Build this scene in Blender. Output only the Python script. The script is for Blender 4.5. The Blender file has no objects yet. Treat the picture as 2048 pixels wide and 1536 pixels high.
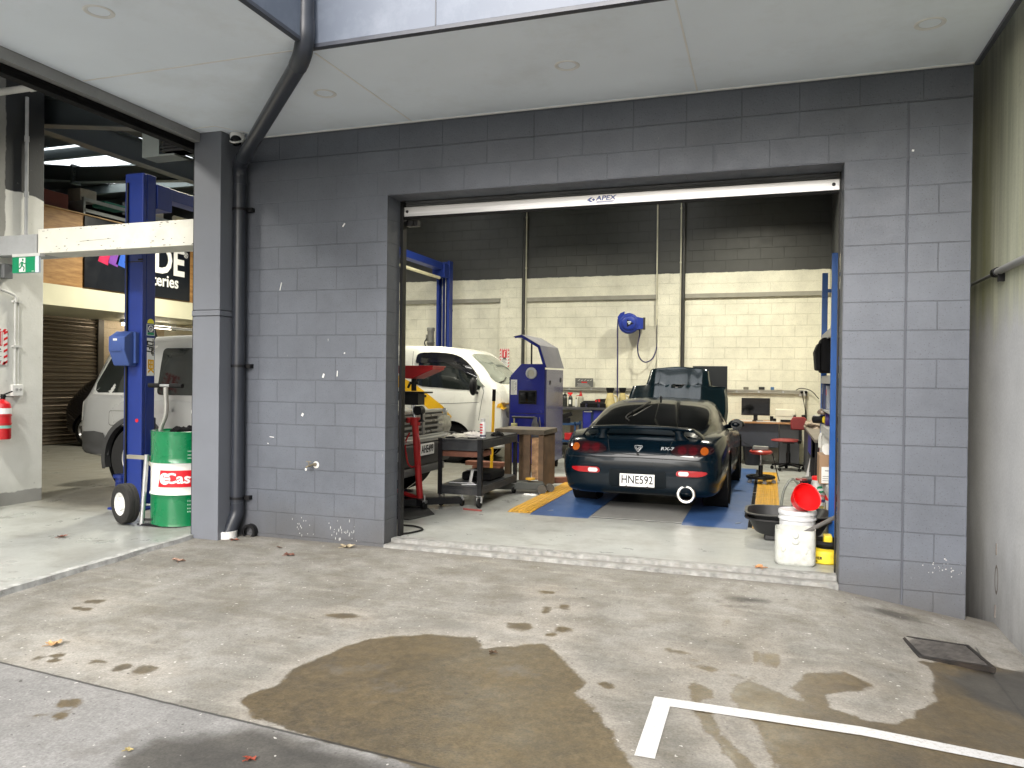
import bpy, bmesh, math, random
from mathutils import Vector, Matrix, noise
from mathutils.bvhtree import BVHTree
from math import radians as RAD, sin, cos, pi
random.seed(7)
S = bpy.context.scene
C = S.collection

# ------------------------------------------------------------------ camera
def make_camera():
    yaw, pitch, roll = .3226, -.0068, .0114
    f = Vector((-sin(yaw)*cos(pitch), cos(yaw)*cos(pitch), sin(pitch)))
    r = Vector((cos(yaw), sin(yaw), 0)); u = r.cross(f)
    r2 = cos(roll)*r + sin(roll)*u; u2 = -sin(roll)*r + cos(roll)*u
    M = Matrix((( r2.x, u2.x, -f.x, 0), (r2.y, u2.y, -f.y, -5.929), (r2.z, u2.z, -f.z, 1.412), (0, 0, 0, 1)))
    cd = bpy.data.cameras.new('camera'); cd.sensor_width = 36; cd.lens = 1540/2048*36; cd.clip_end = 500; cd.clip_start = .05
    o = bpy.data.objects.new('camera', cd); C.objects.link(o); o.matrix_world = M
    S.camera = o
make_camera()

# ------------------------------------------------------------------ world, sun, exposure
SUN_EL, SUN_AZ = RAD(36), RAD(184)       # azimuth measured clockwise from +Y
w = bpy.data.worlds.new('World'); S.world = w; w.use_nodes = True
nt = w.node_tree
sky = nt.nodes.new('ShaderNodeTexSky'); sky.sky_type = 'NISHITA'; sky.sun_disc = False
sky.sun_elevation = SUN_EL; sky.sun_rotation = SUN_AZ; sky.dust_density = 4; sky.air_density = 1.2; sky.ozone_density = 1
hs = nt.nodes.new('ShaderNodeHueSaturation'); hs.inputs['Saturation'].default_value = .42
nt.links.new(sky.outputs[0], hs.inputs['Color']); nt.links.new(hs.outputs[0], nt.nodes['Background'].inputs['Color'])
nt.nodes['Background'].inputs['Strength'].default_value = .15
sd = bpy.data.lights.new('sun', 'SUN'); sd.energy = 1.1; sd.angle = RAD(48); sd.color = (1, .98, .955)
so = bpy.data.objects.new('sun', sd); C.objects.link(so)
sdir = Vector((sin(SUN_AZ)*cos(SUN_EL), cos(SUN_AZ)*cos(SUN_EL), sin(SUN_EL)))
so.rotation_euler = sdir.to_track_quat('Z', 'Y').to_euler(); so.location = sdir*30
S.view_settings.view_transform = 'Standard'; S.view_settings.look = 'None'; S.view_settings.gamma = 1
S.view_settings.exposure = 1.52
try:
    S.cycles.use_denoising = True; S.cycles.denoiser = 'OPENIMAGEDENOISE'
    S.cycles.max_bounces = 8; S.cycles.diffuse_bounces = 4; S.cycles.glossy_bounces = 4; S.cycles.transmission_bounces = 6
    S.cycles.sample_clamp_indirect = 8; S.cycles.caustics_reflective = False; S.cycles.caustics_refractive = False
except Exception as e: print(e)

# ------------------------------------------------------------------ helpers
def tag(o, label=None, cat=None, group=None, kind=None):
    if label: o['label'] = label
    if cat: o['category'] = cat
    if group: o['group'] = group
    if kind: o['kind'] = kind
    return o
def thing(name, label, cat, loc=(0, 0, 0), rz=0, group=None):
    o = bpy.data.objects.new(name, None); C.objects.link(o)
    o.empty_display_size = .1
    o.location = loc; o.rotation_euler = (0, 0, rz)
    return tag(o, label, cat, group)
def dup(root, loc, label, rz=None, group=None):
    r = root.copy(); C.objects.link(r); r.location = loc; r['label'] = label
    if rz is not None: r.rotation_euler = (0, 0, rz)
    if group: r['group'] = group
    for ch in list(root.children):
        c = ch.copy(); C.objects.link(c); c.parent = r
        for g in list(ch.children):
            d = g.copy(); C.objects.link(d); d.parent = c
    return r
def catmull(pts, n):
    P = [Vector(p) for p in pts]
    P = [2*P[0]-P[1]] + P + [2*P[-1]-P[-2]]
    out = []
    for i in range(1, len(P)-2):
        for k in range(n):
            t = k/n; a, b, c, d = P[i-1], P[i], P[i+1], P[i+2]
            out.append(.5*((2*b)+(c-a)*t+(2*a-5*b+4*c-d)*t*t+(3*b-a-3*c+d)*t**3))
    out.append(P[-2]); return out
class MB:
    """collects boxes, bars, tubes, turned shapes; build() links them as one mesh object"""
    def __init__(s): s.v = []; s.f = []; s.T = Matrix()
    def at(s, loc=(0, 0, 0), rot=(0, 0, 0)):
        from mathutils import Euler
        s.T = Matrix.Translation(loc) @ Euler(rot).to_matrix().to_4x4(); return s
    def add(s, vs, fs):
        n = len(s.v); s.v += [tuple(s.T @ Vector(v)) for v in vs]; s.f += [tuple(i+n for i in f) for f in fs]; return s
    def box(s, x0, x1, y0, y1, z0, z1):
        return s.add([(x0,y0,z0),(x1,y0,z0),(x1,y1,z0),(x0,y1,z0),(x0,y0,z1),(x1,y0,z1),(x1,y1,z1),(x0,y1,z1)],
                     [(0,3,2,1),(4,5,6,7),(0,1,5,4),(1,2,6,5),(2,3,7,6),(3,0,4,7)])
    def cbox(s, c, d):
        return s.box(c[0]-d[0]/2, c[0]+d[0]/2, c[1]-d[1]/2, c[1]+d[1]/2, c[2]-d[2]/2, c[2]+d[2]/2)
    def bar(s, p0, p1, w, h, up=(0, 0, 1)):
        p0, p1 = Vector(p0), Vector(p1); d = (p1-p0).normalized(); u = Vector(up)
        if abs(d.dot(u)) > .99: u = Vector((1, 0, 0))
        a = d.cross(u).normalized(); b = a.cross(d).normalized()
        vs = []
        for p in (p0, p1):
            for i, j in ((-1,-1),(1,-1),(1,1),(-1,1)): vs.append(p+a*i*w/2+b*j*h/2)
        return s.add(vs, [(0,1,2,3),(7,6,5,4),(0,4,5,1),(1,5,6,2),(2,6,7,3),(3,7,4,0)])
    def tube(s, path, r, n=8, caps=True, spline=0):
        P = [Vector(p) for p in path]
        if spline: P = catmull(P, spline)
        rr = r if isinstance(r, (list, tuple)) else [r]*len(P)
        rings = []; up = None
        for i, p in enumerate(P):
            d = (P[min(i+1, len(P)-1)]-P[max(i-1, 0)]).normalized()
            if up is None:
                up = Vector((0,0,1)) if abs(d.z) < .9 else Vector((1,0,0))
            a = d.cross(up)
            if a.length < 1e-4: a = d.cross(Vector((0,1,0)))
            a.normalize(); b = a.cross(d).normalized(); up = b
            rings.append([p+(a*cos(2*pi*k/n)+b*sin(2*pi*k/n))*rr[i] for k in range(n)])
        vs = [v for r_ in rings for v in r_]; fs = []
        for i in range(len(P)-1):
            for k in range(n): fs.append((i*n+k, i*n+(k+1)%n, (i+1)*n+(k+1)%n, (i+1)*n+k))
        if caps: fs += [tuple(range(n))[::-1], tuple(range((len(P)-1)*n, len(P)*n))]
        return s.add(vs, fs)
    def cyl(s, p0, p1, r0, r1=None, n=24, caps=True):
        p0, p1 = Vector(p0), Vector(p1)
        return s.tube([p0, p1], [r0, r0 if r1 is None else r1], n, caps)
    def lathe(s, prof, n=32, o=(0,0,0), ax='Z', arc=None):
        o = Vector(o); vs = []; fs = []
        for r, z in prof:
            for k in range(n):
                a = 2*pi*k/n; c, q = r*cos(a), r*sin(a)
                vs.append(o+Vector({'Z':(c,q,z),'Y':(c,z,-q),'X':(z,c,q)}[ax]))
        m = len(prof)
        for i in range(m-1):
            for k in range(n): fs.append((i*n+k, i*n+(k+1)%n, (i+1)*n+(k+1)%n, (i+1)*n+k))
        return s.add(vs, fs)
    def prism(s, poly, h0, h1, pl='XY'):
        n = len(poly); f3 = {'XY': lambda a,b,h:(a,b,h), 'XZ': lambda a,b,h:(a,h,b), 'YZ': lambda a,b,h:(h,a,b)}[pl]
        vs = [f3(a,b,h0) for a,b in poly]+[f3(a,b,h1) for a,b in poly]
        return s.add(vs, [tuple(range(n))[::-1], tuple(range(n,2*n))]+[(i,(i+1)%n,n+(i+1)%n,n+i) for i in range(n)])
    def quad(s, *p): return s.add(p, [tuple(range(len(p)))])
    def ball(s, c, r, n=16, m=10, zmin=-1, zmax=1):
        r = (r,r,r) if not isinstance(r, (tuple, list)) else r
        vs = []; fs = []; a0, a1 = math.asin(zmin), math.asin(zmax)
        for i in range(m+1):
            t = a0+(a1-a0)*i/m
            for k in range(n):
                a = 2*pi*k/n; vs.append((c[0]+r[0]*cos(t)*cos(a), c[1]+r[1]*cos(t)*sin(a), c[2]+r[2]*sin(t)))
        for i in range(m):
            for k in range(n): fs.append((i*n+k, i*n+(k+1)%n, (i+1)*n+(k+1)%n, (i+1)*n+k))
        return s.add(vs, fs)
    def torus(s, c, R_, r, ax='Z', n=32, m=10):
        prof = [(R_+r*cos(2*pi*k/m), r*sin(2*pi*k/m)) for k in range(m+1)]
        return s.lathe(prof, n, c, ax)
    def grid(s, P):
        n, m = len(P), len(P[0])
        return s.add([p for r in P for p in r], [(i*m+j, i*m+j+1, (i+1)*m+j+1, (i+1)*m+j) for i in range(n-1) for j in range(m-1)])
    def text(s, body, size, M, ext=.001, bold=0, shear=0, align='CENTER', space=1.0, xs=1.0):
        cu = bpy.data.curves.new('lettering', 'FONT'); cu.body = body; cu.size = size; cu.extrude = ext; cu.offset = bold
        cu.shear = shear; cu.align_x = align; cu.align_y = 'CENTER'; cu.space_character = space; cu.resolution_u = 3
        ob = bpy.data.objects.new('lettering', cu); C.objects.link(ob)
        me = bpy.data.meshes.new_from_object(ob.evaluated_get(bpy.context.evaluated_depsgraph_get()))
        X = Matrix.Diagonal((xs, 1, 1, 1)); old = s.T; s.T = s.T @ M @ X
        s.add([v.co.copy() for v in me.vertices], [tuple(p.vertices) for p in me.polygons]); s.T = old
        bpy.data.objects.remove(ob); bpy.data.curves.remove(cu); bpy.data.meshes.remove(me)
        return s
    def build(s, name, m, parent=None, bevel=0, sharp=35, world=False, solid=0, sub=0, fix=True):
        me = bpy.data.meshes.new(name); vs = s.v
        if world and parent is not None:
            base = Vector(); p = parent
            while p is not None: base += p.location; p = p.parent
            vs = [tuple(Vector(v)-base) for v in vs]
        me.from_pydata(vs, [], s.f)
        if fix:
            bm = bmesh.new(); bm.from_mesh(me); bmesh.ops.remove_doubles(bm, verts=bm.verts, dist=1e-5)
            bmesh.ops.recalc_face_normals(bm, faces=bm.faces); bm.to_mesh(me); bm.free()
        me.update()
        uv = me.uv_layers.new(name='UVMap').data
        for p in me.polygons:
            n = p.normal; ax = max(range(3), key=lambda i: abs(n[i]))
            for li in p.loop_indices:
                c = s.v0(me, li, vs)
                uv[li].uv = (c.y, c.z) if ax == 0 else (c.x, c.z) if ax == 1 else (c.x, c.y)
        me.shade_smooth()
        me.set_sharp_from_angle(angle=RAD(sharp))
        me.materials.append(m)
        o = bpy.data.objects.new(name, me); C.objects.link(o)
        if parent is not None: o.parent = parent
        if solid:
            q = o.modifiers.new('solid', 'SOLIDIFY'); q.thickness = solid; q.offset = 0
        if bevel:
            q = o.modifiers.new('bevel', 'BEVEL'); q.width = bevel; q.segments = 2; q.limit_method = 'ANGLE'; q.angle_limit = RAD(40); q.harden_normals = True
        if sub:
            q = o.modifiers.new('sub', 'SUBSURF'); q.levels = sub; q.render_levels = sub
        return o
    def v0(s, me, li, vs): return me.vertices[me.loops[li].vertex_index].co
def T(loc=(0,0,0), rx=0, ry=0, rz=0):
    return Matrix.Translation(loc) @ Matrix.Rotation(rz, 4, 'Z') @ Matrix.Rotation(ry, 4, 'Y') @ Matrix.Rotation(rx, 4, 'X')
FRONT = lambda loc, rz=0: T(loc, rx=pi/2, rz=rz)          # lettering that faces -Y
EAST = lambda loc: T(loc, rx=pi/2, rz=pi/2)               # lettering that faces +X

# ------------------------------------------------------------------ materials
MATS = {}
def P(name, col, rough=.5, metal=0, var=.12, scale=6, bump=0, bscale=40, dirt=0, dcol=(.05,.045,.04), dscale=3, coat=0, trans=0, emit=None, estr=0, spec=.5, alpha=1, ior=1.45):
    if name in MATS: return MATS[name]
    m = bpy.data.materials.new(name); m.use_nodes = True; n = m.node_tree.nodes; L = m.node_tree.links
    b = n['Principled BSDF']; b.inputs['Roughness'].default_value = rough; b.inputs['Metallic'].default_value = metal
    b.inputs['Coat Weight'].default_value = coat; b.inputs['Coat Roughness'].default_value = .04; b.inputs['Specular IOR Level'].default_value = spec
    b.inputs['Transmission Weight'].default_value = trans; b.inputs['IOR'].default_value = ior; b.inputs['Alpha'].default_value = alpha
    tc = n.new('ShaderNodeTexCoord'); nz = n.new('ShaderNodeTexNoise'); nz.inputs['Scale'].default_value = scale; nz.inputs['Detail'].default_value = 6
    L.new(tc.outputs['Object'], nz.inputs['Vector'])
    mr = n.new('ShaderNodeMapRange'); mr.inputs[1].default_value = .3; mr.inputs[2].default_value = .7; mr.inputs[3].default_value = 1-var; mr.inputs[4].default_value = 1+var
    L.new(nz.outputs['Fac'], mr.inputs[0])
    vm = n.new('ShaderNodeVectorMath'); vm.operation = 'SCALE'; vm.inputs[0].default_value = col; L.new(mr.outputs[0], vm.inputs['Scale'])
    out = vm.outputs[0]
    if dirt:
        dn = n.new('ShaderNodeTexNoise'); dn.inputs['Scale'].default_value = dscale; dn.inputs['Detail'].default_value = 9; dn.inputs['Roughness'].default_value = .7
        L.new(tc.outputs['Object'], dn.inputs['Vector'])
        dr = n.new('ShaderNodeMapRange'); dr.inputs[1].default_value = .5; dr.inputs[2].default_value = .72; dr.inputs[3].default_value = 0; dr.inputs[4].default_value = dirt
        L.new(dn.outputs['Fac'], dr.inputs[0])
        mx = n.new('ShaderNodeMix'); mx.data_type = 'RGBA'; L.new(dr.outputs[0], mx.inputs[0]); L.new(out, mx.inputs[6]); mx.inputs[7].default_value = (*dcol, 1)
        out = mx.outputs[2]
    L.new(out, b.inputs['Base Color'])
    rr = n.new('ShaderNodeMapRange'); rr.inputs[1].default_value = .3; rr.inputs[2].default_value = .7; rr.inputs[3].default_value = max(.02, rough*.85); rr.inputs[4].default_value = min(1, rough*1.15)
    L.new(nz.outputs['Fac'], rr.inputs[0]); L.new(rr.outputs[0], b.inputs['Roughness'])
    if bump:
        bn = n.new('ShaderNodeTexNoise'); bn.inputs['Scale'].default_value = bscale; bn.inputs['Detail'].default_value = 4; L.new(tc.outputs['Object'], bn.inputs['Vector'])
        bp = n.new('ShaderNodeBump'); bp.inputs['Strength'].default_value = bump; bp.inputs['Distance'].default_value = .004
        L.new(bn.outputs['Fac'], bp.inputs['Height']); L.new(bp.outputs[0], b.inputs['Normal'])
    if emit:
        b.inputs['Emission Color'].default_value = (*emit, 1); b.inputs['Emission Strength'].default_value = estr
    MATS[name] = m; return m
class NT:
    """small node-graph writer"""
    def __init__(s, name, rough=.6):
        s.m = bpy.data.materials.new(name); s.m.use_nodes = True; s.n = s.m.node_tree.nodes; s.L = s.m.node_tree.links
        s.b = s.n['Principled BSDF']; s.b.inputs['Roughness'].default_value = rough
        s.tc = s.n.new('ShaderNodeTexCoord'); s.obj = s.tc.outputs['Object']; s.uv = s.tc.outputs['UV']
        MATS[name] = s.m
    def put(s, sock, v):
        if hasattr(v, 'links') or isinstance(v, bpy.types.NodeSocket): s.L.new(v, sock)
        else: sock.default_value = v
    def math(s, op, a, b=0, c=0):
        q = s.n.new('ShaderNodeMath'); q.operation = op
        for i, v in enumerate((a, b, c)): s.put(q.inputs[i], v)
        return q.outputs[0]
    def noise(s, scale, detail=5, rough=.55, vec=None, dim=None):
        q = s.n.new('ShaderNodeTexNoise'); q.inputs['Scale'].default_value = scale; q.inputs['Detail'].default_value = detail; q.inputs['Roughness'].default_value = rough
        s.L.new(vec or s.obj, q.inputs['Vector']); return q.outputs['Fac']
    def map(s, v, a, b, c=0, d=1, smooth=False):
        q = s.n.new('ShaderNodeMapRange'); q.interpolation_type = 'SMOOTHSTEP' if smooth else 'LINEAR'
        s.put(q.inputs[0], v)
        for i, x in enumerate((a, b, c, d)): q.inputs[i+1].default_value = x
        return q.outputs[0]
    def mix(s, f, a, b):
        q = s.n.new('ShaderNodeMix'); q.data_type = 'RGBA'; s.put(q.inputs[0], f)
        for i, v in ((6, a), (7, b)): s.put(q.inputs[i], (*v, 1) if isinstance(v, tuple) and len(v) == 3 else v)
        return q.outputs[2]
    def mul(s, a, k):
        q = s.n.new('ShaderNodeVectorMath'); q.operation = 'SCALE'; s.put(q.inputs[0], a); s.put(q.inputs['Scale'], k); return q.outputs[0]
    def sep(s, v):
        q = s.n.new('ShaderNodeSeparateXYZ'); s.L.new(v, q.inputs[0]); return q.outputs
    def comb(s, x, y, z=0):
        q = s.n.new('ShaderNodeCombineXYZ'); [s.put(q.inputs[i], v) for i, v in enumerate((x, y, z))]; return q.outputs[0]
    def scalev(s, sc, vec=None):
        q = s.n.new('ShaderNodeMapping'); q.inputs['Scale'].default_value = sc; s.L.new(vec or s.obj, q.inputs[0]); return q.outputs[0]
    def attr(s, name):
        q = s.n.new('ShaderNodeAttribute'); q.attribute_name = name; return q.outputs['Fac']
    def bump(s, h, strength=.5, dist=.01):
        q = s.n.new('ShaderNodeBump'); q.inputs['Strength'].default_value = strength; q.inputs['Distance'].default_value = dist
        s.L.new(h, q.inputs['Height']); s.L.new(q.outputs[0], s.b.inputs['Normal']); return q
    def done(s, col, rough=None):
        s.put(s.b.inputs['Base Color'], (*col, 1) if isinstance(col, tuple) else col)
        if rough is not None: s.put(s.b.inputs['Roughness'], rough)
        return s.m

def block_material(name, paint, off, w=.4, upper=None, zsplit=0, rough=.55, fade=None, scuff=.3, joint=.75, basedirt=None, half=.5):
    """painted concrete blockwork laid out in metres on the faces' UVs; upper: a second paint colour above zsplit"""
    t = NT(name, rough)
    u = t.sep(t.uv)
    vec = t.comb(t.math('SUBTRACT', u[0], off[0]), t.math('SUBTRACT', u[1], off[1]))
    br = t.n.new('ShaderNodeTexBrick'); br.offset = half; br.inputs['Scale'].default_value = 1; br.inputs['Brick Width'].default_value = w; br.inputs['Row Height'].default_value = .2
    br.inputs['Mortar Size'].default_value = .0045; br.inputs['Mortar Smooth'].default_value = .4; br.inputs['Bias'].default_value = 0
    br.inputs['Color1'].default_value = (.982,.982,.982,1); br.inputs['Color2'].default_value = (1.018,1.018,1.018,1); br.inputs['Mortar'].default_value = (joint,)*3+(1,)
    t.L.new(vec, br.inputs['Vector'])
    col = paint
    if upper:
        wob = t.math('MULTIPLY', t.math('SUBTRACT', t.noise(5, 6), .5), .05)
        f = t.map(t.math('ADD', u[1], wob), zsplit-.004, zsplit+.004)
        col = t.mix(f, paint, upper)
    var = t.math('MULTIPLY', t.map(t.noise(1.3, 8, .65), .3, .7, .80, 1.15), t.map(t.noise(9, 6, .7), .3, .7, .95, 1.05))
    fine = t.map(t.noise(60, 3), .3, .7, .965, 1.03)
    bc = br.outputs['Color']
    if fade:      # joints filled and painted over above a height
        bc = t.mix(t.map(t.math('ADD', u[1], t.math('MULTIPLY', t.noise(2), .25)), fade, fade+.12), bc, (1,1,1))
    k = t.n.new('ShaderNodeMix'); k.data_type = 'RGBA'; k.blend_type = 'MULTIPLY'; k.inputs[0].default_value = 1
    t.put(k.inputs[6], (*col, 1) if isinstance(col, tuple) else col); t.L.new(bc, k.inputs[7])
    c = t.mul(t.mul(k.outputs[2], var), fine)
    pits = t.map(t.noise(95, 2, .5), .63, .69, 0, .6)
    c = t.mix(pits, c, (.03,.03,.035))
    if basedirt:
        d = t.math('MULTIPLY', t.map(t.math('ADD', u[1], t.math('MULTIPLY', t.noise(4, 7), .5)), basedirt[0], basedirt[1], 1, 0), .62)
        c = t.mix(d, c, (.062,.057,.050))
    if scuff:
        s1 = t.map(t.noise(1, 4, .6, t.scalev((24, 24, 6))), .715, .74, 0, scuff)
        c = t.mix(s1, c, (.55,.56,.56))
    h = t.math('ADD', t.math('MULTIPLY', br.outputs['Fac'], -.6), t.math('MULTIPLY', t.noise(70, 3), .35))
    if fade: h = t.math('MULTIPLY', h, t.map(u[1], fade, fade+.2, 1, .35))
    t.bump(h, .8, .007)
    return t.done(c, t.map(t.noise(8), .3, .7, rough*.85, rough*1.15))

# ------------------------------------------------------------------ shared paints
WALL = (.094, .104, .126)
STEEL_GREY = P('grey_steel_paint', (.15, .16, .185), .45, var=.06, scale=3, dirt=.3, dcol=(.09,.09,.09), dscale=1.5)
DARK_STEEL = P('dark_beam_paint', (.045, .055, .06), .5, var=.1)
GREEN_GREY = P('roof_beam_paint', (.16, .19, .19), .5, var=.08, dirt=.25)
GALV = P('galvanised_steel', (.52, .53, .54), .38, .85, var=.08, scale=12)
CHROME = P('chrome', (.75, .75, .76), .12, 1, var=.03)
BLACK_PLASTIC = P('black_plastic', (.008, .008, .009), .45, var=.15, spec=.3)
BLACK_MATT = P('black_matt', (.006, .006, .0065), .85, var=.2, spec=.15)
BLACK_STEEL = P('black_steel', (.010, .0105, .012), .42, var=.2, scale=9, dirt=.25, dcol=(.05,.045,.04), spec=.3)
RUBBER = P('rubber', (.009, .009, .009), .8, var=.25, scale=20, spec=.25)
WHITE_PLASTIC = P('white_plastic', (.72, .72, .70), .4, var=.05)
CREAM_PLASTIC = P('cream_plastic', (.66, .63, .53), .45, var=.05)
WHITE_PAINT = P('white_letter', (.8, .8, .79), .5, var=.04)
BLACK_INK = P('black_ink', (.01, .01, .01), .5, var=.05)
RED_PAINT = P('red_paint', (.45, .02, .022), .38, var=.12, dirt=.2)
BRIGHT_RED = P('bright_red_plastic', (.75, .012, .014), .35, var=.06)
LIFT_BLUE = P('lift_blue', (.010, .030, .20), .42, var=.10, scale=3, dirt=.25, dcol=(.02,.03,.08), bump=.05, bscale=9)
SHELF_BLUE = P('shelf_blue', (.012, .095, .36), .38, var=.10, dirt=.2)
CABINET_BLUE = P('cabinet_blue', (.012, .018, .20), .25, var=.08, coat=.4)
SIGN_GREEN = P('sign_green', (.0, .25, .11), .4, var=.04)
SIGN_RED = P('sign_red', (.60, .010, .02), .4, var=.06)
WOOD = P('weathered_timber', (.125, .078, .045), .75, var=.4, scale=7, dirt=.5, dcol=(.06,.045,.03), bump=.4, bscale=25)
TIMBER_PINK = P('pink_timber', (.16, .062, .038), .7, var=.35, scale=9, dirt=.4)
CARD = P('cardboard', (.33, .21, .125), .8, var=.08)
SAFETY_YELLOW = P('safety_yellow', (.62, .33, .012), .45, var=.12, dirt=.3, dcol=(.2,.12,.02))
LEMON = P('lemon_plastic', (.68, .52, .03), .5, var=.12, dirt=.5, dcol=(.1,.09,.05), dscale=7)
BLUE_MAT = P('blue_ramp_paint', (.035, .085, .22), .42, var=.10, scale=4, dirt=.4, dcol=(.02,.035,.07), dscale=2)
GLASS_DARK = P('dark_glass', (.004, .0045, .005), .06, var=.05, spec=.35)
LED_LENS = P('clear_lens', (.75, .76, .76), .12, var=.05, trans=.25)
AMBER = P('amber_lens', (.30, .07, .01), .15, var=.06, coat=.5)
RED_LENS = P('red_lens', (.30, .006, .009), .14, var=.06, coat=.6)
DARK_RED_LENS = P('smoked_red_lens', (.055, .005, .008), .12, var=.06, coat=.8)
PAPER = P('paper', (.72, .72, .69), .7, var=.05)
VINYL_RED = P('red_vinyl', (.20, .018, .02), .42, var=.12)

# ------------------------------------------------------------------ ground
def zg(x, y):
    y2 = min(0, y); t = max(0, min(1.1, x-.4))
    fade = max(.25, min(1, 1-(-y2-1.0)*.5)) if y2 < -1 else 1
    return -.05+.02*max(y2, -8)-.16*t*fade
WET1 = [(-2.34,-2.89),(-2.28,-2.72),(-2.32,-2.5),(-2.25,-2.25),(-2.16,-2.0),(-1.89,-1.82),(-1.59,-1.78),(-1.49,-1.93),(-1.35,-1.84),(-1.28,-1.77),(-1.18,-1.74),(-1.08,-1.85),(-.99,-2.0),(-.84,-2.18),(-.87,-2.32),(-.74,-2.47),(-.62,-2.66),(-.57,-2.78),(-.48,-2.89),(-.39,-3.12),(-.4,-3.5),(-.94,-3.31),(-1.26,-3.19),(-1.64,-3.15),(-2.16,-3.05)]
WET2 = [(-.38,-2.06),(-.34,-1.99),(-.25,-2.07),(-.23,-2.15),(-.29,-2.21)]
WETL = [(-.31,-2.2),(-.26,-2.36),(-.22,-2.47),(-.18,-2.55),(-.13,-2.67),(-.07,-2.78),(-.01,-2.92),(.04,-3.1)]
WET3 = [(-.17,-2.13),(-.14,-1.99),(-.09,-1.9),(0,-1.93),(.09,-2.02),(.23,-2.11),(.16,-1.99),(.11,-1.92),(.2,-1.69),(.39,-1.62),(.51,-1.72),(.44,-1.82),(.28,-1.95),(.29,-2.09),(.43,-2.17),(.58,-2.12),(.78,-1.74),(.86,-1.21),(.8,-1.16),(1.24,-.86),(1.6,-.87),(1.6,-3.4),(.09,-3.3),(.04,-2.74),(-.01,-2.52),(-.05,-2.36),(-.11,-2.25)]
DARK3 = [(.89,-1.31),(1.15,-.97),(1.6,-.68),(1.6,-1.8),(1.18,-1.73),(1.05,-1.69),(.92,-1.58)]
DARK1 = [(-2.1,-3.10),(-2.24,-3.22),(-2.44,-3.33),(-2.46,-3.5),(-2.4,-3.61),(-2.3,-4.6),(1,-4.6),(-.53,-3.33),(-.97,-3.23),(-1.26,-3.19),(-1.64,-3.15)]
SPOTS = [(-2.5,-1.7,.085,.05),(-1.41,-1.51,.09,.055),(-1.35,-1.12,.04,.035),(-1.26,-1.05,.03,.025),(-1.22,-1.1,.022,.02),(-1.33,-1.2,.02,.03),(-1.15,-1.48,.05,.05),(-1.19,-1.58,.035,.03),
         (-3.03,-2.79,.07,.06),(-3.15,-2.79,.05,.035),(-4.2,-1.99,.055,.045),(-4.12,-2.12,.035,.03),(-4.2,-2.13,.03,.03),(-3.05,-3.2,.06,.05),(-3.0,-3.31,.03,.03),(-3.07,-3.33,.03,.025),(-3.63,-2.77,.035,.03),(-3.57,-2.84,.03,.03),(-3.68,-2.83,.03,.03),
         (-1.46,-.78,.05,.035),(-.24,-1.03,.02,.05),(-.75,-2.18,.03,.03),(-3.35,-2.78,.045,.03),(-.12,-1.86,.03,.02),(-.46,-1.62,.05,.025),(-.38,-1.72,.06,.02),(-.3,-1.8,.05,.02),(-3.72,-2.62,.03,.02),(-4.1,-2.9,.06,.05)]
DSPOT = [(-.1,-.50,.16,.11),(-.16,-.66,.10,.06),(-.30,-.62,.06,.05),(-.05,-.78,.05,.04),(.35,-.9,.10,.03),(-.45,-1.15,.05,.04),(.62,-1.5,.05,.05),(.5,-1.42,.04,.03),(-2.9,-1.2,.05,.04),(.78,-.3,.25,.12),(-.55,-1.62,.09,.04)]
HEEL = [(-.045,-1.56),(-.01,-1.565),(.022,-1.57),(.055,-1.575)]
def seg_dist(px, py, pts, closed=True):
    d = 1e9; n = len(pts)
    for i in range(n if closed else n-1):
        ax, ay = pts[i]; bx, by = pts[(i+1) % n]; dx, dy = bx-ax, by-ay
        q = max(0, min(1, ((px-ax)*dx+(py-ay)*dy)/(dx*dx+dy*dy+1e-12)))
        d = min(d, math.hypot(px-ax-q*dx, py-ay-q*dy))
    return d
def inside(px, py, pts):
    r = False; j = len(pts)-1
    for i in range(len(pts)):
        if (pts[i][1] > py) != (pts[j][1] > py) and px < (pts[j][0]-pts[i][0])*(py-pts[i][1])/(pts[j][1]-pts[i][1])+pts[i][0]: r = not r
        j = i
    return r
def sdf(px, py, pts):
    d = seg_dist(px, py, pts); return d if inside(px, py, pts) else -d
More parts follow.
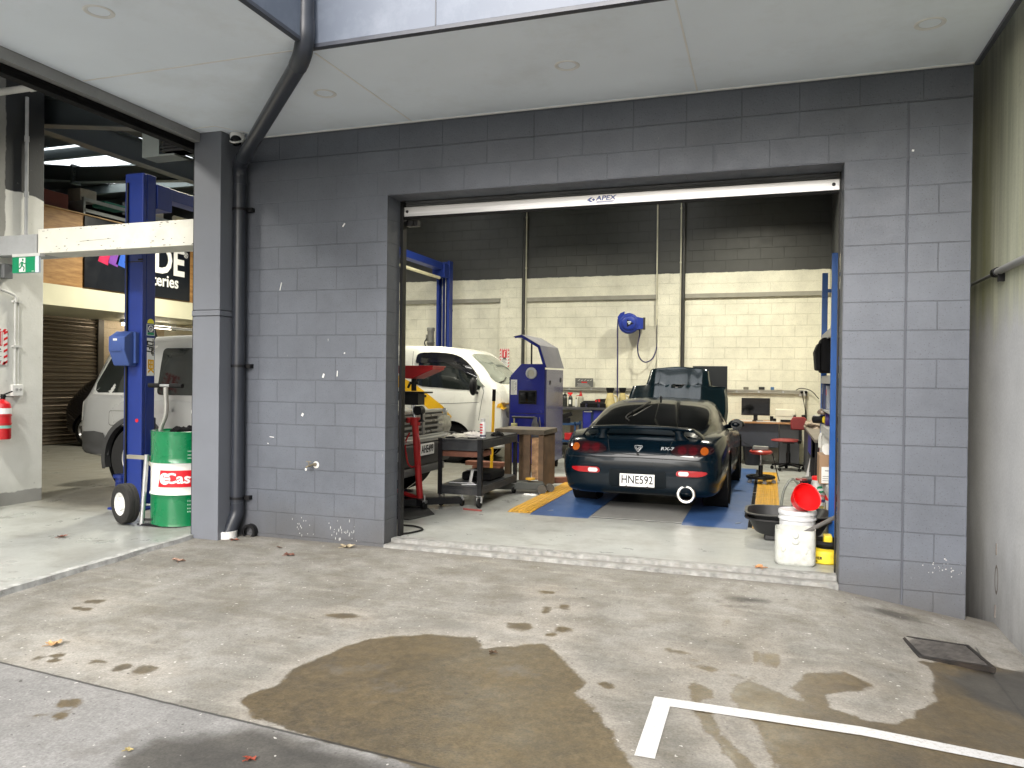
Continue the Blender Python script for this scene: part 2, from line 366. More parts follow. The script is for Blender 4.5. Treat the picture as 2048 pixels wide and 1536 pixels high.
def yard():
    xs = [-40,-20,-12,-8.2]+[-7+.35*i for i in range(7)]+[-4.9+.028*i for i in range(229)]
    xs = [x for x in xs if x < 1.49]+[1.49]
    ys = [-40,-20,-12,-8,-6,-5,-4.5]+[-4.0+.028*i for i in range(143)]+[.12]
    mb = MB(); vs = []; wet = []; dark = []; fs = []
    for y in ys:
        for x in xs:
            n1 = noise.noise((x*9, y*9, 0))*.022+noise.noise((x*28, y*28, 3))*.009
            vs.append((x, y, zg(x, y)+.0015*noise.noise((x*3, y*3, 1))))
            if y > -4.7 and x > -5:
                d = max(sdf(x, y, WET1), sdf(x, y, WET2), sdf(x, y, WET3), .032-seg_dist(x, y, WETL, False))+n1
                for sx, sy, a, b in SPOTS: d = max(d, (1-math.hypot((x-sx)/a, (y-sy)/b))*min(a, b)*.8+.004+n1*1.3-(.012 if (x*31+y*17) % 1 < .25 else 0))
                for sx, sy in HEEL: d = max(d, (1-math.hypot((x-sx)/.017, (y-sy)/.1))*.03)
                k = max(sdf(x, y, DARK1), sdf(x, y, DARK3))+n1*2
                for sx, sy, a, b in DSPOT: k = max(k, (1-math.hypot((x-sx)/a, (y-sy)/b))*min(a, b)*1.2-.04+n1*2)
            else: d = k = -1
            wet.append(max(-.2, min(.2, d))); dark.append(max(-.4, min(.4, k)))
    m = len(xs)
    fs = [(j*m+i, j*m+i+1, (j+1)*m+i+1, (j+1)*m+i) for j in range(len(ys)-1) for i in range(m-1)]
    mb.v, mb.f = vs, fs
    t = NT('yard_concrete', .8)
    o = t.sep(t.obj); X, Y = o[0], o[1]
    big = t.noise(.9, 7, .62); mid = t.noise(5, 8, .6); fine = t.noise(85, 4, .6); streak = t.noise(1, 6, .6, t.scalev((2.2, 9, 1)))
    c = t.mix(t.map(big, .35, .68), (.152, .144, .124), (.285, .274, .250))
    c = t.mix(t.map(mid, .42, .70, 0, .7), c, (.135, .120, .092))
    c = t.mix(t.map(streak, .52, .75, 0, .45), c, (.36, .34, .30))
    # the paler band round the edge of the drying puddle, and the greyer slab nearest the street
    wa = t.attr('wet'); da = t.attr('dark')
    c = t.mix(t.map(wa, -.16, 0, 0, .30, True), c, (.41, .375, .325))
    jl = t.math('ADD', t.math('ADD', Y, t.math('MULTIPLY', X, .086)), 3.276)          # slab joint in the foreground
    street = t.map(jl, -.004, .004, 1, 0)
    c = t.mix(t.math('MULTIPLY', street, .8), c, t.mix(t.map(mid, .3, .7), (.150, .148, .146), (.255, .252, .25)))
    rough_edge = t.math('ADD', t.math('MULTIPLY', t.math('SUBTRACT', t.noise(55, 5, .75), .5), .05), t.math('MULTIPLY', t.math('SUBTRACT', t.noise(11, 5, .7), .5), .07))
    wetf = t.map(t.math('ADD', wa, rough_edge), -.011, .013, 0, 1, True)
    grain = t.noise(22, 7, .7)
    wc = t.mix(t.map(mid, .3, .7), (.040, .029, .012), (.098, .069, .029))
    wc = t.mix(t.map(grain, .42, .68, 0, .75), wc, (.150, .108, .050))
    wc = t.mix(t.map(t.noise(1.7, 5), .5, .7, 0, .55), wc, (.036, .031, .022))
    wc = t.mix(t.map(fine, .3, .7, 0, .4), wc, (.085, .07, .045))
    c = t.mix(t.math('MULTIPLY', wetf, .93), c, wc)
    dk = t.map(t.math('ADD', da, t.math('MULTIPLY', t.math('SUBTRACT', mid, .5), .16)), -.05, .09, 0, .93, True)
    c = t.mix(dk, c, t.mix(t.map(mid, .3, .7), (.030, .028, .025), (.075, .07, .06)))
    c = t.mul(c, t.map(fine, .25, .75, .72, 1.24)); c = t.mul(c, t.map(t.noise(26, 5, .7), .3, .7, .86, 1.12))
    c = t.mix(t.map(t.noise(2.6, 7, .72), .585, .68, 0, .5), c, (.12, .112, .098))
    specks = t.map(t.noise(21, 2, .4), .755, .77, 0, .7); c = t.mix(specks, c, (.045, .04, .035))
    specks2 = t.map(t.noise(48, 1, .4), .74, .76, 0, .6); c = t.mix(specks2, c, (.05, .045, .04))
    pale = t.math('MULTIPLY', t.map(t.noise(33, 1, .3), .765, .775, 0, .6), t.math('SUBTRACT', 1, wetf)); c = t.mix(pale, c, (.6, .58, .54))
    gr = t.map(t.math('ABSOLUTE', t.math('ADD', jl, t.math('MULTIPLY', t.math('SUBTRACT', t.noise(9), .5), .012))), .004, .011, .85, 0)
    j2 = t.math('ADD', t.math('SUBTRACT', X, 1.19), t.math('MULTIPLY', t.math('ADD', Y, 1.1), -.045))
    gr = t.math('MAXIMUM', gr, t.math('MULTIPLY', t.map(t.math('ABSOLUTE', j2), .003, .008, .7, 0), t.map(Y, -.62, -.56, 1, 0)))
    wy = t.math('MULTIPLY', t.map(t.math('ADD', Y, t.math('MULTIPLY', mid, .08)), -.10, .05), .6)      # grime along the foot of the wall
    c = t.mix(wy, c, (.10, .09, .075)); c = t.mix(gr, c, (.02, .019, .018))
    h = t.math('ADD', t.math('MULTIPLY', fine, .5), t.math('MULTIPLY', mid, .5))
    t.bump(h, .35, .006)
    t.done(c, t.mix(wetf, t.map(mid, .3, .7, .75, .9), t.map(mid, .3, .7, .28, .52)))
    ob = mb.build('yard', t.m, fix=False)
    for nm, dat in (('wet', wet), ('dark', dark)):
        a = ob.data.attributes.new(nm, 'FLOAT', 'POINT'); a.data.foreach_set('value', [float(q) for q in dat])
    tag(ob, kind='structure')
yard()

def floor_material():
    t = NT('painted_floor', .35)
    o = t.sep(t.obj)
    mid = t.noise(2.2, 8, .65); big = t.noise(.6, 5); fine = t.noise(60, 4)
    st = t.noise(1, 7, .65, t.scalev((1.2, 4.5, 1)))
    c = t.mix(t.map(big, .35, .65), (.29, .30, .283), (.39, .402, .38))
    c = t.mix(t.map(mid, .47, .70, 0, .7), c, (.20, .19, .168))
    c = t.mix(t.map(st, .60, .72, 0, .65), c, (.14, .13, .115))
    c = t.mix(t.map(t.noise(5, 4, .6), .70, .74, 0, .6), c, (.09, .085, .08))
    c = t.mul(c, t.map(fine, .3, .7, .93, 1.06))
    lift = t.math('MULTIPLY', t.map(o[0], -3.2, -4.4), t.map(o[1], 0.0, .5))       # darker floor round the lifts
    c = t.mix(t.math('MULTIPLY', lift, t.map(mid, .2, .6, .55, .9)), c, (.15, .14, .115))
    t.bump(t.math('ADD', fine, mid), .12, .004)
    return t.done(c, t.map(mid, .3, .7, .22, .5))
FLOOR = floor_material()
mb = MB(); mb.box(-17, 1.0, .20, 8.66, -.3, 0); tag(mb.build('workshop_floor', FLOOR), kind='structure')
def annex_z(y): return -.02 if y < -.3 else -.02*(-y/.3) if y < 0 else 0
mb = MB()
ys = [.21, 0, -.3, -1, -2, -3, -5, -8, -12]
EDGE = lambda y: -4.90+.03*noise.noise((y*3, 0, 0)) if y < -.2 else -4.90
rows = [[(-17, y, annex_z(y)+(.018*y if y < 0 else 0)), (EDGE(y), y, annex_z(y)+(.018*y if y < 0 else 0)), (EDGE(y), y, -.4)] for y in ys]
mb.grid(rows); tag(mb.build('annex_floor', FLOOR), kind='structure')
# worn concrete strip along the edge of the painted annex floor
worn = P('worn_slab_edge', (.40, .40, .385), .6, var=.3, scale=14, dirt=.85, dcol=(.16,.15,.135), dscale=11)
mb = MB(); rows = []
for i in range(60):
    y = -.28-i*.09; e = EDGE(y); z = annex_z(y)+.018*y+.004
    rows.append([(e-.06-.03*noise.noise((y*6,2,0)), y, z), (e+.004, y, z), (e+.02+.012*noise.noise((y*9,5,0)), y, z-.05)])
mb.grid(rows); tag(mb.build('slab_edge', worn), kind='structure')
# door sill: a lip of worn white paint, a ledge and a second painted edge
sill_c = P('sill_concrete', (.22, .215, .20), .7, var=.2, scale=9, dirt=.55, dcol=(.13,.12,.10), dscale=6, bump=.4, bscale=30)
chip = P('chipped_white_paint', (.22, .22, .21), .6, var=.4, scale=18, dirt=1, dcol=(.22,.21,.19), dscale=16, bump=.5, bscale=40)
mb = MB(); mb.box(-3.125, .484, -.012, .205, -.35, -.028); sl = tag(mb.build('door_sill', sill_c), kind='structure')
def edge_strip(nm, y0, y1, z0, z1, amp):
    mb = MB(); rows = []
    for i in range(120):
        x = -3.122+i*3.604/119; a = amp*noise.noise((x*7, 1, 0))+amp*.6*noise.noise((x*23, 1, 4))
        rows.append([(x, y0+a, z0), (x, y0+a*.6, z1-.006), (x, y0+.012+a*.5, z1), (x, y1+a*1.4, z1), (x, y1+a*1.4+.004, z1-.01)])
    mb.grid(rows); tag(mb.build(nm, chip), kind='structure')
edge_strip('sill_lip', .115, .200, -.03, .006, .008)
edge_strip('sill_edge', -.018, .028, -.07, -.022, .006)

# ------------------------------------------------------------------ front wall of the workshop
LW = block_material('front_blocks', WALL, (-4.018, -.022), fade=2.70, joint=.80, basedirt=(.12, .62))
PW1 = block_material('pier_blocks', WALL, (.885, -.222), half=0, fade=2.85, joint=.72, basedirt=(.05, .55), scuff=.25)
PW2 = block_material('pier_half_blocks', WALL, (.885, -.222), fade=2.85, joint=.72, basedirt=(.0, .52), scuff=.25)
CONC = block_material('lintel_blocks', WALL, (-.018, 3.365), fade=None, joint=.78, scuff=.15)
LINT = block_material('lintel_paint', WALL, (-4.018, -.022), joint=.96, scuff=.2)
fw = thing('front_wall', 'dark blue-grey painted block front wall with the wide workshop door opening', 'wall')
mb = MB(); mb.box(-4.66, -3.126, 0, .24, -.35, 3.355); mb.build('door_pier', LW, fw)
mb = MB(); mb.box(-4.66, -3.126, .002, .24, 3.357, 5.6); mb.box(-3.126, .485, .002, .24, 3.357, 5.6); mb.box(.485, 1.283, .002, .24, 3.357, 5.6); mb.build('top_course', CONC, fw)
mb = MB(); mb.box(-3.126, .485, 0, .24, 2.972, 3.355); mb.build('lintel', LINT, fw)
mb = MB(); mb.box(.485, .884, 0, .24, -.45, 3.355); mb.build('door_pier', PW1, fw)
mb = MB(); mb.box(.896, 1.283, 0, .24, -.45, 3.355); mb.build('corner_pier', PW2, fw, bevel=.004)
mb = MB(); mb.box(.884, .896, .008, .2, -.45, 2.95); mb.box(.884, .896, -.0005, .2, 2.95, 3.354); mb.build('control_joint', P('sealant', (.075,.082,.10), .6), fw)
scr = P('scratch_mark', (.66,.66,.65), .6)
mb = MB()
for cx, cz, dx, dz, w_ in ((-4.19,2.22,.018,.07,.008),(-3.55,2.74,.022,.03,.012),(-3.60,1.44,.004,.05,.008),(-3.74,1.42,.012,.035,.016),(-3.95,1.07,.012,.025,.02),(-4.27,.86,.045,-.004,.006),(-4.31,.80,.004,.004,.012),(.92,3.02,.003,.012,.014),(-3.53,1.62,.008,.01,.01)):
    mb.bar((cx-dx/2, -.0025, cz-dz/2), (cx+dx/2, -.0025, cz+dz/2), .003, w_, up=(1,0,.3))
mb.build('paint_scrape', scr, fw)
mb = MB()
for i in range(42):
    x = random.choice((-3.96,-3.62,-3.45))+random.gauss(0, .07); z = random.uniform(-.03, .17); h_ = random.uniform(.004, .028); mb.prism([(x-.003,z),(x+.002,z-.003),(x+.004,z+h_*.6),(x+.001,z+h_),(x-.002,z+h_*.7)], -.0015, -.0002, 'XZ')
for i in range(24):
    x = random.gauss(1.13, .07); z = random.gauss(.15, .035); r_ = random.uniform(.002, .006)
    if .92 < x < 1.26: mb.prism([(x+r_*random.uniform(.5,1.3)*cos(k),z+r_*random.uniform(.5,1.3)*sin(k)) for k in range(6)], -.0015, -.0002, 'XZ')
mb.build('flaked_spots', P('flaked_spot', (.36,.36,.35), .8, var=.4, scale=40), fw)
ins = P('inner_wall_paint', (.12, .12, .11), .7, var=.1)
mb = MB(); mb.box(-17, -8.02, .0, .24, -.1, 5.6); mb.build('inner_return', ins, fw)
# garden tap
tp = thing('garden_tap', 'small brass garden tap with white hose fitting on the grey block wall', 'tap', (-3.835, 0, .632)); tp.scale = (.62,.62,.62)
BRASS = P('weathered_brass', (.17, .15, .11), .5, .6, var=.3)
mb = MB(); mb.cyl((.035,0,0), (.035,-.03,0), .026); mb.cyl((.035,-.02,0), (.0,-.07,0), .013); mb.cyl((.01,-.055,-.006), (-.02,-.10,-.02), .016); mb.tube([(-.02,-.10,-.015),(-.04,-.115,-.03),(-.042,-.118,-.055)], .012, spline=4); mb.build('tap_body', BRASS, tp)
mb = MB(); mb.cyl((-.012,-.09,.0), (-.02,-.095,.045), .008); mb.cyl((-.055,-.1,.047), (.018,-.09,.045), .007, n=8); mb.build('handle', BRASS, tp)
mb = MB(); mb.lathe([(0,-.03),(.012,-.03),(.016,-.015),(.016,0),(.01,.004),(0,.004)], 16, (-.042,-.118,-.05)); mb.build('hose_fitting', WHITE_PLASTIC, tp)
mb = MB(); mb.lathe([(0,0),(.05,0),(.05,.003),(0,.003)], 16, (.045,-.0035,-.005), 'Y'); mb.build('wall_plate', P('lime_stain', (.62,.61,.58), .8, var=.2), tp)

# ------------------------------------------------------------------ pillar, soffit, fascia
pl = thing('corner_pillar', 'grey steel-clad square pillar at the inner corner of the yard', 'pillar', (-4.78, -.135, -.06))
mb = MB(); mb.box(-.145,.145,-.135,.133,0,2.0); mb.build('lower_cladding', STEEL_GREY, pl, bevel=.006)
mb = MB(); mb.box(-.145,.145,-.135,.133,2.055,3.645); mb.build('upper_cladding', STEEL_GREY, pl, bevel=.006)
mb = MB(); mb.box(-.152,.152,-.142,.133,2.004,2.051); mb.build('cover_band', STEEL_GREY, pl, bevel=.004)
mb = MB(); mb.box(-.153,-.147,-.13,.36,0,3.5); mb.build('door_guide', BLACK_PLASTIC, pl)

SOFF = P('soffit_board', (.76, .82, .90), .75, var=.04, scale=1.2, dirt=.28, dcol=(.46,.45,.42), dscale=.9)
SEAM = P('seam_strip', (.74, .74, .73), .6, var=.04)
FASC = P('fascia_panel', (.115, .135, .175), .45, var=.05, scale=1.5, dirt=.2, dcol=(.3,.33,.37))
FDK = P('fascia_edge', (.05, .055, .07), .4)
cp = thing('entrance_canopy', 'white lined canopy wrapping the inner corner above the two door openings', 'canopy', (-2.9, -1.5, 3.58))
def wbuild(mb, *a, **k): return mb.build(*a, world=True, **k)
mb = MB(); mb.box(-2.9, 1.31, -1.5, -.001, 3.58, 3.62); mb.box(-4.86, -2.9, -2.75, -.001, 3.58, 3.62); wbuild(mb, 'soffit', SOFF, parent=cp)  # left arm shortened out of view so daylight reaches the left wall panel
mb = MB()
mb.box(-2.925,1.3,-1.535,-1.5,3.6,5.0); mb.box(-2.925,-2.89,-2.75,-1.535,3.6,5.0); wbuild(mb, 'fascia', FASC, parent=cp)
mb = MB(); mb.box(-2.89,1.3,-1.537,-1.49,3.574,3.598); mb.box(-2.93,-2.888,-2.75,-1.49,3.574,3.598); wbuild(mb, 'drip_edge', FDK, parent=cp)
mb = MB(); mb.box(1.286,1.315,-1.5,-.01,3.56,3.66); wbuild(mb, 'end_trim', FDK, parent=cp)
mb = MB()
mb.box(-4.84,-2.93,-1.535,-1.521,3.576,3.582); mb.bar((-2.915,-1.45,3.579),(-2.895,-.02,3.579),.012,.005); mb.bar((-.535,-1.48,3.579),(-.54,-.01,3.579),.012,.005); mb.box(-4.63,1.28,-.02,-.003,3.572,3.582)
mb.box(-4.84,-4.6,-.40,-.388,3.576,3.582); mb.bar((-4.6,-.39,3.579),(-4.35,-.02,3.579),.01,.005)
wbuild(mb, 'seam_strip', SEAM, parent=cp)
for x in (-.86, -2.0):
    mb = MB(); mb.box(x,x+.008,-1.5385,-1.534,3.6,4.99); wbuild(mb, 'panel_joint', FDK, parent=cp)
mb = MB(); mb.box(-5.0,1.31,-1.6,.1,5.0,5.06); mb.box(-5.0,-2.87,-2.75,-1.6,5.0,5.06); wbuild(mb, 'roof_sheet', DARK_STEEL, parent=cp)
dl = thing('downlight', 'round recessed soffit downlight nearest the security camera', 'downlight', (-3.256,-.785,3.58), group='round downlights in the white soffit')
mb = MB(); mb.lathe([(.062,.002),(.07,-.004),(.082,-.006),(.088,-.002),(.088,.004)], 32); mb.build('trim_ring', P('downlight_white', (.68,.68,.67), .5), dl)
mb = MB(); mb.lathe([(0,.006),(.05,.004),(.0625,-.001)], 32); mb.build('lens', P('downlight_lens', (.50,.50,.49), .4), dl)
dup(dl, (-1.354,-.758,3.58), 'round recessed soffit downlight above the middle of the car door')
dup(dl, (.889,-.727,3.58), 'round recessed soffit downlight nearest the tall concrete side wall')
dup(dl, (-3.831,-2.339,3.58), 'round recessed soffit downlight nearest the left doorway and the viewer')
cm = thing('dome_camera', 'white dome security camera under the soffit beside the pillar', 'camera', (-4.55,-.16,3.578))
mb = MB(); mb.lathe([(0,.0),(.062,0),(.066,-.01),(.063,-.035),(.058,-.06),(.04,-.085),(0,-.09)], 28); mb.build('housing', WHITE_PLASTIC, cm)
mb = MB(); mb.at((.012,-.03,-.07), (RAD(35),0,RAD(20))).ball((0,0,0), .05, 20, 12); mb.at((.012,-.03,-.07), (RAD(35),0,RAD(20))); mb.build('eyeball', GLASS_DARK, cm)
mb = MB(); mb.at((.012,-.03,-.07), (RAD(35),0,RAD(20))).torus((0,0,0), .05, .008, 'Z', 28, 8); mb.build('bezel', WHITE_PLASTIC, cm)
# downpipe
PIPE = P('downpipe_paint', (.028, .032, .042), .33, var=.12, scale=5)
dp = thing('downpipe', 'dark grey rainwater downpipe running from the fascia corner down the wall', 'downpipe', (-4.585,-.075,-.06))
mb = MB(); mb.tube([(-2.895,-1.60,5.2),(-2.895,-1.60,3.72)], .058, 20); wbuild(mb, 'pipe', PIPE, parent=dp)
mb = MB(); mb.tube([(-2.895,-1.60,3.73),(-2.895,-1.60,3.62),(-2.93,-1.57,3.53),(-3.02,-1.49,3.49)], .062, 20, spline=6); wbuild(mb, 'elbow', PIPE, parent=dp)
mb = MB(); mb.tube([(-2.98,-1.52,3.50),(-4.53,-.13,3.34)], .058, 20); wbuild(mb, 'pipe', PIPE, parent=dp)
mb = MB(); mb.tube([(-4.46,-.19,3.35),(-4.54,-.12,3.325),(-4.585,-.075,3.25),(-4.585,-.075,3.14)], .062, 20, spline=6); wbuild(mb, 'elbow', PIPE, parent=dp)
mb = MB(); mb.tube([(-4.585,-.075,3.15),(-4.585,-.075,.22)], .058, 20); wbuild(mb, 'pipe', PIPE, parent=dp)
mb = MB(); mb.tube([(-4.585,-.075,.26),(-4.585,-.075,.17),(-4.60,-.10,.09),(-4.63,-.13,-.02)], .0615, 20, spline=6); wbuild(mb, 'shoe', PIPE, parent=dp)
for z in (2.92, 1.50, .30):
    mb = MB(); mb.lathe([(.0595,-.012),(.064,-.012),(.064,.012),(.0595,.012)], 20, (-4.585,-.075,z)); mb.box(-4.53,-4.475,-.05,-.002,z-.018,z+.018); wbuild(mb, 'bracket', BLACK_PLASTIC, parent=dp)
cu = thing('pipe_socket', 'white plastic pipe socket in the ground under the downpipe shoe', 'pipe socket', (-4.635,-.14,-.065))
mb = MB(); mb.lathe([(.06,.0),(.085,0),(.085,.06),(.088,.075),(.07,.075),(.066,.01),(0,.01)], 28); mb.build('socket', WHITE_PLASTIC, cu)
cd_ = MB(); cd_.at((-4.48,-.05,-.0)); [cd_.torus((0,.0,0), .04+.0*i, .012, 'X', 20, 6) or None for i in range(0)]
cd_.lathe([(.045,-.0),(.07,.0),(.07,.06),(.06,.065),(.0,.065)], 20, (0,0,-.01), 'Y'); tag(cd_.build('drain_stub', BLACK_PLASTIC), 'short black corrugated drain stub against the wall behind the downpipe', 'drain stub')

# ------------------------------------------------------------------ tall side wall on the right
def side_wall_material():
    t = NT('tall_concrete', .8); o = t.sep(t.obj); z = o[2]
    st = t.noise(1, 6, .6, t.scalev((1, 7, .35))); mid = t.noise(3, 8, .65); fine = t.noise(50, 4)
    low = t.mix(t.map(mid, .3, .7), (.52, .53, .54), (.62, .63, .64))
    up = t.mix(t.map(st, .35, .65), (.42, .44, .33), (.68, .69, .54))  # mossy streaks, with sky glow on the wall top painted in as paler colour
    up = t.mix(t.map(t.noise(1, 5, .6, t.scalev((1, 3, .3))), .52, .70, 0, .85), up, (.36, .37, .20))
    c = t.mix(t.map(t.math('ADD', z, t.math('MULTIPLY', st, .5)), 2.3, 2.6), low, up)
    foot = t.math('MULTIPLY', t.map(t.math('ADD', z, t.math('MULTIPLY', t.noise(1, 5, .6, t.scalev((1, 5, 1.2))), .9)), 1.15, .05), .88)
    c = t.mix(t.math('MULTIPLY', foot, t.map(z, 2.1, 2.0)), c, (.085, .075, .065))
    c = t.mix(t.map(t.noise(6, 7, .7), .60, .72, 0, .35), c, (.28, .275, .26))
    c = t.mul(c, t.map(fine, .3, .7, .94, 1.06)); t.bump(t.math('ADD', fine, mid), .25, .006)
    return t.done(c)
sw = thing('side_wall', 'tall stained concrete boundary wall on the right with a pale lower half', 'wall', (1.48, 0, -.3))
SW = side_wall_material()
mb = MB(); mb.box(1.48,1.75,-9,9,-.6,4.7); wbuild(mb, 'wall_face', SW, parent=sw)
cnd = thing('wall_conduit', 'grey conduit pipe clipped along the tall side wall', 'conduit', (1.46,0,2.17))
mb = MB(); mb.tube([(1.452,-9,2.17),(1.452,.10,2.172)], .024, 14); wbuild(mb, 'pipe', P('conduit_grey', (.33,.33,.32), .45, var=.1), parent=cnd)
mb = MB(); mb.tube([(1.458,.10,2.172),(1.458,8.5,2.176)], .012, 10); wbuild(mb, 'thin_pipe', GALV, parent=cnd)
mb = MB(); mb.lathe([(.012,.0),(.032,.0),(.032,.07),(.024,.09)], 14, (1.452,.04,2.172), 'Y'); mb.box(1.44,1.48,-.02,.0,2.10,2.17); wbuild(mb, 'clip', BLACK_PLASTIC, parent=cnd)
mb = MB(); mb.at((1.4795,.07,.085), (0,-pi/2,0)); mb.torus((0,0,0), .045, .006, 'Z', 26, 6); mb.v = [(1.4785+(v[0]-1.4785)*.25, .07+(v[1]-.07)*.8, .085+(v[2]-.085)*2.0) for v in mb.v]
mb.at().bar((1.4785,.075,.25),(1.4785,.078,.33),.004,.009); mb.at().bar((1.4785,.085,-.18),(1.4785,.08,-.09),.004,.010)
tag(mb.build('spray_mark', P('brown_spray', (.16,.14,.125), .9, var=.3)), 'faint brown oval spray mark low on the pale side wall', 'paint mark')
# building flank behind the pier, so the gap is a real gap
mb = MB(); mb.box(1.0,1.278,.242,8.9,-.45,5.6); tag(mb.build('flank_wall', block_material('flank_blocks', (.60,.575,.45), (0,-.022), upper=(.05,.052,.052), zsplit=3.38, joint=.8, scuff=0)), 'right flank wall of the workshop behind the blue shelving', 'wall')

# ------------------------------------------------------------------ drain grate, parking line, litter
gt = thing('drain_grate', 'dark iron drain grate set in the concrete beside the tall wall', 'drain grate', (.99,-.87,zg(.99,-.87)+.006), RAD(9)); gt.rotation_euler = (0, RAD(5), RAD(8))
gm = P('rusty_iron', (.035,.032,.030), .6, .5, var=.3, dirt=.4, dcol=(.10,.06,.035))
mb = MB(); mb.box(-.2,-.175,-.19,.19,-.02,.012); mb.box(.175,.2,-.19,.19,-.02,.012); mb.box(-.175,.175,-.19,-.165,-.02,.012); mb.box(-.175,.175,.165,.19,-.02,.012); mb.build('frame', gm, gt, bevel=.003)
mb = MB()
for i in range(13): mb.box(-.174,.174,-.156+i*.0255,-.142+i*.0255,-.012,.009)
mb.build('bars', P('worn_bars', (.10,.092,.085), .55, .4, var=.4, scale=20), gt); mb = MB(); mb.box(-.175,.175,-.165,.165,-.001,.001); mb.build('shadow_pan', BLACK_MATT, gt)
def ribbon(pts, wdt, mat, nm, dz=.004):
    mb = MB(); L_ = []
    for i, (x, y) in enumerate(pts):
        a = Vector(pts[max(0,i-1)]); b = Vector(pts[min(len(pts)-1,i+1)]); d = (b-a).normalized(); n = Vector((-d.y, d.x))*wdt/2
        L_.append([(x-n.x, y-n.y, zg(x-n.x,y-n.y)+dz), (x+n.x, y+n.y, zg(x+n.x,y+n.y)+dz)])
    mb.grid(L_); return mb.build(nm, mat)
def line_material():
    t = NT('road_paint', .6)
    c = t.mix(t.map(t.noise(60, 5, .75), .50, .62, 0, .6), (.56,.56,.555), (.36,.34,.31)); c = t.mix(t.map(t.noise(4, 5), .5, .75, 0, .3), c, (.45,.43,.40))
    return t.done(c)
RP = line_material()
o = ribbon([(-.5+i*.1, -2.285-.0015*i) for i in range(24)], .085, RP, 'parking_line'); tag(o, kind='structure')
o = ribbon([(-.457, -2.329-i*.1) for i in range(6)], .082, RP, 'parking_tick', .0045); tag(o, kind='structure')
LEAFN = [('dry_leaf', (-3.76,-2.67), .10, (.42,.26,.12), 'curled pale brown maple leaf lying near the left slab joint'),
         ('dry_leaf', (-1.94,-3.36), .055, (.22,.04,.02), 'small red-brown leaf on the dark stain by the viewer'),
         ('dry_leaf', (-1.41,-1.98), .05, (.06,.035,.018), 'dark brown round leaf with a stalk on the wet patch'),
         ('dry_leaf', (-4.44,-.97), .11, (.30,.19,.14), 'flat dull brown leaf near the left doorway edge'),
         ('dry_leaf', (-3.72,-.52), .10, (.16,.07,.05), 'crumpled dark red leaf near the foot of the grey wall'),
         ('dry_leaf', (-4.5,-.22), .08, (.30,.10,.06), 'reddish leaf beside the white pipe socket'),
         ('dry_leaf', (-.05,.16), .09, (.40,.19,.08), 'orange-brown leaf lying on the door sill'),
         ('dry_leaf', (-5.9,-.75), .10, (.22,.09,.06), 'brown leaf on the pale floor of the left doorway'),
         ('dry_leaf', (-2.45,-3.46), .04, (.30,.24,.10), 'small yellow leaf at the edge of the dark stain'),
         ('dry_leaf', (-3.95,-.33), .05, (.10,.06,.04), 'tiny dark leaf against the foot of the grey wall'),
         ('dry_leaf', (-3.42,-.12), .12, (.36,.30,.20), 'pale torn leaf scraps at the wall corner by the sill')]
for i, (nm, (x, y), s_, col, lab) in enumerate(LEAFN):
    random.seed(40+i); mb = MB(); n = 15; ring = []
    z0 = (.0 if x > -3 and y > 0 else zg(x, y)) if x > -4.9 else annex_z(y)+.018*y
    if y > .1: z0 = .006
    rot = random.uniform(0, 6)
    for k in range(n):
        a = 2*pi*k/n; r = s_*.5*(1 if k % 3 else 1.35)*(.75 if k % 3 == 1 else 1)*random.uniform(.8, 1.1)
        ring.append((x+r*cos(a+rot), y+.62*r*sin(a+rot), z0+.006+random.uniform(0, .22)*s_))
    mb.add([(x, y, z0+.006)]+ring, [(0, 1+k, 1+(k+1) % n) for k in range(n)])
    mb.tube([(x, y, z0+.008), (x+s_*.4*cos(rot), y-s_*.5, z0+.007)], .0022, 5)
    tag(mb.build(nm, P('leaf_%d' % i, col, .7, var=.35, scale=30), fix=False), lab, 'leaf', 'dead leaves on the ground')
random.seed(3)

# ------------------------------------------------------------------ workshop hall
CREAM = (.69, .67, .555)
CHAR = (.045, .046, .043)
BK = block_material('back_blocks', CREAM, (-3.58, .022), upper=CHAR, zsplit=3.40, joint=.86, scuff=0, rough=.5)
bw = thing('back_wall', 'cream painted block back wall with a charcoal upper band', 'wall', (0, 8.65, 0))
mb = MB(); mb.box(-17, 1.0, 8.65, 8.9, -.1, 5.6); wbuild(mb, 'wall_face', BK, parent=bw)
for x0, x1 in ((-5.12,-4.67),(-2.0,-1.56),(-8.2,-7.75)):
    mb = MB(); mb.box(x0, x1, 8.60, 8.649, 0, 5.6); wbuild(mb, 'pilaster', BK, parent=bw)
BB = block_material('bond_beam', CREAM, (0,-6), w=60, upper=CHAR, zsplit=3.40, joint=1, scuff=0, rough=.5)
band = P('band_grey', (.27,.26,.22), .6)
for x0, x1 in ((-7.74,-5.13),(-4.66,-2.01),(-1.555,.98)):
    mb = MB(); mb.box(x0, x1, 8.628, 8.649, 3.02, 3.44); wbuild(mb, 'bond_beam', BB, parent=bw)
    mb = MB(); mb.box(x0, x1, 8.60, 8.649, 2.94, 3.018); wbuild(mb, 'grey_strip', band, parent=bw)  # narrow grey strip just below the bond beam
PI_D = P('dark_rod', (.06,.06,.058), .4, .5); PI_L = P('cream_conduit', (.55,.53,.42), .45)
